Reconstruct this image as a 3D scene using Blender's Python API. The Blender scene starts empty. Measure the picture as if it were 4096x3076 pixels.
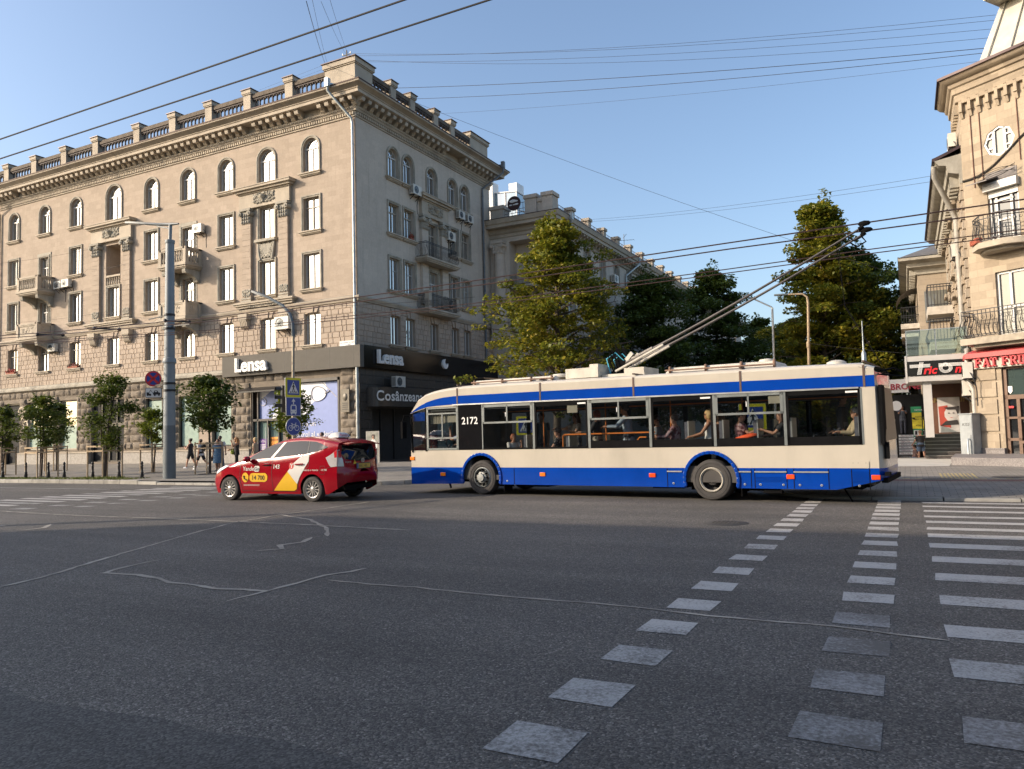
import bpy, bmesh, math, random
import numpy as np
from mathutils import Vector, Matrix
from mathutils.geometry import delaunay_2d_cdt
R = math.radians
sin, cos, pi = math.sin, math.cos, math.pi
scene = bpy.context.scene
COL = scene.collection
rng = random.Random(7)

# ------------------------------------------------------------------ materials
def nt(name):
    m = bpy.data.materials.new(name); m.use_nodes = True
    t = m.node_tree; t.nodes.clear()
    o = t.nodes.new('ShaderNodeOutputMaterial')
    return m, t, o
def node(t, typ, **kw):
    n = t.nodes.new(typ)
    for k, v in kw.items():
        if k.startswith('_'): setattr(n, k[1:], v)
        else: n.inputs[k.replace('__', ' ')].default_value = v
    return n
def link(t, a, b): t.links.new(a, b)
def c4(c): return (c[0], c[1], c[2], 1)
def ramp(t, fac, stops):
    r = t.nodes.new('ShaderNodeValToRGB')
    el = r.color_ramp.elements
    while len(el) < len(stops): el.new(0.5)
    for e, (p, c) in zip(el, stops): e.position = p; e.color = c4(c) if len(c) == 3 else c
    link(t, fac, r.inputs[0]); return r.outputs[0]
def mixc(t, fac, a, b, mode='MIX'):
    n = t.nodes.new('ShaderNodeMix'); n.data_type = 'RGBA'; n.blend_type = mode
    for s, v in ((0, fac), (6, a), (7, b)):
        if hasattr(v, 'links') or hasattr(v, 'is_linked'): link(t, v, n.inputs[s])
        elif isinstance(v, (int, float)): n.inputs[s].default_value = v
        else: n.inputs[s].default_value = c4(v)
    return n.outputs[2]
def mth(t, op, a, b=None, c=None):
    n = t.nodes.new('ShaderNodeMath'); n.operation = op
    for i, v in enumerate((a, b, c)):
        if v is None: continue
        if isinstance(v, (int, float)): n.inputs[i].default_value = v
        else: link(t, v, n.inputs[i])
    return n.outputs[0]
def coord(t, kind):
    if kind == 'pos': return t.nodes.new('ShaderNodeNewGeometry').outputs['Position']
    return t.nodes.new('ShaderNodeTexCoord').outputs['Object']
def noise(t, vec, scale, detail=4, rough=.55, stretch=None):
    if stretch:
        mp = t.nodes.new('ShaderNodeMapping'); mp.inputs['Scale'].default_value = stretch
        link(t, vec, mp.inputs[0]); vec = mp.outputs[0]
    n = node(t, 'ShaderNodeTexNoise', Scale=scale, Detail=detail, Roughness=rough)
    link(t, vec, n.inputs['Vector']); return n.outputs[0]
def bsdf(t, o, col, rough=.6, metal=0, spec=.5, coat=0, bump=None, bstr=.3, bdist=.02, emit=None, estr=0):
    b = t.nodes.new('ShaderNodeBsdfPrincipled')
    for k, v in (('Base Color', col), ('Roughness', rough), ('Metallic', metal), ('Specular IOR Level', spec), ('Coat Weight', coat)):
        if hasattr(v, 'links') or hasattr(v, 'is_linked'): link(t, v, b.inputs[k])
        else: b.inputs[k].default_value = c4(v) if k == 'Base Color' else v
    if coat: b.inputs['Coat Roughness'].default_value = .04
    if bump is not None:
        bn = node(t, 'ShaderNodeBump', Strength=bstr, Distance=bdist)
        link(t, bump, bn.inputs['Height']); link(t, bn.outputs[0], b.inputs['Normal'])
    if emit: b.inputs['Emission Color'].default_value = c4(emit); b.inputs['Emission Strength'].default_value = estr
    link(t, b.outputs[0], o.inputs[0]); return b
def shade(c, k): return tuple(max(0, min(1, x * k)) for x in c)
def pm(name, col, rough=.6, metal=0, var=.18, scale=3, bump=.15, bscale=30, spec=.5, coat=0, space='obj', dirt=0):
    m, t, o = nt(name); v = coord(t, space)
    n1 = noise(t, v, scale, 5)
    c = ramp(t, n1, [(.3, shade(col, 1 - var)), (.7, shade(col, 1 + var))])
    if dirt:
        n3 = noise(t, v, scale * .6, 6, .7, (1, 1, .35))
        c = mixc(t, ramp(t, n3, [(.48, (0, 0, 0)), (.72, (dirt,) * 3)]), c, shade(col, .45))
    bp = noise(t, v, bscale, 3) if bump else None
    bsdf(t, o, c, rough, metal, spec, coat, bp, bump, .01)
    return m
def wallmat(name, col, ux=1, uy=1, bw=.62, rh=.33, var=.1, mort=.8, mw=.012, stain=.35, bumpy=.25, streak=.3, alt=None):
    m, t, o = nt(name); p = coord(t, 'pos')
    sx = t.nodes.new('ShaderNodeSeparateXYZ'); link(t, p, sx.inputs[0])
    u = mth(t, 'ADD', mth(t, 'MULTIPLY', sx.outputs[0], ux), mth(t, 'MULTIPLY', sx.outputs[1], uy))
    cb = t.nodes.new('ShaderNodeCombineXYZ'); link(t, u, cb.inputs[0]); link(t, sx.outputs[2], cb.inputs[1])
    br = node(t, 'ShaderNodeTexBrick', Scale=1.0, Mortar__Size=mw, Mortar__Smooth=.3, Bias=0.0, Brick__Width=bw, Row__Height=rh)
    br.inputs['Color1'].default_value = c4(shade(col, 1 - var)); br.inputs['Color2'].default_value = c4(alt or shade(col, 1 + var))
    br.inputs['Mortar'].default_value = c4(shade(col, mort)); link(t, cb.outputs[0], br.inputs[0])
    n1 = noise(t, p, .35, 6, .65)
    c = mixc(t, ramp(t, n1, [(.35, (0, 0, 0)), (.75, (stain,) * 3)]), br.outputs[0], shade((col[0], col[1] * .97, col[2] * .95), .62))
    n2 = noise(t, p, 1.6, 5, .7, (1.6, 1.6, .12))
    c = mixc(t, ramp(t, n2, [(.52, (0, 0, 0)), (.78, (streak,) * 3)]), c, shade(col, .5))
    n3 = noise(t, p, 9, 4, .6)
    c = mixc(t, .25, c, ramp(t, n3, [(.3, shade(col, .7)), (.7, shade(col, 1.15))]))
    h = mth(t, 'ADD', mth(t, 'MULTIPLY', br.outputs[1], -.6), mth(t, 'MULTIPLY', noise(t, p, 14, 5, .7), .8))
    bsdf(t, o, c, .85, 0, .2, 0, h, bumpy, .03)
    return m
def glassmat(name, tint, refl=.12, rough=.02):
    # see-through tinted sheet: transparent transmission + mirror reflection
    m, t, o = nt(name)
    tr = node(t, 'ShaderNodeBsdfTransparent'); tr.inputs[0].default_value = c4(tint)
    gl = node(t, 'ShaderNodeBsdfGlossy', Roughness=rough)
    fr = node(t, 'ShaderNodeFresnel', IOR=1.5)
    f = mth(t, 'MINIMUM', mth(t, 'ADD', mth(t, 'MULTIPLY', fr.outputs[0], 1.2), refl - .04), 1.0)
    mx = t.nodes.new('ShaderNodeMixShader'); link(t, f, mx.inputs[0]); link(t, tr.outputs[0], mx.inputs[1]); link(t, gl.outputs[0], mx.inputs[2])
    link(t, mx.outputs[0], o.inputs[0]); return m
def panemat(name, dark=(.018, .022, .026), cur=(.12, .155, .16), darkp=.5, refl=.07, tint=(1, 1, 1)):
    m, t, o = nt(name); v = coord(t, 'obj')
    oi = t.nodes.new('ShaderNodeObjectInfo')
    sx = t.nodes.new('ShaderNodeSeparateXYZ'); link(t, v, sx.inputs[0])
    rnd = oi.outputs['Random']
    cb = t.nodes.new('ShaderNodeCombineXYZ'); link(t, sx.outputs[0], cb.inputs[0]); link(t, mth(t, 'MULTIPLY', rnd, 40), cb.inputs[1]); link(t, mth(t, 'MULTIPLY', sx.outputs[2], .12), cb.inputs[2])
    fold = noise(t, cb.outputs[0], 11, 2)
    cc = ramp(t, fold, [(.3, shade(cur, .55)), (.55, cur), (.75, shade(cur, 1.25))])
    cc = mixc(t, mth(t, 'FRACT', mth(t, 'MULTIPLY', rnd, 5.7)), cc, mixc(t, .5, cc, (.3, .27, .2)))
    half = mth(t, 'GREATER_THAN', mth(t, 'MULTIPLY', sx.outputs[0], mth(t, 'SUBTRACT', .8, mth(t, 'FRACT', mth(t, 'MULTIPLY', rnd, 3.1)))), 0)
    isd = mth(t, 'LESS_THAN', mth(t, 'FRACT', mth(t, 'MULTIPLY', rnd, 9.3)), darkp)
    both = mth(t, 'LESS_THAN', mth(t, 'FRACT', mth(t, 'MULTIPLY', rnd, 13.7)), .25)
    dk = mth(t, 'MAXIMUM', mth(t, 'MULTIPLY', half, isd), both)
    c = mixc(t, dk, cc, dark)
    d = t.nodes.new('ShaderNodeBsdfDiffuse'); link(t, c, d.inputs[0])
    g = node(t, 'ShaderNodeBsdfGlossy', Roughness=.03); g.inputs[0].default_value = c4(tint)
    bn = node(t, 'ShaderNodeBump', Strength=.03, Distance=.05); link(t, noise(t, v, 1.5, 1), bn.inputs['Height']); link(t, bn.outputs[0], g.inputs['Normal'])
    fr = node(t, 'ShaderNodeFresnel', IOR=1.5)
    f = mth(t, 'ADD', refl, mth(t, 'MULTIPLY', fr.outputs[0], .55))
    mx = t.nodes.new('ShaderNodeMixShader'); link(t, f, mx.inputs[0]); link(t, d.outputs[0], mx.inputs[1]); link(t, g.outputs[0], mx.inputs[2])
    link(t, mx.outputs[0], o.inputs[0]); return m
def leafmat(name, cols, scale=.5, trans=.35):
    m, t, o = nt(name); p = coord(t, 'pos')
    g = t.nodes.new('ShaderNodeNewGeometry')
    n1 = noise(t, p, scale, 3, .6)
    f = mth(t, 'ADD', mth(t, 'MULTIPLY', n1, .75), mth(t, 'MULTIPLY', g.outputs['Random Per Island'], .3))
    k = len(cols)
    c = ramp(t, f, [(.3 + .5 * i / max(1, k - 1), cc) for i, cc in enumerate(cols)])
    b = t.nodes.new('ShaderNodeBsdfPrincipled'); link(t, c, b.inputs[0]); b.inputs['Roughness'].default_value = .5; b.inputs['Specular IOR Level'].default_value = .35
    tl = t.nodes.new('ShaderNodeBsdfTranslucent'); link(t, mixc(t, .5, c, (.1, .13, .01)), tl.inputs[0])
    mx = t.nodes.new('ShaderNodeMixShader'); mx.inputs[0].default_value = trans
    link(t, b.outputs[0], mx.inputs[1]); link(t, tl.outputs[0], mx.inputs[2]); link(t, mx.outputs[0], o.inputs[0]); return m

# ------------------------------------------------------------------ mesh building
class MB:
    def __init__(s): s.v = []; s.f = []; s.m = []; s.s = []
    def add(s, vs, fs, m=0, sm=False):
        k = len(s.v); s.v += [tuple(v) for v in vs]
        for f in fs: s.f.append([k + i for i in f]); s.m.append(m); s.s.append(sm)
    def poly(s, vs, m=0): s.add(vs, [list(range(len(vs)))], m)
    def box(s, x0, x1, y0, y1, z0, z1, m=0, T=None):
        vs = [(x, y, z) for z in (z0, z1) for y in (y0, y1) for x in (x0, x1)]
        if T: vs = [T(*v) for v in vs]
        s.add(vs, [(0, 2, 3, 1), (4, 5, 7, 6), (0, 1, 5, 4), (2, 6, 7, 3), (0, 4, 6, 2), (1, 3, 7, 5)], m)
    def bar(s, a, b, w, h=None, m=0):
        a = Vector(a); b = Vector(b); d = (b - a).normalized(); h = h or w
        u = d.cross(Vector((0, 0, 1)));
        if u.length < 1e-4: u = Vector((1, 0, 0))
        u.normalize(); n = u.cross(d)
        vs = [tuple(p + u * (i * w / 2) + n * (j * h / 2)) for p in (a, b) for i, j in ((-1, -1), (1, -1), (1, 1), (-1, 1))]
        s.add(vs, [(0, 1, 2, 3), (7, 6, 5, 4), (0, 4, 5, 1), (1, 5, 6, 2), (2, 6, 7, 3), (3, 7, 4, 0)], m)
    def tube(s, pts, r, n=8, m=0, caps=True, sm=True):
        P = [Vector(p) for p in pts]; k = len(P); rs = r if isinstance(r, (list, tuple)) else [r] * k
        ref = None; rings = []
        for i in range(k):
            d = (P[min(i + 1, k - 1)] - P[max(i - 1, 0)])
            d = d.normalized() if d.length > 1e-9 else Vector((0, 0, 1))
            if ref is None:
                ref = Vector((0, 0, 1)) if abs(d.z) < .9 else Vector((1, 0, 0))
            u = ref - d * ref.dot(d)
            if u.length < 1e-6: u = Vector((1, 0, 0)).cross(d)
            u.normalize(); w = d.cross(u); ref = u
            rings.append([tuple(P[i] + (u * cos(2 * pi * j / n) + w * sin(2 * pi * j / n)) * rs[i]) for j in range(n)])
        vs = [v for q in rings for v in q]; fs = []
        for i in range(k - 1):
            for j in range(n):
                a = i * n + j; b = i * n + (j + 1) % n; fs.append((a, b, b + n, a + n))
        s.add(vs, fs, m, sm)
        if caps: s.add(rings[0], [list(range(n))[::-1]], m); s.add(rings[-1], [list(range(n))], m)
    def lathe(s, prof, o=(0, 0, 0), n=16, m=0, axis='z', sm=True):
        vs = []
        for r, h in prof:
            for j in range(n):
                a = 2 * pi * j / n; p = (r * cos(a), r * sin(a), h)
                if axis == 'y': p = (p[0], h, p[1])
                if axis == 'x': p = (h, p[0], p[1])
                vs.append((o[0] + p[0], o[1] + p[1], o[2] + p[2]))
        fs = [(i * n + j, i * n + (j + 1) % n, (i + 1) * n + (j + 1) % n, (i + 1) * n + j) for i in range(len(prof) - 1) for j in range(n)]
        s.add(vs, fs, m, sm)
    def prism(s, poly, f, d0, d1, m=0):
        n = len(poly); vs = [f(a, b, d0) for a, b in poly] + [f(a, b, d1) for a, b in poly]
        s.add(vs, [list(range(n))[::-1], list(range(n, 2 * n))] + [(i, (i + 1) % n, n + (i + 1) % n, n + i) for i in range(n)], m)
    def grid(s, fn, nu, nv, m=0, sm=True, close=False):
        vs = [fn(i / nu, j / nv) for i in range(nu + 1) for j in range(nv + 1)]
        s.add(vs, [(i * (nv + 1) + j, i * (nv + 1) + j + 1, (i + 1) * (nv + 1) + j + 1, (i + 1) * (nv + 1) + j) for i in range(nu) for j in range(nv)], m, sm)
    def ball(s, c, r, n=10, m=0, sc=(1, 1, 1)):
        k = n // 2
        s.grid(lambda u, v: (c[0] + r * sc[0] * sin(pi * u) * cos(2 * pi * v), c[1] + r * sc[1] * sin(pi * u) * sin(2 * pi * v), c[2] + r * sc[2] * cos(pi * u)), k, n, m)
    def sweep(s, path, prof, m=0, sm=False):
        rows = [offs(path, o) for o, z in prof]
        n = len(path); vs = [(rows[i][j][0], rows[i][j][1], prof[i][1]) for i in range(len(prof)) for j in range(n)]
        fs = [(i * n + j, i * n + j + 1, (i + 1) * n + j + 1, (i + 1) * n + j) for i in range(len(prof) - 1) for j in range(n - 1)]
        s.add(vs, fs, m, sm)
        for j in (0, n - 1): s.add([(rows[i][j][0], rows[i][j][1], prof[i][1]) for i in range(len(prof))], [list(range(len(prof)))], m)
    def mesh(s, name, mats, off=(0, 0, 0), angle=None):
        me = bpy.data.meshes.new(name)
        o = off; me.from_pydata([(x - o[0], y - o[1], z - o[2]) for x, y, z in s.v], [], s.f)
        for m in (mats if isinstance(mats, (list, tuple)) else [mats]): me.materials.append(m)
        me.polygons.foreach_set('material_index', s.m); me.polygons.foreach_set('use_smooth', s.s)
        if angle: me.set_sharp_from_angle(angle=R(angle))
        me.update(); return me
    def build(s, name, mats, parent=None, off=None, angle=45, bevel=0):
        if off is None: off = ORG.get(parent, (0, 0, 0)) if parent is not None else (0, 0, 0)
        ob = bpy.data.objects.new(name, s.mesh(name, mats, off, angle)); COL.objects.link(ob)
        if parent is not None: ob.parent = parent; ORG[ob] = ORG.get(parent, (0, 0, 0))
        if bevel:
            b = ob.modifiers.new('bevel', 'BEVEL'); b.width = bevel; b.segments = 2; b.limit_method = 'ANGLE'; b.angle_limit = R(40)
        return ob
ORG = {}
def offs(path, o):
    out = []; n = len(path)
    for i in range(n):
        ns = []
        for a, b in ((i - 1, i), (i, i + 1)):
            if 0 <= a and b < n:
                dx, dy = path[b][0] - path[a][0], path[b][1] - path[a][1]; L = math.hypot(dx, dy); ns.append((dy / L, -dx / L))
        if len(ns) == 2:
            k = 1 + ns[0][0] * ns[1][0] + ns[0][1] * ns[1][1]; nx, ny = (ns[0][0] + ns[1][0]) / k, (ns[0][1] + ns[1][1]) / k
        else: nx, ny = ns[0]
        out.append((path[i][0] + nx * o, path[i][1] + ny * o))
    return out
def empty(name, label, cat, loc=(0, 0, 0), rotz=0, group=None):
    o = bpy.data.objects.new(name, None); COL.objects.link(o); o.location = loc; o.rotation_euler = (0, 0, rotz)
    o.empty_display_size = .2; return tag(o, label, cat, group)
def bempty(name, label, cat, loc, group=None):       # building style: children given in world coordinates
    o = empty(name, label, cat, loc, 0, group); ORG[o] = tuple(loc); return o
def tag(o, label, cat, group=None, kind=None):
    o['label'] = label; o['category'] = cat
    if group: o['group'] = group
    if kind: o['kind'] = kind
    return o
def struct(o): o['kind'] = 'structure'; return o
def child(name, me, parent, loc=(0, 0, 0), rotz=0):
    o = bpy.data.objects.new(name, me); COL.objects.link(o); o.parent = parent; o.location = loc; o.rotation_euler = (0, 0, rotz); return o
def copytree(o, parent=None):
    c = o.copy(); COL.objects.link(c)
    if parent is not None: c.parent = parent
    for k in list(o.children): copytree(k, c)
    return c
def dup(o, loc, rotz=None, label=None, scale=None):
    c = copytree(o); c.location = loc
    if rotz is not None: c.rotation_euler = (0, 0, rotz)
    if scale: c.scale = (scale,) * 3
    if label: c['label'] = label
    return c
class Face:                                          # a vertical facade: u along it, d into the wall, z up
    def __init__(s, ox, oy, rot): s.o = (ox, oy); s.r = rot; s.c = cos(rot); s.s = sin(rot)
    def __call__(s, u, z, d=0): return (s.o[0] + u * s.c - d * s.s, s.o[1] + u * s.s + d * s.c, z)
def arcpts(ua, ub, zs, n=10):
    c = (ua + ub) / 2; r = (ub - ua) / 2
    return [(c - r * cos(pi * i / n), zs + r * sin(pi * i / n)) for i in range(n + 1)]
def outline(op):
    ua, ub, za, zb = op[:4]
    if len(op) > 4 and op[4]: return [(ua, za)] + arcpts(ua, ub, zb - (ub - ua) / 2) + [(ub, za)]
    return [(ua, za), (ua, zb), (ub, zb), (ub, za)]
def wallops(mb, F, u0, u1, z0, z1, ops, depth=.3, m=0, mr=None, dz=0):
    ops = sorted([o for o in ops if o[0] > u0 - 1e-6 and o[1] < u1 + 1e-6]); mr = m if mr is None else mr
    q = lambda a, b, c, d: mb.poly([F(a, c, dz), F(b, c, dz), F(b, d, dz), F(a, d, dz)], m)
    u = u0
    for op in ops:
        ua, ub, za, zb = op[:4]
        if ua > u: q(u, ua, z0, z1)
        if za > z0: q(ua, ub, z0, za)
        if len(op) > 4 and op[4]:
            A = arcpts(ua, ub, zb - (ub - ua) / 2)
            for a, b in zip(A, A[1:]): mb.poly([F(a[0], a[1], dz), F(b[0], b[1], dz), F(b[0], z1, dz), F(a[0], z1, dz)], m)
        elif zb < z1: q(ua, ub, zb, z1)
        ol = outline(op)
        for a, b in zip(ol, ol[1:] + ol[:1]): mb.poly([F(*a, dz), F(*b, dz), F(*b, dz + depth), F(*a, dz + depth)], mr)
        u = ub
    if u < u1: q(u, u1, z0, z1)
def fbox(mb, F, u0, u1, z0, z1, d0, d1, m=0): mb.box(u0, u1, d0, d1, z0, z1, m, lambda u, d, z: F(u, z, d))
def cutspans(u0, u1, z0, z1, ops):
    sp = [(u0, u1)]
    for o in ops:
        if o[2] < z1 - .02 and o[3] > z0 + .02:
            n = []
            for a, b in sp:
                if o[1] <= a or o[0] >= b: n.append((a, b)); continue
                if o[0] > a: n.append((a, o[0]))
                if o[1] < b: n.append((o[1], b))
            sp = n
    return sp
def blocks(mb, F, u0, u1, z0, z1, rows, lens, ops, proud=.05, gap=.03, m=0, rough=0, seed=1):
    rg = random.Random(seed); h = (z1 - z0) / rows
    for r in range(rows):
        a0, a1 = z0 + r * h, z0 + (r + 1) * h; u = u0 - rg.random() * lens[0]; i = r
        while u < u1:
            L = lens[(i + r) % len(lens)] * (1 + .08 * (rg.random() - .5)); i += 1
            for a, b in cutspans(max(u, u0), min(u + L, u1), a0, a1, ops):
                if b - a < .1: continue
                aa, bb, cc, dd = a + gap / 2, b - gap / 2, a0 + gap / 2, a1 - gap / 2
                if rough:
                    nu, nv = max(3, int((bb - aa) / .13)), 4
                    jit = [[-proud * (.45 + .55 * rg.random()) if 0 < i2 < nu and 0 < j2 < nv else (-.015 if (i2 in (0, nu)) ^ (j2 in (0, nv)) or True else 0) for j2 in range(nv + 1)] for i2 in range(nu + 1)]
                    vs = [F(aa + (bb - aa) * i2 / nu, cc + (dd - cc) * j2 / nv, jit[i2][j2]) for i2 in range(nu + 1) for j2 in range(nv + 1)]
                    mb.add(vs, [(i2 * (nv + 1) + j2, i2 * (nv + 1) + j2 + 1, (i2 + 1) * (nv + 1) + j2 + 1, (i2 + 1) * (nv + 1) + j2) for i2 in range(nu) for j2 in range(nv)], m)
                else:
                    e = .018; vs = [F(aa, cc, .0), F(bb, cc, .0), F(bb, dd, .0), F(aa, dd, .0), F(aa + e, cc + e, -proud), F(bb - e, cc + e, -proud), F(bb - e, dd - e, -proud), F(aa + e, dd - e, -proud)]
                    mb.add(vs, [(4, 5, 6, 7), (0, 1, 5, 4), (1, 2, 6, 5), (2, 3, 7, 6), (3, 0, 4, 7)], m)
            u += L
TXT = {}
def text(s, size=1, extrude=0, bold=0, shear=0, space=1, align='LEFT'):
    k = (s, size, extrude, bold, shear, space, align)
    if k in TXT: return TXT[k]
    cu = bpy.data.curves.new('t', 'FONT'); cu.body = s; cu.size = size; cu.extrude = extrude; cu.offset = bold * size; cu.shear = shear
    cu.space_character = space; cu.align_x = align; cu.resolution_u = 3; cu.fill_mode = 'BOTH'
    ob = bpy.data.objects.new('t', cu); COL.objects.link(ob)
    dg = bpy.context.evaluated_depsgraph_get(); me = bpy.data.meshes.new_from_object(ob.evaluated_get(dg))
    r = ([tuple(v.co) for v in me.vertices], [list(p.vertices) for p in me.polygons])
    bpy.data.objects.remove(ob); bpy.data.meshes.remove(me); bpy.data.curves.remove(cu); TXT[k] = r
    return r
def puttext(mb, s, fn, size, m=0, **kw):             # fn maps text x, y, depth to a point
    vs, fs = text(s, size, **kw); mb.add([fn(*v) for v in vs], fs, m)
def patch(poly, fn, step=.12):                       # polygon in 2-D filled with a grid fine enough to follow a curved surface
    xs = [p[0] for p in poly]; ys = [p[1] for p in poly]
    pts = [Vector(p) for p in poly]; n = len(poly); dense = []
    for a, b in zip(pts, pts[1:] + pts[:1]):
        k = max(1, int((b - a).length / step)); dense += [a.lerp(b, i / k) for i in range(k)]
    nb = len(dense); allp = list(dense); x = min(xs) + step / 2
    while x < max(xs):
        y = min(ys) + step / 2
        while y < max(ys):
            if min((Vector((x, y)) - d).length for d in dense) > step * .4: allp.append(Vector((x, y)))
            y += step
        x += step
    r = delaunay_2d_cdt(allp, [], [list(range(nb))], 1, 1e-6)
    return [fn(p.x, p.y) for p in r[0]], [list(f) for f in r[2]]
def lerp1(x, tab):
    if x <= tab[0][0]: return tab[0][1]
    for (a, b), (c, d) in zip(tab, tab[1:]):
        if x <= c: return b + (d - b) * (x - a) / (c - a)
    return tab[-1][1]
def smooth1(x, tab):                                 # monotone-ish cubic through a table
    if x <= tab[0][0]: return tab[0][1]
    if x >= tab[-1][0]: return tab[-1][1]
    for i in range(len(tab) - 1):
        a, c = tab[i], tab[i + 1]
        if x <= c[0]:
            h = c[0] - a[0]; t = (x - a[0]) / h
            def sl(j):
                if j == 0: return (tab[1][1] - tab[0][1]) / (tab[1][0] - tab[0][0])
                if j == len(tab) - 1: return (tab[-1][1] - tab[-2][1]) / (tab[-1][0] - tab[-2][0])
                p = (tab[j][1] - tab[j - 1][1]) / (tab[j][0] - tab[j - 1][0]); q = (tab[j + 1][1] - tab[j][1]) / (tab[j + 1][0] - tab[j][0])
                return 0 if p * q <= 0 else 2 * p * q / (p + q)
            m0, m1 = sl(i) * h, sl(i + 1) * h
            return (2*t**3-3*t*t+1)*a[1] + (t**3-2*t*t+t)*m0 + (-2*t**3+3*t*t)*c[1] + (t**3-t*t)*m1
# ------------------------------------------------------------------ camera, sun, sky
YAW, PITCH, ROLL, FPX = .474686, .062956, -.0268297, 3063.6
fw = Vector((-sin(YAW) * cos(PITCH), cos(YAW) * cos(PITCH), sin(PITCH))); rt = Vector((cos(YAW), sin(YAW), 0)); up = rt.cross(fw)
rt2 = cos(ROLL) * rt + sin(ROLL) * up; up2 = -sin(ROLL) * rt + cos(ROLL) * up
cam = bpy.data.cameras.new('camera'); co = bpy.data.objects.new('camera', cam); COL.objects.link(co); scene.camera = co
cam.sensor_width = 36; cam.lens = 36 * FPX / 4096; cam.clip_end = 3000; cam.clip_start = .1
co.matrix_world = Matrix(((rt2.x, up2.x, -fw.x, 0), (rt2.y, up2.y, -fw.y, 0), (rt2.z, up2.z, -fw.z, 1.70), (0, 0, 0, 1)))
SUN = Vector((1.95, 1.40, -1.0)).normalized()
sl = bpy.data.lights.new('sun', 'SUN'); sl.energy = 3.1; sl.angle = R(.5); sl.color = (1, .85, .68)
so = bpy.data.objects.new('sun', sl); COL.objects.link(so); so.rotation_euler = SUN.to_track_quat('-Z', 'Y').to_euler()
w = bpy.data.worlds.new('World'); scene.world = w; w.use_nodes = True; t = w.node_tree
bg = t.nodes['Background']; sky = t.nodes.new('ShaderNodeTexSky'); sky.sky_type = 'NISHITA'; sky.sun_disc = False
sky.sun_elevation = math.asin(-SUN.z); sky.sun_rotation = math.atan2(-SUN.x, -SUN.y) % (2 * pi)
sky.air_density = 1.0; sky.dust_density = 3.0; sky.ozone_density = 2.0; sky.altitude = 100
link(t, mixc(t, 1, sky.outputs[0], (1.0, .99, .98), 'MULTIPLY'), bg.inputs[0]); bg.inputs[1].default_value = .15
vs = scene.view_settings; vs.view_transform = 'Standard'; vs.look = 'None'; vs.gamma = 1; vs.exposure = .85
scene.render.engine = 'CYCLES'; scene.cycles.use_denoising = True; scene.cycles.max_bounces = 8; scene.cycles.transparent_max_bounces = 24
scene.cycles.caustics_reflective = False; scene.cycles.caustics_refractive = False; scene.cycles.sample_clamp_indirect = 6

# ------------------------------------------------------------------ ground
def gh(y): return 0 if y < 38 else max(-6.0, -.045 * (y - 38))
def asphalt(name, base, k=1.0, agg=1.0):
    m, t, o = nt(name); p = coord(t, 'pos')
    vo = node(t, 'ShaderNodeTexVoronoi', Scale=75.0); link(t, p, vo.inputs['Vector'])
    n = noise(t, p, 130, 3, .6)
    c = ramp(t, vo.outputs['Color'], [(.15, shade(base, .45)), (.55, base), (.82, shade(base, 1.7)), (.97, shade(base, 3.2 * agg))])
    big = noise(t, p, .22, 5, .6); c = mixc(t, 1, c, ramp(t, big, [(.3, (.78,) * 3), (.7, (1.2,) * 3)]), 'MULTIPLY')
    st = noise(t, p, 1.0, 4, .6, (.07, 1.1, 1)); c = mixc(t, 1, c, ramp(t, st, [(.35, (.85,) * 3), (.65, (1.12,) * 3)]), 'MULTIPLY')
    sp = noise(t, p, 2.3, 6, .75); c = mixc(t, ramp(t, sp, [(.62, (0,) * 3), (.72, (.35,) * 3)]), c, shade(base, .5))
    h = mth(t, 'ADD', mth(t, 'MULTIPLY', vo.outputs['Distance'], -1.2), mth(t, 'MULTIPLY', n, .6))
    bsdf(t, o, c, .72, 0, .35, 0, h, .55 * k, .012); return m
M_asph = asphalt('asphalt', (.102, .093, .082)); M_patch = asphalt('asphalt_smooth', (.07, .066, .06), .35, .5)
mb = MB(); xs = [-600, -120, -60, -25, 0, 30, 90, 600]; ys = [-500, -60, 0, 20, 38, 45, 55, 70, 90, 120, 170, 400, 1500]
mb.add([(x, y, gh(y)) for y in ys for x in xs], [(j * 8 + i, j * 8 + i + 1, j * 8 + i + 9, j * 8 + i + 8) for j in range(12) for i in range(7)])
struct(mb.build('road', M_asph))
mb = MB(); pe = [(-7.4, 3.75), (-5.81, 3.25), (-5.3, 3.16), (-4.73, 3.21), (-4.2, 3.29), (-3.74, 3.25), (-3.2, 3.33), (-2.74, 3.28), (-1.9, 3.1), (-1.6, 2.6), (-3, .8), (-9, .8)]
mb.poly([(x, y, .004) for x, y in pe]); struct(mb.build('asphalt_patch', M_patch))
def paint(name, col, wear):
    m, t, o = nt(name); p = coord(t, 'pos')
    n = mth(t, 'ADD', mth(t, 'MULTIPLY', noise(t, p, 28, 6, .75), .6), mth(t, 'MULTIPLY', noise(t, p, 1.3, 3, .6), .4))
    vo = node(t, 'ShaderNodeTexVoronoi', Scale=75.0); link(t, p, vo.inputs['Vector'])
    pit = ramp(t, vo.outputs['Color'], [(.1 + wear * .4, (0, 0, 0)), (.2 + wear * .5, (1, 1, 1))])
    f = mixc(t, 1, ramp(t, n, [(.3 + wear * .25, (0, 0, 0)), (.42 + wear * .28, (1, 1, 1))]), mixc(t, .7, pit, (1, 1, 1)), 'MULTIPLY')
    c = mixc(t, f, (.102, .093, .082), mixc(t, noise(t, p, 6, 4), shade(col, .72), col))
    bsdf(t, o, c, .6, 0, .3, 0, noise(t, p, 90, 3), .3, .006); return m
P1, P2, P3 = paint('road_paint_fresh', (.50, .48, .45), .26), paint('road_paint_worn', (.42, .41, .39), .45), paint('road_paint_faded', (.34, .33, .32), .56)
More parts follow.
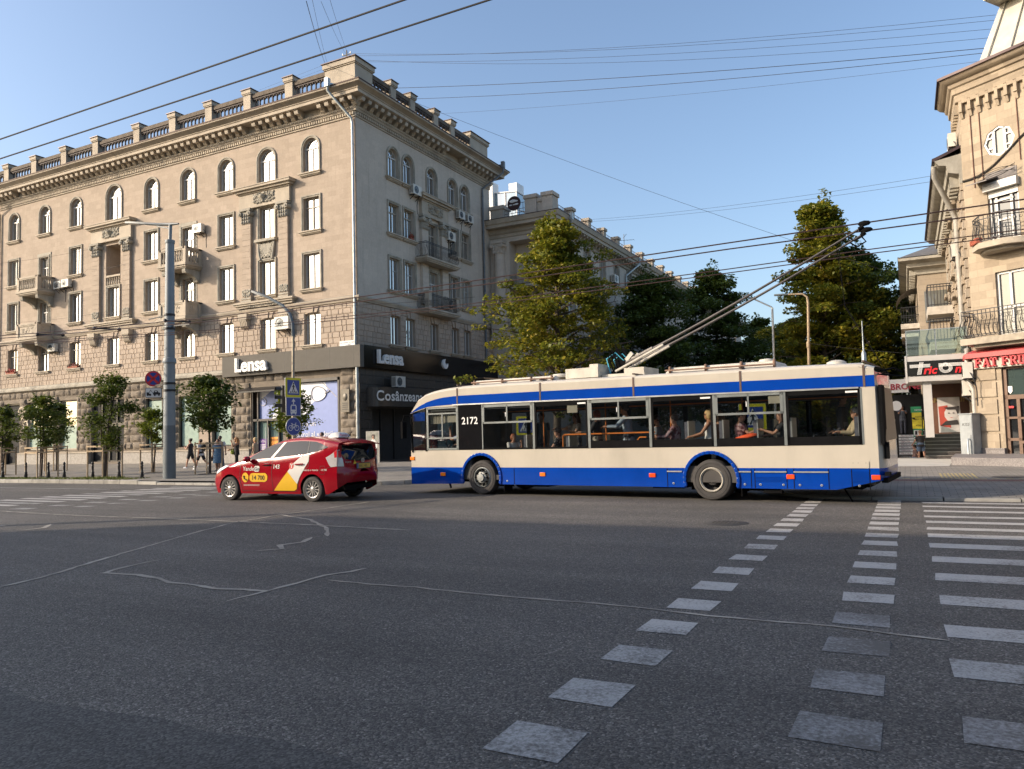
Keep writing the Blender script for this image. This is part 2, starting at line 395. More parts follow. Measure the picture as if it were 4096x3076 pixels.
LY = [3.9, 4.76, 5.65, 6.54, 7.45, 8.38, 9.34, 10.32, 11.3, 12.25, 13.11, 13.9, 14.65, 15.4, 16.1, 16.75, 17.4, 18.1, 18.8]
RY = [4.69, 5.58, 6.48, 7.38, 8.31, 9.23, 10.2, 11.15, 12.1, 12.95, 13.75, 14.5, 15.2, 15.9, 16.55, 17.2, 17.8, 18.35, 18.75]
ZY = [3.8, 4.99, 6.17, 7.23, 8.45, 9.69, 10.9, 12.1, 13.15, 14.05, 14.95, 15.8, 16.75, 17.65, 18.45]
def strip(mb, x0, x1, y0, y1, m, sk=0, z=.004):
    j = lambda: rng.uniform(-.012, .012)
    mb.poly([(x0 + j(), y0 + j(), z), (x1 + j(), y0 + sk + j(), z), (x1 + j(), y1 + sk + j(), z), (x0 + j(), y1 + j(), z)], m)
mb = MB()
for i, y in enumerate(LY): strip(mb, -2.13 + .02 * (i > 9), -1.69 - .005 * i, y - .21, y + .22, 1 if i in (0, 1, 2) else 0)
for i, y in enumerate(RY): strip(mb, -.66, -.215, y - .21, y + .22, 2 if i < 4 else 0)
for i, y in enumerate(ZY): strip(mb, .185, 4.2, y - .22 + .01 * (i > 8), y + .21 - .012 * i * (i > 8), 2 if i < 2 else 1 if i == 2 else 0)
for i in range(13): strip(mb, -26.0 + .1 * i, -22.9 + .1 * i, 12.3 + .62 * i, 12.62 + .62 * i, 1 if i in (2, 7) else 0)
for i in range(8):
    strip(mb, -21.75 + .16 * i, -21.1 + .16 * i, 12.3 + .95 * i, 12.62 + .95 * i, 1, .1); strip(mb, -20.4 + .1 * i, -19.85 + .1 * i, 13.2 + .9 * i, 13.5 + .9 * i, 1, .1)
strip(mb, -60, -26.5, 18.5, 18.66, 1); strip(mb, -60, -27, 11.9, 12.02, 2)
A = [(-.62 + .75 * cos(a), 20.6 + .75 * sin(a)) for a in [R(d) for d in range(95, 181, 12)]]; Bq = [(-.62 + .6 * cos(a), 20.6 + .6 * sin(a)) for a in [R(d) for d in range(95, 181, 12)]]
struct(mb.build('road_markings', [P1, P2, P3]))
# sealed cracks: pale bitumen lines snaking over the asphalt
M_seal = pm('crack_sealant', (.30, .27, .225), .7, var=.35, scale=2.5, bump=.2, space='pos')
CR = [([(-9.85, 5.49), (-10.01, 6.09), (-10.46, 6.98), (-11.33, 8.83), (-11.9, 10.1), (-12.47, 11.47), (-12.6, 13.0), (-12.55, 14.2), (-12.57, 16.19)], .05),
      ([(-9.74, 7.63), (-9.68, 7.11), (-9.5, 6.6), (-8.9, 6.65), (-8.43, 6.58), (-8.01, 6.44), (-7.6, 6.44), (-7.19, 6.37), (-6.8, 6.44), (-6.48, 6.46), (-6.5, 5.91)], .055),
      ([(-6.48, 6.46), (-6.47, 6.95), (-6.5, 7.43), (-6.36, 7.75), (-6.31, 8.03)], .05), ([(-6.23, 7.21), (-5.6, 7.19), (-4.98, 7.22), (-4.3, 7.15), (-3.74, 7.14), (-3.0, 7.16), (-2.25, 7.14), (-1.68, 7.04), (-.62, 7.04), (.2, 6.9)], .032),
      ([(-25, 12.1), (-21.4, 11.89), (-19, 11.7), (-17.21, 11.65), (-15, 11.72), (-12.71, 11.69), (-10.77, 11.66), (-8, 11.5)], .06),
      ([(-9.2, 10.2), (-8.9, 9.7), (-9.05, 9.3), (-8.7, 9.0), (-8.95, 8.7)], .07), ([(-16.5, 10.2), (-15.9, 9.7), (-16.0, 9.3)], .09), ([(-11.5, 5.2), (-10.6, 5.3), (-10.0, 5.45)], .05),
      ([(-12.6, 13.0), (-11.2, 12.4), (-9.8, 11.3), (-9.0, 10.4)], .06), ([(-21, 9.4), (-19, 9.8), (-17.2, 9.7)], .06)]
mb = MB()
for pts, wd in CR:
    d = [];
    for a, b in zip(pts, pts[1:]):
        k = max(2, int(math.hypot(b[0] - a[0], b[1] - a[1]) / .18)); d += [(a[0] + (b[0] - a[0]) * i / k + rng.uniform(-.018, .018), a[1] + (b[1] - a[1]) * i / k + rng.uniform(-.018, .018)) for i in range(k)]
    d.append(pts[-1]); wv = [wd * .68 * rng.uniform(.55, 1.25) for _ in d]; wv[0] = wv[-1] = .008
    L = [offs(d, x) for x in (1, -1)]
    for i in range(len(d) - 1):
        q = lambda k, s: (d[k][0] + (L[s][k][0] - d[k][0]) * min(wv[k], .1), d[k][1] + (L[s][k][1] - d[k][1]) * min(wv[k], .1), .006)
        mb.poly([q(i, 0), q(i + 1, 0), q(i + 1, 1), q(i, 1)])
struct(mb.build('crack_repair_lines', M_seal))
# manhole cover in the carriageway
mb = MB(); mb.lathe([(0, .012), (.29, .012), (.3, .006), (.38, .006), (.385, .002)], (-2.95, 13.9, 0), 28)
for i in range(-3, 4):
    for j in range(-3, 4):
        if i * i + j * j < 11: mb.box(-2.95 + i * .07 - .02, -2.95 + i * .07 + .02, 13.9 + j * .07 - .02, 13.9 + j * .07 + .02, .01, .017)
tag(mb.build('manhole_cover', pm('cast_iron', (.07, .065, .06), .6, .5)), 'round iron manhole cover in the road beside the trolleybus', 'manhole cover')

# ------------------------------------------------------------------ pavements
def paving(name, c1, c2, mort, bw, bh):
    m, t, o = nt(name); p = coord(t, 'pos')
    br = node(t, 'ShaderNodeTexBrick', Scale=1.0, Mortar__Size=.008, Brick__Width=bw, Row__Height=bh); link(t, p, br.inputs[0])
    br.inputs['Color1'].default_value = c4(c1); br.inputs['Color2'].default_value = c4(c2); br.inputs['Mortar'].default_value = c4(mort)
    c = mixc(t, 1, br.outputs[0], ramp(t, noise(t, p, .8, 5), [(.3, (.75,) * 3), (.7, (1.15,) * 3)]), 'MULTIPLY')
    bsdf(t, o, c, .8, 0, .3, 0, mth(t, 'SUBTRACT', noise(t, p, 40, 3), br.outputs[1]), .3, .01); return m
M_pave = paving('paving_blocks', (.24, .22, .19), (.3, .27, .23), (.1, .09, .08), .3, .15)
M_red = paving('red_paving_blocks', (.19, .1, .085), (.24, .13, .11), (.09, .07, .06), .2, .1)
M_yel = pm('yellow_tactile_paving', (.42, .33, .15), .8, space='pos'); M_kerb = pm('kerb_stone', (.3, .285, .25), .85, var=.22, scale=2, bump=.4, space='pos', dirt=.5)
M_conc = pm('pale_concrete', (.5, .47, .41), .85, var=.12, space='pos')
def arc(cx, cy, r, a0, a1, n=8): return [(cx + r * cos(R(a0 + (a1 - a0) * i / n)), cy + r * sin(R(a0 + (a1 - a0) * i / n))) for i in range(n + 1)]
LK = [(-120, 21.15), (-60, 21.15), (-29.5, 21.15)] + arc(-26.9, 20.9, .01, 90, 80, 1) + [(-18.5, 20.95)] + arc(-18.5, 24.95, 4, -90, 0)[1:] + [(-14.5, 37.9), (-14.5, 60), (-14.5, 140)]
RK = [(-3.6, 140), (-3.6, 60), (-3.6, 37.9)] + arc(-.8, 21.6, 2.8, 180, 270)[:] + [(2, 18.85), (60, 19.6)]
def pave(path, close, kh=.15):
    inner = offs(path, -.2)
    mb = MB(); mb.v += [(x, y, gh(y) + .15) for x, y in inner + close]; mb.f.append(list(range(len(mb.v)))); mb.m.append(0); mb.s.append(False)
    return mb, inner
mb, inn = pave(LK, []); mb = MB()
for (a, b) in zip(inn, inn[1:]):                     # quads from the kerb back to the facades, so that the slope of the side street is followed
    if b[1] < 38 and a[0] < b[0]: mb.poly([(a[0], a[1], .15), (b[0], b[1], .15), (b[0], 38.0, .15), (a[0], 38.0, .15)])
for y0, y1 in ((38.0, 60), (60, 140)): mb.poly([(-14.7, y0, gh(y0) + .15), (-14.7, y1, gh(y1) + .15), (-32, y1, gh(y1) + .15), (-32, y0, gh(y0) + .15)])
mb.poly([(-120, 38, .15), (-32, 38, .15), (-32, 39.5, .15), (-120, 39.5, .15)])
mb.poly([(-14.7, 24.95, .15), (-14.7, 38, .15), (-14.71, 38, .15), (-14.71, 24.95, .15)])
struct(mb.build('pavement', M_pave))
mb = MB(); inn = offs(RK, -.2)
for (a, b) in zip(inn, inn[1:]):
    if a[1] < 37.9 and b[0] > a[0] and b[0] - a[0] > .001: mb.add([(a[0], a[1], .065), (b[0], b[1], .065), (b[0], b[1] + 1.6, .15), (a[0], a[1] + 1.6, .15), (b[0], 37.9, .15), (a[0], 37.9, .15)], [(0, 1, 2, 3), (3, 2, 4, 5)])
for y0, y1 in ((37.9, 60), (60, 140)): mb.poly([(-3.4, y0, gh(y0) + .15), (-3.4, y1, gh(y1) + .15), (12, y1, gh(y1) + .15), (12, y0, gh(y0) + .15)])
struct(mb.build('pavement', M_pave))
mb = MB()
for path in (LK, RK):
    d = []
    for a, b in zip(path, path[1:]):
        k = max(1, int(math.hypot(b[0] - a[0], b[1] - a[1]) / 1.0)); d += [(a[0] + (b[0] - a[0]) * i / k, a[1] + (b[1] - a[1]) * i / k) for i in range(k)]
    d.append(path[-1]); o1, o2 = offs(d, 0), offs(d, -.2)
    for i in range(len(d) - 1):
        g = .012; P = lambda q, i, t: (q[i][0] + (q[i + 1][0] - q[i][0]) * t, q[i][1] + (q[i + 1][1] - q[i][1]) * t)
        a, b, c, e = P(o1, i, g), P(o1, i, 1 - g), P(o2, i, 1 - g), P(o2, i, g); y = (a[1] + b[1]) / 2; h = gh(y) + .158 + rng.uniform(-.004, .004)
        if path is LK and -29 < a[0] < -17 and a[1] < 21.5: h -= .07 if -27 < a[0] < -19 else .03
        if path is LK and a[0] < -65: continue
        if path is RK: h -= .09
        mb.add([(*a, gh(y) - .1), (*b, gh(y) - .1), (*b, h - .02), (*a, h - .02), (*offs([a, b], -.02)[0], h), (*offs([a, b], -.02)[1], h), (*c, h), (*e, h)], [(0, 1, 2, 3), (3, 2, 5, 4), (4, 5, 6, 7), (0, 3, 4, 7), (1, 6, 5, 2)])
struct(mb.build('kerb', M_kerb))
mb = MB(); mb.poly([(-2.4, 22.75, .156), (40, 23.6, .156), (40, 24.25, .156), (-2.4, 23.4, .156)], 0)
for i in range(60): strip(mb, -2.3 + .3 * i, -2.12 + .3 * i, 23.62 + .0063 * i, 23.75 + .0063 * i, 1, z=.158)
for i in range(9): strip(mb, .75 + .1 * i, .8 + .1 * i, 23.85, 26.2, 1, z=.158)
mb.poly([(-2.0, 30.2, .156), (1.2, 30.4, .156), (1.6, 36.2, .156), (-2.0, 37.5, .156)], 2)
for k in range(3): mb.lathe([(0, .16), (.45, .16)], (-1.0 + 1.7 * k, 24.6 - 1.1 * (k == 1), 0), 20, 3)
struct(mb.build('pavement_bands', [M_red, M_yel, M_conc, M_asph]))
mb = MB(); mb.add([(*p, z) for z in (.15, .42) for p in ((1.3, 31.2), (9, 26.2), (9, 33), (3.2, 36.4), (1.6, 34.6))], [(5, 6, 7, 8, 9), (0, 1, 6, 5), (4, 0, 5, 9)])
struct(mb.build('granite_step', pm('granite', (.2, .18, .17), .6, var=.4, scale=30, space='pos')))
# grass verge under the saplings
mb = MB(); rg = random.Random(3)
for i in range(5200):
    x = rg.uniform(-62, -29.6); y = rg.uniform(21.45, 22.7); h = rg.uniform(.03, .1) * (1.3 if math.sin(x * 1.3) + math.sin(x * .37) > .3 else .6); a = rg.uniform(0, pi)
    mb.poly([(x - .03 * cos(a), y - .03 * sin(a), .15), (x + .03 * cos(a), y + .03 * sin(a), .15), (x + rg.uniform(-.04, .04), y + rg.uniform(-.04, .04), .15 + h)])
tag(mb.build('grass', leafmat('grass_blades', [(.07, .09, .02), (.13, .15, .04)], 1)), 'sparse green and dry grass growing along the kerb under the saplings', 'grass', kind='stuff')
# ------------------------------------------------------------------ corner apartment building
LIME = (.40, .328, .258)
M_lime = wallmat('limestone_ashlar', LIME, var=.13, mort=.82, mw=.008, stain=.35, streak=.3, alt=(.44, .36, .285))
M_limeLift = wallmat('shade_lifted_weathered_limestone', (.55, .48, .40), var=.06, mort=.9, mw=.006, stain=.55, streak=.55)  # limestone coloured paler to lift the walls in shade, plus real stains and streaks
M_rust = wallmat('rusticated_limestone', (.41, .335, .265), bw=3.1, rh=.389, var=.12, mort=1, mw=0, stain=.3, streak=.25)
M_rock = wallmat('rock_faced_stone', (.22, .185, .145), bw=.7, rh=.5, var=.2, mort=1, mw=0, stain=.5, streak=.4, bumpy=.8)
M_trim = pm('carved_limestone', (.42, .36, .28), .85, var=.12, scale=1.2, bump=.35, bscale=18, space='pos', dirt=.55)
M_trimd = pm('dusty_carved_stone', (.36, .33, .27), .9, var=.2, scale=2, bump=.5, bscale=16, space='pos', dirt=.7)
M_metal = pm('dark_roof_sheet', (.06, .035, .034), .5, .3, space='pos'); M_zinc = pm('zinc_pipe', (.36, .39, .39), .45, .55, space='pos', var=.2)
M_rail = pm('weathered_rail', (.13, .105, .08), .9, var=.25, space='pos', dirt=.7); M_iron = pm('black_wrought_iron', (.03, .03, .033), .5, .4); M_balu = pm('dark_balusters', (.085, .07, .065), .8, space='pos')
M_upvc = pm('white_window_frame', (.5, .49, .46), .35, var=.05, bump=0); M_wood = pm('old_wooden_frame', (.38, .34, .28), .7, var=.25, dirt=.5)
M_pane = panemat('window_pane'); M_shopg = panemat('shop_pane', (.04, .06, .055), (.2, .29, .26), .2, .18)
M_dark = pm('dark_interior', (.02, .019, .018), .9, bump=0); M_granite = pm('polished_dark_granite', (.055, .05, .046), .25, var=.5, scale=25, space='pos', bump=.05)
M_plinth = pm('grey_granite_plinth', (.3, .275, .24), .7, var=.35, scale=14, space='pos', bump=.3, dirt=.4)
M_white = pm('white_paint', (.74, .73, .70), .4, var=.05, bump=0); M_black = pm('black_paint', (.018, .018, .019), .35, var=.1, bump=0)
YA, XB, YE = 38.6, -30.7, 56.4
FA = Face(0, YA, 0); FB = Face(XB, 0, pi / 2)
BLD = bempty('corner_apartment_building', 'pale limestone apartment block on the corner with carved cornice and dark roof balustrade', 'building', (XB, YA, 0))
CA = [-67.9, -63.57, -59.4, -54.65, -50.25, -46.27, -42.37, -38.46, -34.48]; CB = [42.6, 44.4, 47.42, 50.4, 52.25]
WIN = []                                             # face, u, z, w, h, arch, kind
def W(F, u, z0, z1, w, arch=0, kind='rect'): WIN.append((F, u, z0, w, z1 - z0, arch, kind))
for i, u in enumerate(CA):
    W(FA, u, 19.42 if i != 3 else 19.25, 21.75 if i != 3 else 22.0, 1.32 if i not in (3, 7) else 1.7 if i == 3 else 1.5, 1, 'arch')
    if i in (1, 5): W(FA, u, 14.45, 17.4, 1.15, 0, 'door'); W(FA, u, 10.75, 13.6, 1.15, 0, 'door')
    else:
        if i != 3: W(FA, u, 15.47, 17.7, 1.36, 0, 'old' if i == 8 else 'rect')
        W(FA, u, 11.58, 13.92, 1.36, 0, 'rect')
    W(FA, u, 7.85, 9.92, 1.32, 0, 'tr' if i in (0, 1, 2, 4) else 'rect1')
for i, u in enumerate(CB):
    W(FB, u, 19.45, 21.55, 1.2, 1, 'arch')
    if i == 2: W(FB, u, 14.5, 17.3, 1.1, 0, 'old'); W(FB, u, 10.8, 13.7, 1.1, 0, 'door')
    else: W(FB, u, 15.55, 17.65, 1.2, 0, 'old'); W(FB, u, 11.62, 13.85, 1.2, 0, 'rect')
    W(FB, u, 7.9, 9.85, 1.1, 0, 'rect1')
def ops(F, z0, z1): return [(u - w / 2, u + w / 2, z, z + h, a) for f, u, z, w, h, a, k in WIN if f is F and z >= z0 - .01 and z + h <= z1 + .01]
SHOP = [(-69.0, -66.8, .15, 5.3), (-65.8, -62.2, 1.3, 5.3), (-61.4, -59.1, 1.3, 5.3), (-57.3, -53.35, .3, 5.2), (-50.9, -47.7, 1.3, 5.0), (-47.3, -45.2, 1.3, 5.0), (-43.8, -41.95, 1.3, 5.0), (-40.05, -37.1, .2, 5.2), (-36.85, -32.3, .7, 5.6)]
SHOPB = [(39.9, 46.2, .15, 3.5), (47.6, 50.2, .6, 4.2), (51.4, 54.6, .6, 4.2)]
# upper walls, floor by floor
mb = MB(); LOG = (-55.6, -53.85, 13.95, 17.3, 0)
for z0, z1 in ((10.5, 14.2), (14.2, 18.3), (18.3, 22.5)):
    o = ops(FA, z0, z1)
    if z0 == 10.5: o = ops(FA, z0, 13.95)
    wallops(mb, FA, -74, XB, z0 if z0 != 14.2 else 13.95, z1 if z0 != 10.5 else 13.95, o + ([LOG] if z0 == 14.2 else []), .3)
fbox(mb, FA, -55.9, -53.5, 13.9, 17.5, 1.5, 1.6)
for u in (LOG[0], LOG[1]): fbox(mb, FA, u - .02, u + .02, 13.95, 17.3, .3, 1.5)
fbox(mb, FA, -55.6, -53.85, 17.3, 17.34, .3, 1.5); fbox(mb, FA, -55.6, -53.85, 13.9, 13.95, .3, 1.5)
mb.poly([(-74, YA, 0), (-74, YE, 0), (-74, YE, 24), (-74, YA, 24)]); mb.poly([(-74, YE + .01, -2), (XB, YE + .01, -2), (XB, YE + .01, 24), (-74, YE + .01, 24)])
wl = mb.build('wall', M_lime, BLD)
mb = MB()
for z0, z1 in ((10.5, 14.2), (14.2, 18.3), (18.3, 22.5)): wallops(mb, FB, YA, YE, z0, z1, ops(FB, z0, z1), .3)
tag_l = mb.build('wall', M_limeLift, BLD); tag_l['label'] = 'shaded side wall, stone coloured paler to lift the shade, with grey weather stains'
# first floor: rusticated blocks
mb = MB(); mm = MB()
for F, a, b, s in ((FA, -74, XB, 5), (FB, YA, YE, 9)):
    o = ops(F, 7.5, 10.2); wallops(mb, F, a, b, 6.2, 10.5, o, .34)
    blocks(mb, F, a, b, 6.65, 10.36, 9.5, (.62, .33, .6, .36), [(x[0] - .02, x[1] + .02, x[2], x[3] + .02) for x in o], .055, .03, seed=s) if False else blocks(mb, F, a, b, 6.65, 10.36, 10, (.64, .34, .6, .36), [(x[0] - .02, x[1] + .02, x[2], x[3] + .02) for x in o], .038, .024, seed=s)
    for x in o:
        c = (x[0] + x[1]) / 2
        for k, (p, q, r, tt) in enumerate(((-.13, .13, -.2, .2), (-.42, -.17, -.62, -.24), (.17, .42, .24, .62))): mb.prism([(c + p, x[3] + .03), (c + q, x[3] + .03), (c + tt, 10.34), (c + r, 10.34)], lambda u, z, d: F(u, z, d), -.14 if k == 0 else -.09, .0)
mb.build('rusticated_storey', M_rust, BLD)
# ground floor: rock faced piers, plinth
mb = MB()
wallops(mb, FA, -74, XB, 0, 6.25, SHOP, .55)
blocks(mb, FA, -74, XB + .02, 1.2, 6.2, 9, (1.0, .78, 1.2, .7), [(a - .08, b + .08, c, d + .25) for a, b, c, d in SHOP] + [(-45.1, -43.85, 0, 5.0)], .16, .03, rough=1, seed=4)
mb.build('stone_base', M_rock, BLD)
mb = MB(); wallops(mb, FB, YA, YE, -2, 6.25, SHOPB, .5); blocks(mb, FB, YA, YE, .5, 6.2, 10, (1.0, .8), [(a - .05, b + .05, c, d + .1) for a, b, c, d in SHOPB], .03, .025, seed=2)
mb.build('granite_base', M_granite, BLD)
mb = MB()
for a, b in cutspans(-74, XB + .1, .2, .9, [(a, b, .1, 5) for a, b, c, d in SHOP if c < .5]):
    fbox(mb, FA, a, b, 0, 1.0, -.22, -.02); fbox(mb, FA, a - .02, b + .02, 1.0, 1.09, -.27, -.02, 1)
mb.build('plinth', [M_plinth, M_trim], BLD)
# belts and cornice
PA = [(-74, YA), (XB, YA), (XB, YE)]
PAc = PA + [(-34, YE)]
mb = MB(); mb.sweep(PAc, [(0, 10.36), (.1, 10.4), (.12, 10.5), (.2, 10.56), (.22, 10.66), (.16, 10.72), (0, 10.78)]); mb.build('string_course', M_trim, BLD)
mb = MB(); mb.sweep(PAc, [(0, 6.18), (.12, 6.22), (.25, 6.3), (.27, 6.44), (.18, 6.5), (.16, 6.62), (0, 6.68)]); mb.build('string_course', M_trimd, BLD)
mb = MB()
mb.sweep(PAc, [(0, 22.4), (.08, 22.42), (.08, 22.5), (.06, 22.52), (.06, 22.74), (.17, 22.76), (.2, 22.82), (.2, 22.86), (.28, 22.93), (.3, 23.02), (.16, 23.05), (.16, 23.5), (1.0, 23.5), (1.0, 23.7), (1.05, 23.72), (1.06, 23.78), (1.14, 23.82), (1.26, 23.98), (1.32, 24.0), (1.35, 24.08), (0, 24.25)])
def along(a, b, step, f):
    n = int((b - a) / step)
    for i in range(n): f(a + (b - a) * (i + .5) / n)
for F, a, b in ((FA, -73.5, XB - .02), (FB, YA + .02, YE)):
    along(a, b, .2, lambda u: fbox(mb, F, u - .06, u + .06, 22.53, 22.72, -.16, -.05))
    along(a, b, .17, lambda u: mb.ball(F(u, 22.93, -.27), .065, 6, 0, (.8, .8, 1.2)))
cor = mb.build('cornice', M_trim, BLD)
br = MB(); pr = [(.14, 22.98), (.26, 23.0), (.42, 23.04), (.47, 23.12), (.52, 23.2), (.64, 23.22), (.8, 23.2), (.86, 23.33), (.86, 23.42), (.8, 23.46), (.9, 23.47), (.9, 23.5), (.14, 23.5)]
br.prism([(o, z - 23) for o, z in pr], lambda o, z, u: (u, -o, z), -.16, .16)
br.tube([(-.15, -.76, .36), (.15, -.76, .36)], .075, 10); br.tube([(-.15, -.3, .1), (.15, -.3, .1)], .055, 8); br.ball((0, -.44, .2), .1, 6, 0, (.6, 1, 1)); br.box(-.17, .17, -.93, -.14, .455, .5)
brm = br.mesh('bracket', M_trim, angle=50)
def brackets(F, a, b, step, miss):
    n = int((b - a) / step)
    for i in range(n):
        u = a + (b - a) * (i + .5) / n
        if any(m0 < u < m1 for m0, m1 in miss): continue
        p = F(u, 23, 0); child('bracket', brm, cor, (p[0] - XB, p[1] - YA, p[2]), F.r)
brackets(FA, -72, XB + .55, .64, [(-67.05, -66.2), (-39.9, -39.1), (-34.6, -33.4)]); brackets(FB, YA - .55, YE, .66, [(48.6, 51.0)])
mb = MB(); mb.sweep(PAc, [(1.37, 24.09), (1.39, 24.16), (1.2, 24.2), (.1, 24.42)]); mb.poly([(-74, YA, 24.42), (XB, YA, 24.42), (XB, YE, 24.42), (-74, YE, 24.42)])
mb.build('roof', M_metal, BLD)
# parapet
PIERA = [-69.2, -65.2, -61.1, -57.0, -52.0, -47.95, -44.1, -40.25, -36.35]; PIERB = [42.75, 45.1, 48.2, 50.6]
def pier(name, F, u0, u1, top, d0=-.05, d1=.75):
    mb = MB(); fbox(mb, F, u0, u1, 24.3, top - .42, d0, d1); fbox(mb, F, u0 - .06, u1 + .06, top - .42, top - .34, d0 - .06, d1 + .06); fbox(mb, F, u0 - .1, u1 + .1, top - .34, top - .08, d0 - .1, d1 + .1)
    fbox(mb, F, u0 - .15, u1 + .17, top - .08, top - .03, d0 - .17, d1 + .17, 1); mb.build(name, [M_trim, M_metal], BLD)
for u in PIERA: pier('parapet_pier', FA, u - .34, u + .34, 26.42)
for u in PIERB: pier('parapet_pier', FB, u - .3, u + .3, 26.42)
mb = MB(); x0, y1 = -33.2, 40.45
for e, z0, z1, m in ((0, 24.3, 26.0, 0), (.06, 26.0, 26.08, 0), (.12, 26.08, 26.4, 0), (.2, 26.4, 26.45, 1)): mb.box(x0 - e, XB + e, YA - e, y1 + e, z0, z1, m)
mb.build('corner_pedestal', [M_trim, M_metal], BLD)
mb = MB()
for e, z0, z1, m in ((0, 24.3, 26.1, 0), (.06, 26.1, 26.18, 0), (.12, 26.18, 26.45, 0), (.2, 26.45, 26.5, 1)): mb.box(XB - 1.6 - e, XB + e, 53.4 - e, 56.3 + e, z0, z1, m)
mb.build('corner_pedestal', [M_trim, M_metal], BLD)
def balus(F, a, b):
    mb = MB(); fbox(mb, F, a, b, 25.72, 26.02, .05, .5); fbox(mb, F, a, b, 25.6, 25.72, .12, .42, 1); fbox(mb, F, a, b, 24.3, 24.5, .1, .45, 1)
    n = max(3, int((b - a) / .37))
    for i in range(n):
        u = a + (b - a) * (i + .5) / n; c = F(u, 24.5, .27); mb.lathe([(.07, 0), (.075, .1), (.11, .3), (.1, .45), (.06, .8), (.06, .95), (.1, 1.02), (.1, 1.1)], c, 6, 1)
        q = F(u + (b - a) / n / 2, 25.56, .2); mb.ball(q, .09, 6, 2)
    mb.build('balustrade', [M_rail, M_balu, M_rail], BLD)
ea = [-72] + PIERA + [x0 + .34]
for a, b in zip(ea, ea[1:]): balus(FA, a + .34, b - .34)
eb = [y1 - .3] + PIERB + [53.4 + .3]
for a, b in zip(eb, eb[1:]): balus(FB, a + .3, b - .3)
# windows
WM = {}
def winmesh(w, h, arch, kind, trim=True):
    k = (w, h, arch, kind, trim)
    if k in WM: return WM[k]
    f = MB(); G = lambda u, z, d: (u, d, z); D = .2; t_ = .06; mat = M_wood if kind in ('old', 'tr') else M_upvc
    ol = outline((-w / 2, w / 2, 0, h, arch)); sp = h - w / 2 if arch else h
    def bar(u0, u1, z0, z1, d0=D, d1=D + .07): f.box(u0, u1, d0, d1, z0, z1)
    if arch:
        A = arcpts(-w / 2, w / 2, sp, 12); Bq = arcpts(-w / 2 + t_, w / 2 - t_, sp, 12)
        for a, b, c, d in zip(A, A[1:], Bq, Bq[1:]): f.prism([a, b, d, c], G, D, D + .07)
        bar(-w / 2, w / 2, sp - .04, sp + .05, D - .02)
        for s in (-1, 1): f.prism([(s * .01, sp + .04), (s * .04, sp + .04), (s * w * .3, sp + w * .39), (s * (w * .3 - .03), sp + w * .4)], G, D + .01, D + .05)
    else: bar(-w / 2, w / 2, h - t_, h)
    bar(-w / 2, -w / 2 + t_, 0, sp); bar(w / 2 - t_, w / 2, 0, sp); bar(-w / 2, w / 2, 0, t_ * 1.1)
    bar(-.045, .045, t_, sp - .03 if kind != 'door' else h * .74, D - .015)
    if kind in ('old', 'tr', 'door'): bar(-w / 2, w / 2, h * .7, h * .7 + .07, D - .02); bar(-.025, .025, h * .7, h)
    if kind == 'rect': bar(.045, w / 2, h * .62, h * .62 + .04) if w < 1.3 else None
    p = MB(); p.poly([(u, D + .05, z) for u, z in ol])
    s = MB()
    if kind != 'door':
        s.box(-w / 2 - .3, w / 2 + .3, -.24, .0, -.1, -.02); s.box(-w / 2 - .24, w / 2 + .24, -.17, .0, -.2, -.1); s.box(-w / 2 - .2, w / 2 + .2, -.1, .0, -.26, -.2)
        s.box(-w / 2, w / 2, 0, D, -.06, -.01)
    else: s.box(-w / 2, w / 2, -.05, D, -.05, .01)
    sr = None
    if trim and kind not in ('rect1', 'tr'):
        sr = MB(); e = .17
        for e0, e1, d in ((.0, .09, -.045), (.09, e, -.09)):
            if arch:
                A = [(-w / 2 - e0, 0)] + arcpts(-w / 2 - e0, w / 2 + e0, sp, 14) + [(w / 2 + e0, 0)]; Bq = [(-w / 2 - e1, 0)] + arcpts(-w / 2 - e1, w / 2 + e1, sp, 14) + [(w / 2 + e1, 0)]
                for a, b, c, dd in zip(A, A[1:], Bq, Bq[1:]): sr.prism([a, b, dd, c], G, d, .0)
            else:
                sr.box(-w / 2 - e1, -w / 2 - e0, d, 0, 0, h + e0); sr.box(w / 2 + e0, w / 2 + e1, d, 0, 0, h + e0); sr.box(-w / 2 - e1, w / 2 + e1, d, 0, h + e0, h + e1)
        if kind == 'door':
            for i in range(12):
                for q in (-1, 1): sr.ball((q * (w / 2 + .26), -.03, h * (i + .5) / 12), .045, 6)
            sr.box(-w / 2 - .36, -w / 2 - .17, -.03, 0, 0, h + .17); sr.box(w / 2 + .17, w / 2 + .36, -.03, 0, 0, h + .17); sr.box(-w / 2 - .36, w / 2 + .36, -.05, 0, h + .17, h + .38)
    r = (f.mesh('window', mat), p.mesh('pane', M_pane), s.mesh('sill', M_trim), sr.mesh('surround', M_trimd, angle=30) if sr else None)
    WM[k] = r; return r
def addwin(root, org, F, u, z, w, h, arch, kind, trim=True):
    f, p, s, sr = winmesh(w, h, arch, kind, trim); q = F(u, z, 0)
    o = child('window', f, root, (q[0] - org[0], q[1] - org[1], q[2] - org[2]), F.r)
    child('pane', p, o); child('sill', s, o)
    if sr: child('surround', sr, o)
    return o
for F, u, z, w, h, a, k in WIN: addwin(BLD, (XB, YA, 0), F, u, z, w, h, a, k)
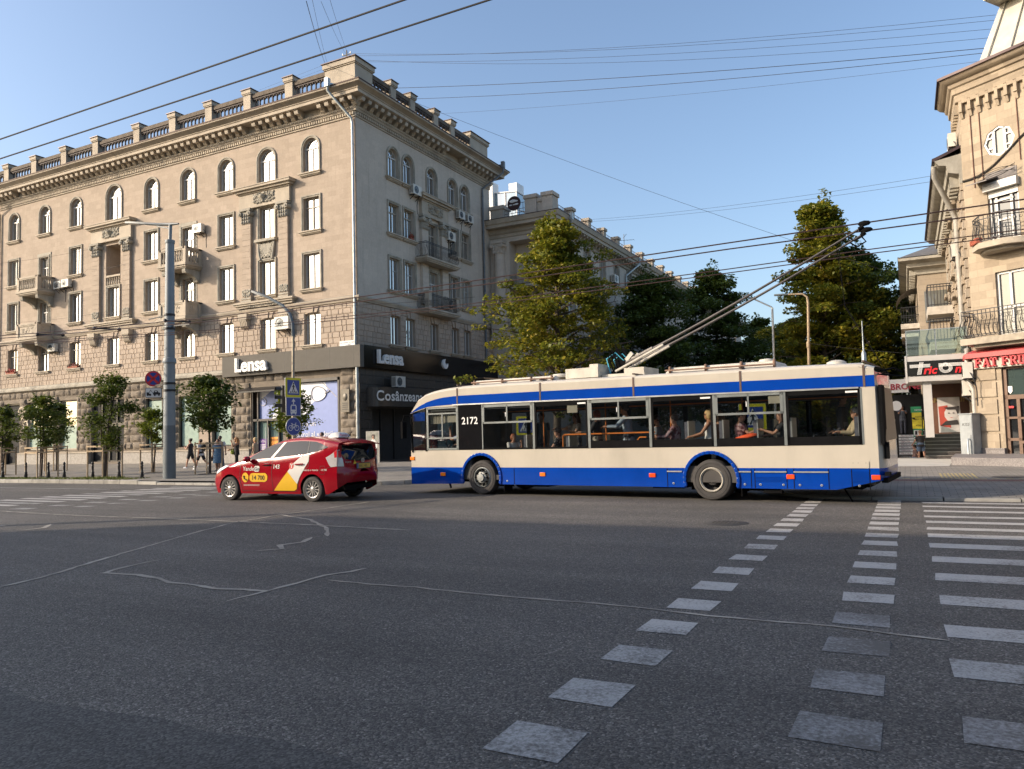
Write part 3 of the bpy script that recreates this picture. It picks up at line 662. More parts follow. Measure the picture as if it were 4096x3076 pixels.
# carved portals around the middle bays
def relief(mb, F, u0, u1, z0, z1, d, seed, m=0):
    rg = random.Random(seed); c = (u0 + u1) / 2; n = int((u1 - u0) * (z1 - z0) * 55) + 8
    for i in range(n):
        du = rg.uniform(0, (u1 - u0) / 2 - .05); z = rg.uniform(z0 + .05, z1 - .05); r = rg.uniform(.035, .085)
        for s in (-1, 1): mb.ball(F(c + s * du, z, d + .01), r, 6, m, (1, .8, 1.2))
    a = [(c + s * (u1 - u0) * .3 + .12 * cos(q), (z0 + z1) / 2 + .14 * sin(q)) for s in (-1, 1) for q in (0,)]
    for s in (-1, 1): mb.tube([F(c + s * ((u1 - u0) * .28 + (.02 + .02 * i) * cos(i * .8)), (z0 + z1) / 2 + (.02 + .02 * i) * sin(i * .8), d) for i in range(9)], .03, 5, m)
def capital(mb, F, u0, u1, z0, z1, d):
    fbox(mb, F, u0 - .12, u1 + .12, z1 - .16, z1, d - .14, 0); fbox(mb, F, u0, u1, z0, z1 - .16, d - .02, 0)
    for u in (u0 - .02, u1 + .02): mb.tube([F(u, z1 - .36, d - .2), F(u, z1 - .36, 0)], .17, 10); mb.tube([F(u, z1 - .36, d - .24), F(u, z1 - .36, 0)], .08, 8)
    for i in range(4):
        for j in range(3): mb.ball(F(u0 + (u1 - u0) * (i + .5) / 4, z0 + .12 + .24 * j, d - .05), .09, 6, 0, (.9, .8, 1.4))
def portal(F, pils, z0, z1, ped, zped, rz, panel=None):
    po = None
    for k, (a, b) in enumerate(pils):
        mb = MB(); n = int((z1 - 1.0 - z0) / .38)
        for i in range(n): fbox(mb, F, a, b, z0 + (z1 - 1.0 - z0) * i / n + .008, z0 + (z1 - 1.0 - z0) * (i + 1) / n - .008, -.22, 0)
        fbox(mb, F, a + .02, b - .02, z0, z1 - .9, -.2, 0)
        o = mb.build('pilaster', M_lime if F is FA else M_limeLift, BLD); mb = MB(); capital(mb, F, a, b, z1 - 1.05, z1, -.25); relief(mb, F, a, b, z0 + .4, z0 + .95, -.23, 3 + k); fbox(mb, F, a - .06, b + .06, z0, z0 + .18, -.28, 0); fbox(mb, F, a - .04, b + .04, z0 + .25, z0 + .36, -.26, 0)
        c = mb.build('capital', M_trimd, o)
    mb = MB(); a, b = ped; fbox(mb, F, a + .35, b - .35, z1, zped - .2, -.24, 0)
    for e, d, q0, q1 in ((.3, -.3, -.2, -.1), (.15, -.46, -.1, .05), (0, -.62, .05, .2), (-.03, -.66, .2, .26)): fbox(mb, F, a + e, b - e, zped + q0, zped + q1, d, 0)
    along(a + .2, b - .1, .17, lambda u: mb.ball(F(u, zped + .1, -.52), .05, 6))
    p = mb.build('pediment', M_trim, BLD); mb = MB(); c = (a + b) / 2; relief(mb, F, c - 1.0, c + 1.0, rz, rz + .75, -.28, 8); mb.lathe([(.06, 0), (.1, .05), (.08, .12), (.26, .32), (.3, .38), (.3, .44)], F(c, rz + .05, -.3), 10); mb.build('relief', M_trimd, p)
portal(FA, [(-40.62, -39.8), (-37.2, -36.4)], 11.15, 17.75, (-41.2, -35.85), 18.95, 17.95)
portal(FA, [(-57.0, -56.15), (-53.3, -52.5)], 11.15, 17.55, (-57.5, -52.0), 18.75, 17.8)
portal(FB, [(45.75, 46.5), (48.4, 49.2)], 11.15, 17.7, (45.4, 49.7), 18.95, 17.95)
mb = MB()
for F, a, b in ((FA, -41.3, -35.75), (FA, -57.7, -51.8)):
    for e, d, z0, z1 in ((.2, -.3, 10.75, 10.9), (.1, -.42, 10.9, 11.02), (0, -.5, 11.02, 11.14)): fbox(mb, F, a + e, b - e, z0 + .02, z1 + .02, d, 0)
    for u in (a + .9, b - .9):
        for i in range(5): mb.prism([(.1, 9.4), (.2, 9.42), (.32, 9.6), (.32, 9.75), (.42, 9.9), (.42, 10.0), (0, 10.0)], lambda o, z, w_: F(u - .3 + .14 * i + w_, z, -o), -.05, .05)
        fbox(mb, F, u - .42, u + .42, 10.0, 10.38, -.45, 0)
mb.build('ledge', M_trim, BLD)
mb = MB(); c = CA[7]
fbox(mb, FA, c - .95, c + .95, 15.25, 15.4, -.3, 0); relief(mb, FA, c - .75, c + .75, 14.1, 15.2, -.1, 21); mb.prism([(c - .6, 15.1), (c + .6, 15.1), (c, 14.15)], lambda u, z, d: FA(u, z, d), -.13, 0)
for s in (-1, 1): mb.tube([FA(c + s * .72, 15.2, -.08), FA(c + s * .68, 14.6, -.12), FA(c + s * .55, 14.0, -.1)], .09, 6)
fbox(mb, FA, c - 1.5, c + 1.6, 10.0 + .79, 10.83, -.2, 0); relief(mb, FA, -40.0, -37.4, 10.79, 11.0, -.3, 5); mb.build('heraldic_relief', M_trimd, BLD)
mb = MB(); fbox(mb, FA, -55.6, -53.85, 14.75, 14.9, -.02, .25); fbox(mb, FA, -55.6, -53.85, 13.95, 14.08, -.02, .25)
for i in range(7): mb.lathe([(.06, 0), (.06, .06), (.1, .22), (.09, .3), (.045, .5), (.07, .62), (.07, .68)], FA(-55.5 + .27 * i, 14.07, .12), 8)
mb.build('balustrade', M_trim, BLD); addwin(BLD, (XB, YA, 0), Face(0, YA + 1.3, 0), -54.75, 14.0, 1.1, 2.6, 0, 'door', False)
# balconies
def balcony(F, u0, u1, zf, pj, kind, H=1.2):
    mb = MB(); z = zf
    for e, a, b in ((0, -.14, 0), (.08, -.26, -.14), (.16, -.34, -.26)): fbox(mb, F, u0 - .1 + e, u1 + .1 - e, z + a, z + b, -pj - .1 + e, -.0)
    o = mb.build('balcony', M_trim, BLD); sides = [((u0, 0), (u0, -pj)), ((u0, -pj), (u1, -pj)), ((u1, -pj), (u1, 0))]
    mb = MB(); mi = MB(); P = lambda a, b, t: (a[0] + (b[0] - a[0]) * t, a[1] + (b[1] - a[1]) * t)
    for a, b in sides:
        L = math.hypot(b[0] - a[0], b[1] - a[1]); s = (u1 + u0) / 2
        ins = lambda p: (p[0] + (.1 if p[0] < s else -.1), min(-.0, p[1] + (.1 if p[1] < -.2 else 0)))
        A, B2 = ins(a), ins(b)
        Q = lambda p, h: F(p[0], z + h, p[1])
        if kind in ('baluster', 'panel'):
            mb.bar(Q(A, H - .08), Q(B2, H - .08), .26, .14); mb.bar(Q(A, H - .2), Q(B2, H - .2), .2, .08); mb.bar(Q(A, .07), Q(B2, .07), .2, .14)
            if kind == 'baluster':
                n = int(L / .24)
                for i in range(n): mb.lathe([(.055, 0), (.06, .06), (.1, .22), (.095, .32), (.045, .6), (.05, .7), (.075, .76), (.075, .84)], Q(P(A, B2, (i + .5) / n), .13), 8)
            else:
                mb.bar(Q(A, H / 2 - .04), Q(B2, H / 2 - .04), .1, H - .34); k = 3 if L > 2 else 1
                for i in range(26 if L > 2 else 12):
                    tt = .2 + .6 * rng.random(); p = P(A, B2, tt); c = Q(p, .35 + .5 * rng.random()); mb.ball(c, .1, 6)
        else:
            for h in (.08, H - .1, H): mi.bar(Q(A, h), Q(B2, h), .035)
            n = int(L / .13)
            for i in range(n + 1):
                p = P(A, B2, i / n); ou = (0, -.16) if a[1] == b[1] else ((-.16 if a[0] == u0 else .16), 0)
                mi.tube([F(p[0] + ou[0] * k2, z + h2, p[1] + ou[1] * k2) for h2, k2 in ((.08, .1), (.2, .8), (.35, 1), (.55, .55), (.75, .05), (H, 0))], .013, 4, caps=False)
    if kind in ('baluster', 'panel'):
        for p in ((u0 + .12, -pj + .12), (u1 - .12, -pj + .12), (u0 + .12, -.14), (u1 - .12, -.14)): fbox(mb, F, p[0] - .15, p[0] + .15, z + .01, z + H - .02, p[1] - .15, p[1] + .14)
        mb.build('parapet', M_trim, o)
        mb = MB()
        for u in (u0 + .35, u1 - .35):
            mb.prism([(.0, zf - 1.25), (.22, zf - 1.2), (.3, zf - 1.0), (.5, zf - .85), (.85, zf - .72), (1.2, zf - .66), (1.28, zf - .55), (1.28, zf - .35), (0, zf - .35)], lambda o_, z_, w_: F(u + w_, z_, -o_), -.17, .17)
            mb.tube([F(u - .19, zf - .6, -1.15), F(u + .19, zf - .6, -1.15)], .1, 10); mb.tube([F(u - .19, zf - 1.08, -.17), F(u + .19, zf - 1.08, -.17)], .1, 10)
        mb.build('corbel', M_trimd, o)
    else: mi.build('railing', M_iron, o)
for c in (CA[1], CA[5]): balcony(FA, c - 1.4, c + 1.4, 14.38, 1.4, 'baluster'); balcony(FA, c - 1.4, c + 1.4, 10.5, 1.4, 'panel')
balcony(FB, 45.2, 49.6, 14.45, .95, 'iron', 1.1); balcony(FB, 45.3, 49.5, 10.75, .95, 'iron', 1.05)
mb = MB()
for u in (45.35, 49.15): fbox(mb, FB, u, u + .35, 10.75, 11.9, -.95, -.6); fbox(mb, FB, u - .05, u + .4, 11.9, 12.0, -1.0, -.55)
mb.build('balcony_pier', M_trim, BLD)
# drainpipes
def pipe(name, pts, r, m, parent, head=None):
    mb = MB(); mb.tube(pts, r, 10, 0)
    for i in range(int(pts[-2][2] - pts[-1][2])):
        q = pts[-2]; mb.tube([(q[0], q[1], q[2] - 1 * i - .3), (q[0], q[1], q[2] - 1 * i - .36)], r * 1.18, 10, 0)
    if head: mb.box(head[0] - .14, head[0] + .14, head[1] - .14, head[1] + .14, head[2], head[2] + .55); mb.bar((head[0], head[1], head[2] + .2), (head[0] + head[3], head[1] + head[4], head[2] + .3), .2, .16)
    return mb.build(name, m, parent)
pipe('drainpipe', [(-31.7, YA - 1.52, 24.4), (-31.7, YA - 1.52, 23.75), (-30.95, YA - .14, 22.3), (-30.86, YA - .14, 21.9), (-30.86, YA - .14, 7.4)], .085, M_zinc, BLD, (-31.7, YA - 1.52, 24.0, .3, 1.0))
pipe('drainpipe', [(XB + 1.52, 56.2, 24.2), (XB + 1.52, 56.2, 23.6), (XB + .14, 55.0, 22.1), (XB + .14, 55.0, 21.8), (XB + .14, 55.0, .2)], .085, pm('grey_pipe', (.13, .14, .15), .5, .3), BLD, (XB + 1.52, 56.2, 24.0, -1, -.2))
pipe('drainpipe', [(-69.6, YA - 1.3, 23.6), (-69.9, YA - .14, 22.0), (-69.9, YA - .14, 1.2)], .09, M_trim, BLD); pipe('drainpipe', [(-30.62, YA - .3, 6.2), (-30.62, YA - .3, 6.0), (-30.62, YA - .3, .3)], .1, M_zinc, BLD)
# shop fronts of the ground floor
for i, (a, b, z0, z1) in enumerate(SHOP[:7]):
    f = MB(); e = .1; mf = M_trim if i in (1, 2) else M_black
    fbox(f, FA, a, a + e, z0, z1, .2, .34); fbox(f, FA, b - e, b, z0, z1, .2, .34); fbox(f, FA, a, b, z1 - e, z1, .2, .34); fbox(f, FA, a, b, z0, z0 + e, .2, .34)
    if b - a > 3: fbox(f, FA, (a + b) / 2 - .06, (a + b) / 2 + .06, z0, z1, .2, .34)
    if i in (0, 3):
        for u in ((a + b) / 2 - .9, (a + b) / 2 + .9): fbox(f, FA, u - .06, u + .06, z0, z1, .18, .36)
        fbox(f, FA, a, b, 3.0, 3.3, .18, .36)
    o = f.build('shop_door' if i in (0, 3) else 'shop_window', mf, BLD); p = MB(); p.poly([FA(a, z0, .3), FA(b, z0, .3), FA(b, z1, .3), FA(a, z1, .3)]); p.build('pane', M_shopg if i not in (0, 3) else M_dark, o)
    if i in (1, 2, 4, 5, 6):
        p = MB(); fbox(p, FA, a + .1, b - .1, z0 + .1, z0 + (1.9 if i in (1, 2) else 3.5), .26, .285); p.build('window_film', pm('pale_green_film', (.24, .34, .29), .35, var=.15, space='pos'), o)
mb = MB(); fbox(mb, FA, -45.1, -43.85, 1.1, 5.0, -.03, .02); fbox(mb, FA, -44.75, -44.2, 2.6, 3.6, -.16, -.03, 1); mb.build('wall_panel', [M_lime, M_white], BLD)
M_dkmet = pm('dark_bronze_frame', (.07, .065, .06), .4, .4)
# opticians' entrance, glazed, under a dark striped awning
a, b, z0, z1 = SHOP[7]; mb = MB()
for u in (a, a + .5, -37.65, b - .1): fbox(mb, FA, u, u + .1, z0, z1, .05, .3)
fbox(mb, FA, a, b, 2.95, 3.1, .05, .3); fbox(mb, FA, a, b, z1 - .1, z1, .05, .3); fbox(mb, FA, -38.62, -38.52, z0, 3, .02, .3)
for s in (-.12, .12): mb.tube([FA(-38.57 + s, 1.0, -.02), FA(-38.57 + s, 2.5, -.02)], .025, 6, 1)
o = mb.build('shop_door', [M_dkmet, M_zinc], BLD); p = MB(); p.poly([FA(a, z0, .25), FA(b, z0, .25), FA(b, 3, .25), FA(a, 3, .25)]); p.build('pane', M_shopg, o)
M_blue = pm('poster_blue', (.21, .27, .52), .5, var=.04, bump=0); M_pwhite = pm('poster_white', (.72, .73, .76), .5, var=.03, bump=0); M_bge = pm('poster_grey', (.35, .34, .36), .5, bump=0)  # the grey is plain print, for the drawn glasses
mb = MB(); A_ = lambda u, z, k=0: FA(u, z, .2 - .004 * k)
mb.poly([A_(-39.5, 3.1), A_(-37.65, 3.1), A_(-37.65, 5.1), A_(-39.5, 5.1)], 0); mb.poly([A_(-39.5, 4.3, 1), A_(-38.2, 5.1, 1), A_(-39.5, 5.1, 1)], 1); mb.poly([A_(-38.4, 3.1, 1), A_(-37.65, 3.1, 1), A_(-37.65, 4.0, 1)], 1)
mb.tube([A_(-39.1 + .3 * cos(q), 4.25 + .25 * sin(q), 4) for q in [i * pi / 8 for i in range(17)]], .03, 5, 2); tag(mb.build('poster', [M_blue, M_pwhite, M_bge]), 'blue and white eyewear poster above the optician doors', 'poster')
mb = MB()
for u0, u1, zz, m in ((-39.5, -38.75, 1.75, 0), (-38.45, -37.75, 1.85, 1)): mb.poly([FA(u0, .6, .19), FA(u1, .6, .19), FA(u1, zz, .19), FA(u0, zz, .19)], m)
puttext(mb, 'EXTRA', lambda x, y, d: FA(-39.45 + x, 1.5 + y, .18), .2, 2); puttext(mb, 'REDUCERI', lambda x, y, d: FA(-38.42 + x, 1.6 + y, .18), .15, 3)
for i in range(4): mb.poly([FA(-39.4, 1.3 - .14 * i, .18), FA(-38.85, 1.3 - .14 * i, .18), FA(-38.85, 1.36 - .14 * i, .18), FA(-39.4, 1.36 - .14 * i, .18)], 2)
tag(mb.build('door_sticker', [pm('violet', (.12, .04, .25), bump=0), pm('orange', (.8, .3, .04), bump=0), M_white, M_black]), 'violet and orange discount stickers on the glass doors of the optician', 'sticker')
mb = MB(); n = 24
for i in range(n):
    for k in range(1): mb.poly([FA(-40.5 + 3.6 * i / n, 5.25, -.1), FA(-40.5 + 3.6 * (i + .55) / n, 5.25, -.1), FA(-40.5 + 3.6 * (i + .55) / n, 4.95, -1.0), FA(-40.5 + 3.6 * i / n, 4.95, -1.0)], 0)
mb.poly([FA(-40.5, 5.27, -.08), FA(-36.9, 5.27, -.08), FA(-36.9, 4.97, -.98), FA(-40.5, 4.97, -.98)], 1); mb.box(-40.5, -36.9, YA - 1.02, YA - .98, 4.88, 4.97, 1); mb.build('awning', [M_zinc, M_black], BLD)
# big advertisement in the corner shop window
a, b, z0, z1 = SHOP[8]; mb = MB()
for u in (a, b - .14): fbox(mb, FA, u, u + .14, z0, z1, -.03, .3)
fbox(mb, FA, a, b, z1 - .2, z1, -.03, .3); fbox(mb, FA, a, b, z0, z0 + .15, -.03, .3); o = mb.build('shop_window', M_dkmet, BLD)
mb = MB(); u0, u1 = a + .2, b - .22; A_ = lambda u, z, k=0: FA(u, z, .22 - .006 * k)
mb.poly([A_(u0, z0 + .15), A_(u1, z0 + .15), A_(u1, z1 - .25), A_(u0, z1 - .25)], 0)
mb.poly([A_(u0, z1 - .25, 1), A_(u1 - 1.15, z1 - .25, 1), A_(u1 - .95, z1 - .75, 1), A_(u0 + 1.0, z1 - 2.2, 1), A_(u0, z1 - 1.9, 1)], 1)
mb.poly([A_(u1 - 1.35, z1 - .26, 2), A_(u1 - .2, z1 - 1.25, 2), A_(u1 - .2, z1 - 1.32, 2), A_(u1 - 1.4, z1 - .3, 2)], 3)
for cx, cz, q in ((u1 - 1.75, z1 - 1.0, 0), (u1 - 3.0, z1 - 1.85, 1)):
    ring = [(cx + .62 * cos(k) + .08 * cos(2 * k), cz + .48 * sin(k)) for k in [i * pi / 12 for i in range(25)]]
    mb.poly([A_(x, z, 3) for x, z in ring[:-1]], 1); mb.tube([A_(x, z, 5) for x, z in ring], .035, 5, 3)
mb.tube([A_(u1 - 2.45, z1 - 1.4, 5), A_(u1 - 2.35, z1 - 1.1, 5), A_(u1 - 2.2, z1 - 1.2, 5)], .03, 5, 3); mb.tube([A_(u1 - 1.15, z1 - 1.0, 5), A_(u1 - .75, z1 - .85, 5)], .05, 5, 3)
for s, u, z, sz, bd in (('Vino la un', u0 + .15, 2.5, .5, 0), ('control al vederii', u0 + .15, 1.8, .5, 0), ('GRATUIT!', u0 + .15, 1.05, .6, .012)):
    puttext(mb, s, lambda x, y, d: A_(u + x, z + y, 4), sz, 2, bold=bd)
tag(mb.build('advertisement_poster', [M_blue, M_pwhite, M_white, M_bge]), 'large lavender blue poster with glasses and white lettering in the corner shop window', 'poster')
# fascia sign wrapping the corner
PS = [(-42.35, YA), (XB, YA), (XB, YE + .1)]
M_tau = pm('taupe_fascia', (.135, .125, .108), .6, var=.05, space='pos', bump=.03, spec=.04); M_blk = pm('black_fascia', (.008, .008, .009), .12, var=.1, bump=0, spec=.3)
root = bempty('shop_sign', 'long fascia sign wrapping the corner, taupe then black, with white raised letters', 'sign', (XB, YA, 6))
mb = MB(); mb.sweep([PS[0], PS[1]], [(0, 6.1), (.42, 6.1), (.42, 7.5), (0, 7.5)], 0); mb.poly([(PS[0][0], YA, 6.1), (PS[0][0], YA - .42, 6.1), (PS[0][0], YA - .42, 7.5), (PS[0][0], YA, 7.5)])
for u in [-42.35 + 1.93 * i for i in range(1, 7)]: mb.box(u - .01, u + .01, YA - .423, YA - .42, 6.1, 7.5, 1)
mb.box(XB, XB + .42, YA - .42, YA - .02, 6.1, 7.5, 0); mb.build('panel', [M_tau, M_black], root)
mb = MB(); mb.box(XB, XB + .44, YA - .02, YE + .2, 6.12, 7.52, 0); mb.build('panel', M_blk, root)
def lensa(F, u, z, d, SZ):
    mb = MB(); q = lambda x, y, e: F(u + x, z + y, d - .12 + e)
    puttext(mb, 'Lensa', q, SZ, 0, extrude=.1, bold=.03); mb.build('lettering', M_white, root)
lensa(FA, -40.95, 6.38, -.45, 1.3); lensa(FB, 39.75, 6.45, -.47, 1.2)
mb = MB(); A1 = [(.36 * cos(R(a)), .36 * sin(R(a))) for a in range(80, 371, 10)]; A2 = [(.15 + .21 * cos(R(a)), .16 + .21 * sin(R(a))) for a in range(-30, -241, -15)]
mb.prism([(47.95 + x, 6.9 + y) for x, y in A1 + A2], lambda u, z, d: FB(u, z, d), -.6, -.45); mb.build('crescent_emblem', M_white, root)
mb = MB(); mb.box(-32.15, -30.98, YA - .1, YA - .06, 7.15, 7.85, 0)
for i, (s, sz, z) in enumerate((('bd. STEFAN cel MARE', .155, 7.68), ('si SFINT', .15, 7.53))): puttext(mb, s, lambda x, y, d: (-32.1 + .45 * i + x * .82, YA - .105, z + y), sz, 1)
tag(mb.build('street_name_plate', [M_white, pm('navy_letter', (.03, .04, .09), bump=0)]), 'white street name plate on the corner wall above the fascia sign', 'sign')
# curved black canopy with serif lettering on the side street
root = bempty('entrance_canopy', 'black curved canopy with white serif shop name on the shaded side of the corner building', 'sign', (XB, 42, 4))
mb = MB(); cv = [(XB, 39.3)] + [(XB + 1.15 * sin(pi * i / 20) ** .55, 39.3 + 7.2 * (1 - cos(pi * i / 20)) / 2) for i in range(1, 20)] + [(XB, 46.5)]
mb.prism(cv, lambda x, y, d: (x, y, d), 3.62, 4.85); mb.build('shell', M_granite, root)
mb = MB()
def oncv(x, y, d, u0=39.35):
    u = u0 + x; tt = max(.05, min(.95, (u - 39.3) / 7.2)); k = math.acos(1 - 2 * tt); return (XB + 1.15 * sin(k) ** .55 + .04 - d, u, 4.0 + y)
puttext(mb, 'Cosânzeana', oncv, .92, 0, bold=.02, space=1.05)
vs, fs = text('Cosânzeana', .82, 0, .02, 0, 1.05)
mb.build('lettering', M_white, root)
mb = MB()
for s, z in (('Fabricat in', 2.9), ('Moldova', 2.5)): puttext(mb, s, lambda x, y, d: (XB - .32, 43.2 + x, z + y), .4, 0)
for i, (u, z) in enumerate(((40.3, .9), (41.6, .95), (40.3, .3), (41.9, .35), (43.2, .95))): mb.bar((XB - .32, u, z), (XB - .32, u + .7, z), .02, .12)
tag(mb.build('door_lettering', pm('dim_lettering', (.12, .11, .1), bump=0)), 'dim lettering on the dark glass of the side street entrance', 'lettering')
mb = MB(); a, b, z0, z1 = SHOPB[0]
mb.poly([FB(a, z0, .3), FB(b, z0, .3), FB(b, z1, .3), FB(a, z1, .3)], 1)
for u in (a, a + 1.1, a + 2.6, b - .1): fbox(mb, FB, u, u + .1, z0, z1, .2, .34)
mb.build('shop_door', [M_black, M_dark], BLD)
for a, b, z0, z1 in SHOPB[1:]: p = MB(); p.poly([FB(a, z0, .3), FB(b, z0, .3), FB(b, z1, .3), FB(a, z1, .3)]); p.build('shop_window', M_shopg, BLD)
mb = MB(); mb.box(-31.95, -31.3, YA - .28, YA - .22, 3.3, 4.75, 0); mb.ball((-31.62, YA - .28, 4.25), .2, 8, 0, (1, .3, 1.3))
for i in range(4): mb.box(-31.85, -31.4, YA - .29, YA - .28, 3.45 + .13 * i, 3.49 + .13 * i, 1)
tag(mb.build('memorial_plaque', [pm('bronze_plaque', (.13, .115, .09), .5, .3), M_black]), 'dark portrait plaque on the rough stone pier beside the poster window', 'plaque')
# roof hatch and utility mast on the roof
mb = MB(); mb.prism([(-1.6, 0), (1.6, 0), (1.6, .3), (0, 1.0), (-1.6, .3)], lambda a, b, d: (-54.6 + a, 43 + d, 25.6 + b), -1, 1); mb.build('roof_hatch', M_metal, BLD)
mast = empty('roof_mast', 'short steel wire mast with insulators on the corner roof pedestal', 'mast', (-32.0, 39.4, 26.45))
mb = MB(); mb.tube([(0, 0, 0), (0, 0, 1.05)], .045, 6)
for z in (.35, .75): mb.bar((-.35, 0, z), (.35, 0, z), .05); [mb.lathe([(.03, 0), (.05, .05), (.05, .12), (.02, .16)], (x, 0, z), 6, 1) for x in (-.33, .33)]
mb.build('pole', [M_iron, M_white], mast)
# air conditioners
def acmesh():
    b = MB(); b.box(-.46, .46, -.42, -.1, 0, .62, 0); g = MB()
    g.lathe([(.0, -.425), (.06, -.43), (.06, -.425), (.24, -.424), (.25, -.43)], (-.12, 0, .31), 18, 0, 'y')
    for i in range(7): g.lathe([(.07 + .026 * i, -.432), (.075 + .026 * i, -.432)], (-.12, 0, .31), 18, 1, 'y')
    for i in range(8): g.box(-.462, -.46, -.38, -.14, .08 + .06 * i, .11 + .06 * i, 0)
    k = MB()
    for x in (-.3, .3): k.box(x - .02, x + .02, -.42, 0, -.05, 0); k.bar((x, -.38, -.03), (x, -.02, -.3), .03)
    k.tube([(.46, -.2, .2), (.55, -.15, .1), (.56, -.05, -.2), (.5, -.01, -.5), (.52, -.01, -1.1)], .022, 5)
    return b.mesh('air_conditioner', pm('ac_casing', (.6, .57, .5), .45, var=.06, dirt=.25)), g.mesh('fan_grille', [M_black, M_zinc]), k.mesh('bracket', M_iron)
ACM = acmesh()
def ac(F, u, z, label, s=1, d=0, group='air conditioners on the facades'):
    o = bpy.data.objects.new('air_conditioner', ACM[0]); COL.objects.link(o); o.location = F(u, z, d); o.rotation_euler = (0, 0, F.r); o.scale = (s,) * 3
    child('fan_grille', ACM[1], o); child('wall_bracket', ACM[2], o); return tag(o, label, 'air conditioner', group)
ac(FA, -61.2, 14.45, 'white air conditioner, left of the pair under the third floor window'); ac(FA, -60.2, 14.5, 'white air conditioner, right of the pair beside the carved portal')
ac(FA, -44.9, 16.75, 'white air conditioner by the balcony door above the stone balusters'); ac(FA, -48.1, 11.35, 'air conditioner behind the solid balcony parapet, partly hidden by the lamp pole')
ac(FA, -61.9, 9.35, 'air conditioner below the carved balcony corbels, first floor'); ac(FA, -36.7, 9.0, 'large air conditioner with a square grey grille beside the slender lamp pole', 1.35)
ac(FB, 44.9, 18.85, 'air conditioner under the first pair of arched windows on the shaded wall', 1.1); ac(FB, 51.15, 18.6, 'air conditioner under the far arched windows, left of two'); ac(FB, 52.5, 18.6, 'air conditioner under the far arched windows, right of two')
ac(FB, 49.5, 16.5, 'window air conditioner above the iron balcony on the shaded wall', 1.1); ac(FB, 42.0, 4.95, 'air conditioner standing on the black curved canopy', 1.15, -.3)
# flower boxes
def flowers(F, u, z, col, label, w=1.2):
    mb = MB(); rg = random.Random(int(u * 10)); root = empty('flower_box', label, 'flower box', F(u, z, -.14), F.r, 'flower boxes on window sills')
    mb.box(-w / 2, w / 2, -.09, .09, 0, .16); mb.build('planter', pm('terracotta', (.3, .1, .06), .8), root); mb = MB()
    for i in range(220):
        x, y, zz = rg.uniform(-w / 2, w / 2), rg.uniform(-.14, .14), .12 + abs(rg.gauss(0, .12)); a = rg.uniform(0, 6.3); s = .05
        mb.poly([(x - s * cos(a), y - s * sin(a), zz), (x, y, zz - s * .6), (x + s * cos(a), y + s * sin(a), zz + .03), (x, y, zz + s)], 0 if rg.random() < .75 else 1)
    mb.build('flowers', [pm('petals', col, bump=0, var=.4), pm('geranium_leaf', (.05, .09, .02), bump=0)], root)
flowers(FA, CA[0], 7.85, (.45, .04, .03), 'window box of red geraniums on the first floor sill at the building end'); flowers(FA, CA[2], 7.85, (.22, .05, .05), 'window box of dark red plants on the sill beside the tall sapling'); flowers(FB, 44.5, 15.55, (.35, .06, .03), 'small red flower pot on the shaded third floor sill', .35)
# shop emblem: metal diamond sign on the left shop front
mb = MB(); c = (-66.0, 4.3)
dm = [(-.5, .25), (-.25, .6), (.25, .6), (.5, .25), (0, -.5)]
for a, b in [(0, 1), (1, 2), (2, 3), (3, 4), (4, 0), (0, 3), (1, 4), (2, 4)]: mb.bar(FA(c[0] + dm[a][0], c[1] + dm[a][1], -.3), FA(c[0] + dm[b][0], c[1] + dm[b][1], -.3), .035)
for k in range(2): mb.tube([FA(c[0] + .6 + .5 * k + .3 * cos(q), c[1] - .9 + .35 * sin(q) + .2 * k, -.3) for q in [i * pi / 8 for i in range(15)]], .04, 6)
tag(mb.build('diamond_sign', pm('pale_metal', (.5, .45, .36), .4, .4)), 'pale metal sign shaped like a cut diamond with scrolled letters on the shop front', 'sign')
# ------------------------------------------------------------------ second block along the side street
X2 = -24.9; F2a = Face(0, YE, 0); F2b = Face(X2, 0, pi / 2); O2 = (X2, YE, 0)
B2 = bempty('side_street_building', 'shaded grey limestone block behind the yellowing tree, with iron railings along its roof', 'building', O2)
mb = MB(); LG = (-28.9, -25.9, 10.9, 17.7, 0)
wallops(mb, F2a, XB + .0, X2, -2, 18.4, [LG], 1.3)
W2 = []
for y in [60.0 + 3.93 * i for i in range(19)]:
    W2 += [(y, 15.95, 2.0), (y, 11.95, 2.1), (y, 8.0, 2.0)]
zz = [(-4, 10.6, 8.0), (10.6, 14.6, 11.95), (14.6, 18.4, 15.95)]
for z0, z1, k in zz: wallops(mb, F2b, YE, 136, z0, z1, [(y - .6, y + .6, z, z + h) for y, z, h in W2 if z == k], .28)
mb.poly([(-29.2, YE + 1.3, 10), (-25.6, YE + 1.3, 10), (-25.6, YE + 1.3, 18), (-29.2, YE + 1.3, 18)]); mb.poly([(-45, 136, -6), (X2, 136, -6), (X2, 136, 19), (-45, 136, 19)])
mb.build('wall', M_limeLift, B2)
mb = MB(); blocks(mb, F2a, XB + .05, X2, 6.3, 10.5, 10, (.95, .6, .8), [(-29.1, -27.4, 7.6, 9.7)], .04, .03, seed=6); blocks(mb, F2b, YE, 100, 6.3, 10.5, 10, (.95, .6), [(y - .7, y + .7, 7.9, 10.1) for y, z, h in W2], .04, .03, seed=7); mb.build('rusticated_storey', M_limeLift, B2)
P2p = [(XB, YE), (X2, YE), (X2, 136)]
mb = MB(); mb.sweep(P2p, [(0, 18.1), (.08, 18.12), (.1, 18.35), (.25, 18.45), (.15, 18.5), (.15, 18.85), (.75, 18.85), (.75, 19.1), (.85, 19.15), (.95, 19.5), (0, 19.75)])
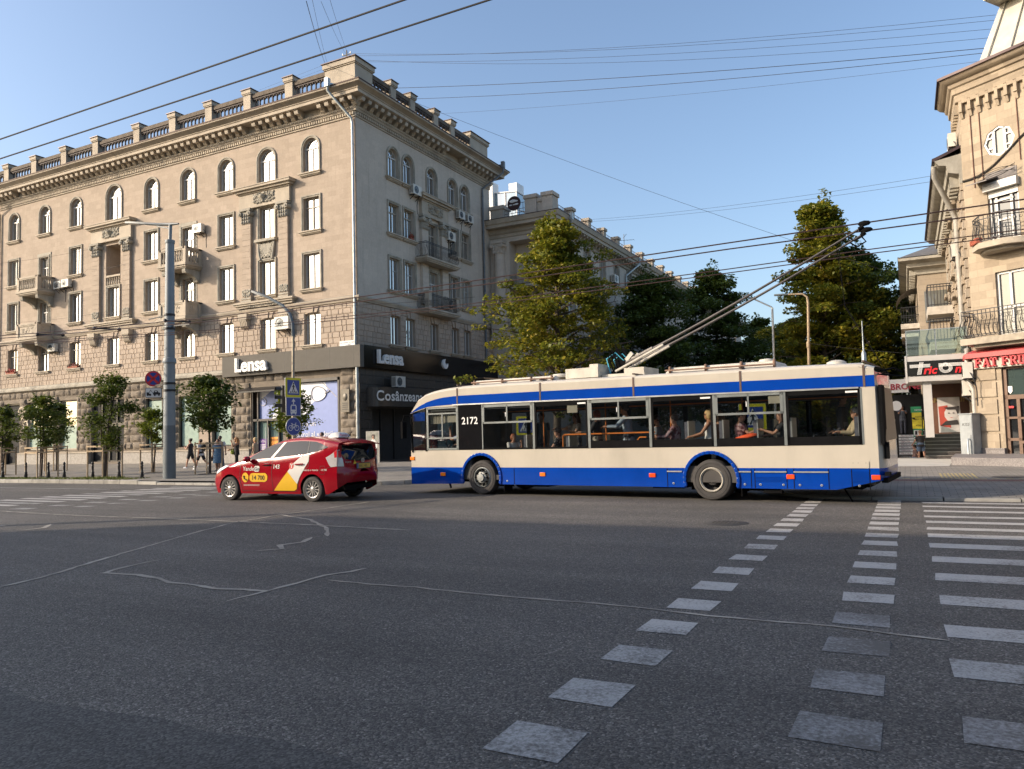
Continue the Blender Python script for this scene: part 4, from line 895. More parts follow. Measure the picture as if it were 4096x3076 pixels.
along(YE + .5, 120, .75, lambda u: mb.prism([(.15, 18.4), (.3, 18.45), (.4, 18.65), (.68, 18.68), (.68, 18.85), (.15, 18.85)], lambda o, z, w_: F2b(u + w_, z, -o), -.13, .13))
along(YE, 100, .25, lambda u: fbox(mb, F2b, u - .07, u + .07, 18.14, 18.32, -.17, -.06)); mb.build('cornice', M_trim, B2)
mb = MB(); mb.sweep(P2p, [(0, 10.5), (.15, 10.55), (.2, 10.8), (.1, 10.85), (0, 10.9)]); mb.build('string_course', M_trimd, B2)
mb = MB(); mb.sweep(P2p, [(.97, 19.5), (.97, 19.56), (.1, 19.8)]); mb.poly([(-45, YE, 19.8), (X2, YE, 19.8), (X2, 136, 19.8), (-45, 136, 19.8)]); mb.build('roof', M_metal, B2)
for y, z, h in W2[:45]:
    if abs(y - 68) > 30 and z < 9: continue
    addwin(B2, O2, F2b, y, z, 1.2, h, 0, 'rect', z > 9)
for u, z in ((-27.4, 14.0), (-27.4, 11.0)): addwin(B2, O2, Face(0, YE + 1.3, 0), u, z, 1.5, 2.6, 0, 'old', False)
addwin(B2, O2, F2a, -28.25, 7.7, 1.35, 1.9, 0, 'rect1')
for z in (13.9, 10.85):
    mb = MB(); mb.box(-28.9, -25.9, YE - .25, YE + 1.3, z - .25, z); o = mb.build('balcony', M_trimd, B2); mb = MB()
    for h in (.1, .95): mb.bar((-28.85, YE - .15, z + h), (-25.95, YE - .15, z + h), .04)
    for i in range(24): mb.bar((-28.8 + .125 * i, YE - .15, z), (-28.8 + .125 * i, YE - .15, z + .95), .02)
    mb.build('railing', M_iron, o)
mb = MB(); mb.lathe([(.62, 11.0), (.62, 11.3), (.52, 11.4), (.5, 12), (.5, 14), (.44, 16.7), (.5, 16.75), (.44, 16.85), (.55, 17.2)], (-29.75, YE - .15, 0), 20)
for z in (12.2, 13.4, 14.6, 15.8): mb.lathe([(.505, z), (.505, z + .03)], (-29.75, YE - .15, 0), 20)
capital(mb, F2a, -30.2, -29.3, 16.7, 17.7, -.55); mb.build('column', M_limeLift, B2)
mb = MB(); fbox(mb, F2a, -30.4, -29.1, 9.6, 11.0, -.7, 0); fbox(mb, F2a, -30.5, -29.0, 10.9, 11.0, -.8, 0); fbox(mb, F2a, -30.45, -29.05, 9.4, 9.6, -.75, 0); mb.build('pedestal', M_limeLift, B2)
for y in [60.7 + 3.93 * i for i in range(16)]:
    mb = MB(); fbox(mb, F2b, y - .35, y + .35, 19.75, 20.75, -.1, .5); fbox(mb, F2b, y - .45, y + .45, 20.75, 21.0, -.2, .6); mb.build('parapet_pier', M_trim, B2)
mb = MB()
for u0, u1, z1, d in ((-27.3, -26.25, 21.35, -.1), (-26.25, -25.7, 21.0, .1), (-25.7, X2 + .1, 21.35, -.1), (-30.6, -29.4, 20.9, 0)):
    fbox(mb, F2a, u0, u1, 19.7, z1 - .3, d, d + 1.2); fbox(mb, F2a, u0 - .1, u1 + .1, z1 - .3, z1, d - .1, d + 1.3)
mb.build('parapet_block', M_limeLift, B2)
mb = MB()
def railing(p, q, z, h=.95):
    L = math.hypot(q[0] - p[0], q[1] - p[1]); n = int(L / .3); g = lambda t_, zz_: (p[0] + (q[0] - p[0]) * t_, p[1] + (q[1] - p[1]) * t_, zz_)
    for hh in (.12, .4, .7, h): mb.bar(g(0, z + hh), g(1, z + hh), .035)
    for i in range(n + 1): mb.bar(g(i / n, z + .12 + (.28 if i % 2 else 0)), g(i / n, z + (h if i % 3 else .7)), .03)
railing((-29.4, YE + .3), (-27.3, YE + .3), 19.75, 1.2)
for i in range(16): railing((X2 - .2, (60.7 + 3.93 * (i - 1) + .4) if i else 57.6), (X2 - .2, 60.7 + 3.93 * i - .4), 19.75)
mb.build('roof_railing', pm('grey_railing', (.13, .1, .09), .6), B2)
mb = MB(); c = (-28.45, YE + .22, 20.95); mb.lathe([(.0, -.03), (.62, -.03), (.62, .03), (0, .03)], c, 24, 0, 'y')
for dx, dz, w_ in ((-.1, .2, .35), (.2, .18, .2), (-.3, -.12, .16), (.25, -.1, .2), (0, -.12, .12)): mb.ball((c[0] + dx, c[1] - .04, c[2] + dz), w_, 8, 1, (1, .06, .4))
tag(mb.build('round_emblem', [pm('rusty_plate', (.05, .02, .018), .7), M_white]), 'round dark metal emblem on the roof railing of the shaded block', 'emblem')
pipe('drainpipe', [(X2 + 1.05, 58, 19.6), (X2 + 1.05, 58, 19.1), (X2 + .15, 59, 17.6), (X2 + .15, 59, 17.3), (X2 + .15, 59, 0)], .1, M_zinc, B2, (X2 + 1.05, 58, 19.2, -.5, 0))
pipe('drainpipe', [(X2 + .95, 76.5, 19.6), (X2 + .95, 76.5, 18.9), (X2 + .15, 74.3, 17.4), (X2 + .15, 74.3, 17), (X2 + .15, 74.3, 0)], .1, M_zinc, B2)
ac(F2b, 70.4, 16.0, 'air conditioner beside the yellowing tree on the side street block', 1.2); ac(F2b, 74.9, 16.1, 'air conditioner beyond the drainpipe on the side street block', 1.2)
an = empty('tv_antenna', 'thin rooftop television aerial above the side street block', 'antenna', (X2 - 1.5, 79, 20)); mb = MB()
mb.tube([(0, 0, -.3), (0, 0, 3.0)], .03, 5); mb.bar((-.9, -.7, 2.2), (.9, .7, 2.4), .03); mb.bar((-.3, .6, 2.7), (.5, -.6, 2.8), .03)
for i in range(7): mb.bar((-.9 + .3 * i, -.7 + .23 * i - .25, 2.2 + .03 * i), (-.9 + .3 * i, -.7 + .23 * i + .25, 2.2 + .03 * i), .015)
mb.build('aerial', M_iron, an)
PH = bempty('glass_penthouse', 'white rooftop penthouse with slanted teal glazing behind the corner block', 'building', (-32, 64, 19))
mb = MB(); mb.box(-34.9, -33.9, 63, 64.2, 18, 25.6); mb.box(-33.7, -32.8, 66, 67.5, 22, 26.2); mb.box(-34.5, -29, 64.5, 71, 18, 22.2); mb.build('wall', M_white, PH)
mb = MB(); mb.add([(-33.9, 63.5, 21), (-31.6, 63.5, 21), (-31.6, 63.5, 24.4), (-33.9, 63.5, 24.6), (-29.2, 68, 21), (-29.2, 68, 22.6), (-31.6, 68, 24.2)], [(0, 1, 2, 3), (1, 4, 5, 2)]); mb.build('glazing', panemat('teal_glass', (.03, .1, .12), (.05, .16, .2), .3, .3), PH)
mb = MB()
for a, b in (((-33.9, 63.45, 24.6), (-31.6, 63.45, 24.4)), ((-31.6, 63.45, 24.4), (-29.2, 67.95, 22.6)), ((-31.6, 63.45, 21), (-31.6, 63.45, 24.4)), ((-33.9, 63.45, 22.9), (-31.6, 63.45, 22.7)), ((-31.6, 63.45, 22.7), (-29.2, 67.95, 21.8)), ((-32.8, 63.45, 21), (-32.8, 63.45, 24.5)), ((-30.4, 65.7, 21), (-30.4, 65.7, 23.5))): mb.bar(a, b, .1)
mb.build('frame', M_white, PH)
# ------------------------------------------------------------------ right-hand corner building with the chamfered tower
TR = R(-35); T = Face(2.8, 34.5, TR); TU0, TU1 = -.42, 2.6
M_tow = wallmat('tower_limestone', (.34, .275, .2), ux=.819, uy=-.574, bw=.55, rh=.29, var=.16, mort=.8, mw=.006, stain=.2, streak=.2, alt=(.43, .355, .26))
M_tow2 = wallmat('street_limestone', (.37, .305, .23), bw=.6, rh=.3, var=.1, mort=.8, stain=.3)
TO = T(TU0, 0); TE = T(TU1, 0); XR = TO[0]; YR0 = TO[1]; TB = bempty('tower_building', 'sandy limestone corner building with a chamfered tower and octagonal window', 'building', (XR, YR0, 0)); OT = (XR, YR0, 0)
oct_ = [(1.03 + .54 * cos(R(22.5 + 45 * i)), 12.28 + .58 * sin(R(22.5 + 45 * i))) for i in range(8)]
mb = MB()
wallops(mb, T, TU0, TU1, -.3, 4.0, [(.55, 2.05, .1, 3.7)], .3); wallops(mb, T, TU0, TU1, 4.0, 8.0, [(.56, 1.75, 4.84, 7.3)], .3); wallops(mb, T, TU0, TU1, 8.0, 11.5, [(.47, 1.6, 8.45, 10.95)], .22)
q = lambda a, b, c, d: mb.poly([T(a, c), T(b, c), T(b, d), T(a, d)])
q(TU0, .4, 11.5, 13.2); q(1.66, TU1, 11.5, 13.2); q(TU0, TU1, 13.2, 15.1)
sq = [(1.66, 11.5 + 1.7 * .5)] ; ring = [(1.66, 12.28), (1.66, 13.2), (1.03, 13.2), (.4, 13.2), (.4, 12.28), (.4, 11.5), (1.03, 11.5), (1.66, 11.5)]
op_ = [(1.03 + .58 * cos(R(45 * i)), 12.28 + .58 * sin(R(45 * i))) for i in range(8)]
for i in range(8): mb.poly([T(*ring[i]), T(*ring[(i + 1) % 8]), T(*op_[(i + 1) % 8]), T(*op_[i])])
for i in range(8): mb.poly([T(*op_[i]), T(*op_[(i + 1) % 8]), T(*op_[(i + 1) % 8], .2), T(*op_[i], .2)])
mb.build('tower_wall', M_tow, TB)
mb = MB(); FS = Face(XR, 0, -pi / 2); FR = Face(0, TE[1], 0)
SW = [(-y, z, h) for y in (38.2, 41.6, 45.0, 48.3) for z, h in ((4.9, 2.3), (8.6, 2.2))]
for z0, z1 in ((-1.2, 4.3), (4.3, 8.1), (8.1, 11.3)): wallops(mb, FS, -50, -YR0, z0, z1, [(u - .5, u + .5, z, z + h) for u, z, h in SW if z0 < z < z1], .25)
wallops(mb, FR, TE[0], 40, -.3, 15.1, [], .2)
mb.poly([(XR, 50, -2), (12, 50, -2), (12, 50, 12), (XR, 50, 12)]); mb.poly([(XR, YR0, 11.3), (XR, 37.5, 11.3), (XR, 37.5, 15.1), (XR, YR0, 15.1)]); mb.poly([(XR, 37.5, 11), (9, 37.5, 11), (9, 37.5, 15.1), (XR, 37.5, 15.1)])
mb.build('street_wall', M_tow2, TB)
for u, z, h in SW: addwin(TB, OT, FS, u, z, 1.0, h, 0, 'rect1' if z < 6 else 'rect', z > 6)
mb = MB()                                           # toothed quoins beside the windows
for y0 in (35.1, 36.6, 39.4, 40.3, 42.8, 43.8, 46.2, 47.0):
    for i in range(17): fbox(mb, FS, -y0 - .28, -y0 + .28, 4.6 + .39 * i, 4.94 + .39 * i, -.1 - .05 * (i % 2), 0)
for y0 in (38.2, 41.6, 45.0, 48.3):
    for z in (4.75, 8.45, 7.5, 11.0): fbox(mb, FS, -y0 - .75, -y0 + .75, z - .02, z + .16, -.28, 0)
mb.build('quoins', M_tow2, TB)
M_wh2 = pm('cream_concrete', (.5, .45, .38), .85, space='pos', dirt=.4)
mb = MB(); mb.sweep([(XR, 50), (XR, YR0 + .05)], [(0, 11.1), (.1, 11.12), (.12, 11.5), (.5, 11.6), (.55, 11.9), (.8, 11.95), (.95, 12.15), (0, 12.3)])
for i in range(26): fbox(mb, FS, -49.8 + .57 * i, -49.52 + .57 * i, 11.1, 11.58, -.42, -.05)
mb.build('cornice', M_trimd, TB)
mb = MB(); mb.sweep([(XR, 50), (XR, YR0 + .05)], [(.97, 12.14), (1.03, 12.16), (1.03, 12.26), (.9, 12.3), (-3, 13.8)]); mb.build('roof_edge', M_metal, TB)
PT = [(XR, 37.5), (XR, YR0), (TE[0], TE[1]), (40, TE[1])]
mb = MB(); mb.sweep(PT, [(0, 14.32), (.1, 14.34), (.13, 14.6), (.2, 14.64), (.22, 14.86), (.3, 14.9), (.34, 15.02), (.5, 15.08), (.62, 15.2), (.62, 15.26), (0, 15.4)])
mb.build('cornice', M_tow, TB)
mb = MB(); mb.sweep(PT, [(.63, 15.2), (.7, 15.22), (.7, 15.32), (.6, 15.36), (-2.2, 16.6)]); mb.build('roof_edge', M_metal, TB)
mb = MB()
for i in range(9):
    u = -.26 + .345 * i; fbox(mb, T, u - .06, u + .06, 13.95, 14.3, -.16, 0); fbox(mb, T, u - .075, u + .075, 13.86, 13.95, -.18, 0)
    mb.prism([(.0, 13.62), (.05, 13.62), (.13, 13.86), (0, 13.86)], lambda o, z, w_: T(u + w_, z, -o), -.05, .05)
    fbox(mb, T, u + .06, u + .285, 14.2, 14.34, -.15, 0)
for i in range(7):
    y = 34.9 + .36 * i; fbox(mb, FS, -y - .07, -y + .07, 13.9, 14.3, -.16, 0)
mb.build('corbel_table', M_tow, TB)
mb = MB()                                           # slanted metal roof of the tower
a, b = T(.1, 15.3, .3), T(2.3, 15.3, .3); c, d = T(.62, 18.2, 1.5), T(2.0, 18.2, 1.5)
e, f = T(.05, 15.3, 3.2), T(.6, 18.2, 3)
mb.add([a, b, d, c, e, f], [(0, 1, 2, 3), (4, 0, 3, 5)]); fbox(mb, T, .5, 2.4, 18.2, 18.75, .55, 3.0); fbox(mb, T, .4, 2.5, 18.75, 18.85, .45, 3.1, 1)
for u0, u1 in ((.5, .86), (1.4, 1.6)): mb.bar(T(u0, 15.4, .27), T(u1, 18.2, 1.44), .05)
mb.build('tower_roof', [pm('pale_sheet_metal', (.48, .45, .38), .5, .2, space='pos', var=.12), M_metal], TB)
# octagonal window
mb = MB(); G = lambda u, z, d: T(u, z, d)
iq = [(1.03 + .5 * cos(R(45 * i)), 12.28 + .5 * sin(R(45 * i))) for i in range(8)]
for i in range(8): mb.prism([op_[i], op_[(i + 1) % 8], iq[(i + 1) % 8], iq[i]], G, .03, .12)
for u in (.83, 1.23): fbox(mb, T, u - .045, u + .045, 11.74, 12.82, .03, .12)
for s in (-1, 1):
    for z in (12.08, 12.48): fbox(mb, T, 1.03 + s * .36 - .14, 1.03 + s * .36 + .14, z - .03, z + .03, .04, .11)
o = mb.build('octagonal_window', M_upvc, TB); mb = MB(); mb.poly([T(u, z, .1) for u, z in op_]); mb.build('pane', panemat('blue_pane', (.03, .04, .05), (.06, .08, .095), .5, .06), o)
M_bp = bpy.data.materials['blue_pane']
# balcony doors, shutter box and balconies
for (u0, u1, z0, z1, mu) in ((.47, 1.6, 8.45, 10.95, .72), (.56, 1.75, 4.84, 7.3, .42)):
    f = MB(); e = .09
    for x in (u0, u1 - e, u0 + (u1 - u0) * mu - e / 2, u0 + .22 if mu > .5 else u1 - e): fbox(f, T, x, x + e, z0, z1, .1, .2)
    fbox(f, T, u0, u1, z1 - e, z1, .1, .2); fbox(f, T, u0, u1, z0, z0 + e, .1, .2)
    for z in ([9.25, 10.0] if mu > .5 else [5.9]): fbox(f, T, u0 + .2, u1 - .25, z, z + .07, .1, .2)
    o = f.build('balcony_door', M_upvc, TB); p = MB(); p.poly([T(u0, z0, .17), T(u1, z0, .17), T(u1, z1, .17), T(u0, z1, .17)]); p.build('pane', M_bp, o)
mb = MB(); fbox(mb, T, .42, 1.66, 10.42, 10.72, -.22, .02)
for i in range(4): fbox(mb, T, .5, 1.58, 10.18 + .06 * i, 10.235 + .06 * i, .02, .06)
mb.build('roller_shutter', M_upvc, TB); mb = MB(); fbox(mb, T, .45, 1.6, 10.72, 11.15, -.02, .01)
mb.prism([(-.75, 10.72), (0, 10.95), (0, 10.9), (-.75, 10.68)], lambda d, z, u: T(u, z, d), .1, .9); mb.build('transom_panel', pm('grey_panel', (.16, .14, .13), .6), TB)
def tbal(plan, z, th, H, seed, belly):
    mb = MB(); n = len(plan); mb.prism(plan, lambda u, d, zz_: T(u, zz_, -d), z - th, z); mb.prism([(1.05 + (u - 1.05) * .75, d * .7) for u, d in plan], lambda u, d, zz_: T(u, zz_, -d), z - th - .12, z - th)
    o = mb.build('balcony', pm('stained_concrete', (.36, .31, .24), .9, var=.25, scale=2, space='pos', dirt=.7), TB); mb = MB()
    pl = [(u + (.06 if u < 1 else -.06), max(0, d - .06)) for u, d in plan]
    for h in (.06, .12, H - .14, H): [mb.bar(T(pl[i][0], z + h, -pl[i][1]), T(pl[i + 1][0], z + h, -pl[i + 1][1]), .03) for i in range(n - 1)]
    for i in range(n - 1):
        L = math.hypot(pl[i + 1][0] - pl[i][0], pl[i + 1][1] - pl[i][1]); k = max(2, int(L / .15)); a, b = pl[i], pl[i + 1]; ox, od = b[1] - a[1], -(b[0] - a[0]); ln = math.hypot(ox, od) or 1; ox, od = -ox / ln, -od / ln
        for j in range(k + 1):
            u, d = a[0] + (b[0] - a[0]) * j / k, a[1] + (b[1] - a[1]) * j / k
            mb.tube([T(u + ox * kk * belly, z + hh, -(d + od * kk * belly)) for hh, kk in ((.06, .2), (.2, .9), (.36, 1), (.55, .45), (.75, -.2), (H - .14, 0), (H, 0))], .014, 4, caps=False)
            if j < k: mb.tube([T(u + .07 + .05 * cos(q_), z + .45 + .05 * sin(q_) + .3 * (j % 2), -(d + od * belly * .4)) for q_ in [kk * pi / 4 for kk in range(9)]], .009, 4, caps=False)
    mb.build('railing', M_iron, o)
tbal([(.02, 0), (.02, .45), (.55, .95), (1.5, .95), (2.05, .45), (2.05, 0)], 8.35, .22, 1.02, 1, .05)
tbal([(-.45, 0), (-.45, .8), (2.5, .8), (2.5, 0)], 4.82, .24, 1.05, 2, .14)
pb = empty('flower_box', 'empty woven terracotta flower box on the upper tower balcony', 'flower box', T(.35, 8.36, -.72), TR - .7, 'flower boxes on window sills'); mb = MB(); mb.box(-.32, .32, -.1, .1, 0, .2)
for i in range(9):
    for j in range(3): mb.ball((-.28 + .07 * i, -.1, .04 + .06 * j), .03, 6)
mb.build('planter', pm('woven_terracotta', (.36, .1, .06), .8), pb)
mb = MB()
for u, z1, z0 in ((.02, 13.9, 10.75), (.36, 13.9, 11.0), (1.75, 13.9, 11.3)): mb.tube([T(u, z1, -.03), T(u + .02, z0, -.03)], .018, 5)
mb.build('rusty_rod', pm('rust', (.14, .06, .04), .8), TB)
mb = MB()
for k in range(3): mb.tube([T(-.42 + .31 * i, 11.1 + .05 * i + .01 * i * i + .03 * k - .12 * sin(i * .6), -.03 - .01 * k) for i in range(10)], .014, 4)
for k in range(6): mb.tube([T(.3 + 1.4 * i / 8, 10.8 + .05 * k - .25 * sin(pi * i / 8) * (k % 3 - 1) * .5 + .12 * i / 8, -.28 - .1 * sin(pi * i / 8)) for i in range(9)], .01, 4)
mb.build('cable', M_black, TB)
# ground floor of the tower: red fascia, shop sign, door
mb = MB(); mb.sweep([(XR - .02, 36.0), (XR - .02, YR0), (TE[0], TE[1]), (14, TE[1])], [(0, 4.12), (.32, 4.1), (.32, 4.28), (0, 4.42)]); mb.build('red_fascia', pm('red_fascia', (.42, .055, .055), .45, var=.08, bump=0), TB)
SG = bempty('shop_sign', 'white sign board with bold red raised letters under the red fascia of the tower', 'sign', T(.5, 3.9)); mb = MB(); fbox(mb, T, -.42, 2.6, 3.68, 4.1, -.16, 0); mb.build('panel', M_wh2, SG)
mb = MB()
def slab(u, z, strokes, s=.34):
    for a, b, c, d in strokes: fbox(mb, T, u + a * s, u + b * s, z + c * s, z + d * s, -.26, -.16)
LT = {'F': [(.1, .3, 0, 1), (0, .42, 0, .1), (0, .75, .9, 1), (.65, .75, .7, 1), (.3, .55, .45, .56), (.5, .57, .36, .66)], 'T': [(.28, .48, 0, 1), (.15, .62, 0, .1), (0, .76, .88, 1), (0, .1, .68, 1), (.66, .76, .68, 1)],
      'U': [(.1, .28, .15, 1), (.55, .68, .15, 1), (.15, .65, 0, .16), (0, .38, .9, 1), (.45, .78, .9, 1)], 'M': [(.1, .22, 0, 1), (.72, .92, 0, 1), (0, .32, 0, .1), (.62, 1, 0, .1), (0, .25, .9, 1), (.75, 1, .9, 1)],
      'R': [(.1, .3, 0, 1), (0, .42, 0, .1), (0, .6, .9, 1), (.3, .6, .45, .56), (.58, .76, .54, .92)], 'A': [(0, .3, 0, .1), (.55, .92, 0, .1), (.28, .64, .28, .38)], 'O': [(.1, .3, .12, .88), (.6, .8, .12, .88), (.2, .7, 0, .12), (.2, .7, .88, 1)], 'S': [(0, .7, .9, 1), (0, .18, .5, .95), (.0, .7, .45, .55), (.52, .7, .05, .5), (0, .7, 0, .1)]}
u = -.3
for ch in 'FĂT FRUMOS':
    c = 'A' if ch == 'Ă' else ch
    if ch != ' ': slab(u, 3.73, LT[c])
    s = .34
    if c == 'A':
        for p in ([(.1, .0), (.2, 0), (.5, 1), (.38, 1)], [(.38, 1), (.56, 1), (.86, 0), (.62, 0)]): mb.prism([(u + x * s, 3.73 + z * s) for x, z in p], lambda a, b, d: T(a, b, d), -.26, -.16)
        fbox(mb, T, u + .3 * s, u + .62 * s, 4.09, 4.12, -.25, -.17)
    if c == 'R': mb.prism([(u + x * s, 3.73 + z * s) for x, z in [(.35, .5), (.55, .5), (.86, 0), (.62, 0)]], lambda a, b, d: T(a, b, d), -.26, -.16)
    if c == 'M':
        for p in ([(.2, 1), (.3, 1), (.55, .1), (.48, .1)], [(.48, .1), (.56, .1), (.82, 1), (.72, 1)]): mb.prism([(u + x * s, 3.73 + z * s) for x, z in p], lambda a, b, d: T(a, b, d), -.26, -.16)
    u += {' ': .12, 'M': .38, 'A': .3}.get(c, .295)
mb.build('lettering', pm('red_letter', (.5, .02, .03), .4, bump=0), SG)
mb = MB(); M_brn = pm('brown_door_frame', (.13, .07, .04), .5, var=.15)
for a, b, z0, z1 in ((.55, .68, .1, 3.7), (.98, 1.1, .1, 2.5), (1.92, 2.05, .1, 3.7), (1.5, 1.62, .1, 2.5), (.55, 2.05, 2.46, 2.62), (.55, 2.05, 3.6, 3.7), (.55, 1.1, 1.72, 1.8), (.55, 1.1, .9, 1.0), (.55, 1.1, .1, .3), (1.1, 1.62, .8, .9), (1.1, 1.62, 1.7, 1.78)): fbox(mb, T, a, b, z0, z1, .08, .2)
o = mb.build('door', M_brn, TB); mb = MB(); mb.poly([T(.55, .1, .16), T(2.05, .1, .16), T(2.05, 2.5, .16), T(.55, 2.5, .16)], 0); mb.poly([T(.55, 2.5, .15), T(2.05, 2.5, .15), T(2.05, 3.7, .15), T(.55, 3.7, .15)], 1); mb.build('pane', [panemat('dark_door_glass', (.012, .013, .014), (.03, .03, .03), .6, .08), M_shopg], o)
mb = MB(); fbox(mb, T, .7, .88, 2.12, 2.2, .06, .075, 0); mb.prism([(.68, 2.95), (.68, 2.75), (.76, 2.66), (.84, 2.75), (.84, 2.95)], lambda a, b, d: T(a, b, d), .12, .14, 1); fbox(mb, T, 1.2, 1.45, 1.35, 1.7, .1, .12, 1)
tag(mb.build('door_sticker', [pm('red_sticker', (.5, .03, .03), bump=0), M_white]), 'small red and white stickers on the brown glass door of the tower', 'sticker')
mb = MB()
for z in (.6, 1.25, 1.9, 2.55, 3.2):
    fbox(mb, T, TU0 + .03, .35, z + .03, z + .58, -.05, 0)
for z in (.6, 1.25, 1.9, 2.55, 3.2): fbox(mb, FS, -36.2, -YR0 - .05, z + .03, z + .58, -.06, 0)
mb.build('rustication', M_tow, TB)
mb = MB(); fbox(mb, T, TU0 - .05, .56, -.1, .6, -.14, 0); fbox(mb, T, TU0 - .06, .57, .58, .63, -.16, 0); fbox(mb, FS, -36.2, -YR0 + .05, -.1, .6, -.12, 0); mb.build('plinth', bpy.data.materials['granite'], TB)
CBX = bempty('electrical_cabinet', 'tall grey weathered electrical cabinet at the corner of the tower', 'cabinet', T(-.5, .05, -.5)); mb = MB(); M_cab = pm('cabinet_grey', (.3, .32, .32), .6, var=.15, space='pos', dirt=.5)
fbox(mb, T, -.8, -.3, .15, 1.93, -.62, -.1); fbox(mb, T, -.83, -.27, 1.93, 1.98, -.66, -.08); mb.build('body', M_cab, CBX, bevel=.01); mb = MB(); fbox(mb, T, -.78, -.32, .2, 1.88, -.635, -.62); fbox(mb, T, -.4, -.37, 1.0, 1.15, -.66, -.635); mb.build('door', M_cab, CBX)
mb = MB(); puttext(mb, 'KISS', lambda x, y, d: T(-.7 + x, 1.5 + y, -.64), .16, 0, shear=.3); mb.tube([T(-.42, .1, -.78), T(-.42, .95, -.78), T(-.42, 1.0, -.7)], .035, 8, 1); mb.build('graffiti', [M_black, M_zinc], CBX)
mb = MB(); mb.tube([(XR - .95, 35.3, 12.1), (XR - .95, 35.5, 11.7), (XR - .35, 36.8, 10.6), (XR - .2, 36.9, 10.2), (XR - .2, 36.9, 4.5)], .11, 10); mb.tube([(XR - .2, 36.6, 4.6), (XR - .2, 35.2, 4.5), (XR - .25, 35.0, 4.3), (XR - .25, 35.0, 3.3), (XR - .1, 34.9, 2.9), (XR - .1, 34.9, .2)], .085, 10); mb.build('drainpipe', pm('dull_pipe', (.36, .34, .3), .6, .2, space='pos'), TB)
g2 = 'air conditioners of the tower building'
ac(FS, -35.0, 3.35, 'air conditioner under the red fascia, nearer the tower corner', 1.0, 0, g2); ac(FS, -35.9, 2.7, 'air conditioner on the wall left of the drainpipe, lower of two', 1.0, 0, g2)
ac(FS, -36.0, 12.9, 'air conditioner high on the tower flank above the eave', .9, 0, g2); ac(FS, -37.3, 8.6, 'air conditioner on the street wall below the eave by the thick drainpipe', 1.0, 0, g2)
# ------------------------------------------------------------------ shop with stairs beside the tower
TC = bempty('corner_shop', 'low shop with grey canopy, dark stairs and glass terrace beside the tower', 'shop', (1.2, 36, 0)); M_gry = pm('light_grey_cladding', (.46, .44, .41), .5, var=.05, space='pos', bump=.05)
mb = MB(); mb.box(.05, XR - .03, 35.8, 39.5, 4.2, 4.42); mb.box(.05, XR - .03, 35.8, 39.5, 3.36, 3.6); mb.box(.03, .1, 35.78, 39.5, 3.3, 4.44); mb.build('canopy', M_gry, TC)
mb = MB(); mb.box(.64, .96, 36.0, 36.3, 1.05, 3.36); mb.build('pillar', M_gry, TC)
mb = MB(); M_stp = pm('brown_stone_step', (.06, .05, .045), .5, var=.3, space='pos'); M_edge = pm('step_edge', (.22, .2, .18), .6)
for i in range(8):
    x0 = .62 if i < 7 else .98; mb.box(x0, XR - .25, 36.0 + .29 * i, 38.6, .145 * i, .145 * i + .125, 0); mb.box(x0 - .01, XR - .24, 35.98 + .29 * i, 38.6, .145 * i + .125, .145 * (i + 1), 1)
mb.build('stairs', [M_stp, M_edge], TC)
mb = MB(); mb.box(.97, XR, 39.3, 39.5, 0, 3.4, 0); mb.build('back_wall', pm('brown_panel', (.13, .06, .035), .5, space='pos'), TC)
M_gl = glassmat('clear_glass', (.75, .85, .82), .1)
mb = MB(); mb.box(.6, .612, 36.0, 38.4, .3, 1.9); mb.box(XR - .22, XR - .208, 36.0, 38.6, .3, 2.0); mb.build('stair_glass', M_gl, TC)
mb = MB(); mb.box(.1, XR - .1, 35.9, 35.915, 4.45, 5.5); mb.box(.1, .115, 35.9, 39.4, 4.45, 5.5); o = mb.build('terrace_glass', M_gl, TC); mb = MB(); mb.bar((.1, 35.9, 5.5), (XR - .1, 35.9, 5.5), .03); [mb.bar((x, 35.92, 4.4), (x, 35.92, 5.5), .04) for x in (.12, 1.2, XR - .15)]; mb.build('handrail', M_zinc, o)
TS = bempty('shop_sign', 'black sign with white striped capitals and slanted red letters over the shop stairs', 'sign', (1.2, 35.8, 3.9)); mb = MB(); mb.box(.1, XR - .05, 35.76, 35.9, 3.6, 4.2); mb.build('panel', M_blk, TS)
mb = MB(); yb = 35.75
for i in range(4):
    z = 4.04 - .035 * i; mb.box(.2, .95, yb - .02, yb, z, z + .02); mb.box(1.25, XR - .1, yb - .02, yb, z, z + .02)
    mb.bar((.58 + .04 * i, yb, 4.15), (.47 + .04 * i, yb, 3.64), .02); r = .2 - .03 * i; mb.tube([(1.5 + r * 1.15 * cos(q_), yb - .01, 3.87 + r * sin(q_)) for q_ in [k * pi / 12 for k in range(25)]], .009, 4)
mb.build('striped_lettering', M_white, TS); mb = MB()
puttext(mb, 'ric', lambda x, y, d: (.68 + x, yb - .01 - d, 3.66 + y), .46, 0, extrude=.01, bold=.03, shear=.25); puttext(mb, 'n', lambda x, y, d: (1.8 + x, yb - .01 - d, 3.66 + y), .46, 0, extrude=.01, bold=.03, shear=.25); mb.build('red_lettering', pm('red_sign', (.6, .02, .025), .4, bump=0), TS)
mb = MB(); puttext(mb, 'AMME PRIM', lambda x, y, d: (.9 + x, 39.28, 2.55 + y), .3, 0, bold=.02); tag(mb.build('wall_lettering', pm('brass', (.3, .2, .07), .4, .5)), 'brass capital letters on the brown wall above the stairs', 'lettering')
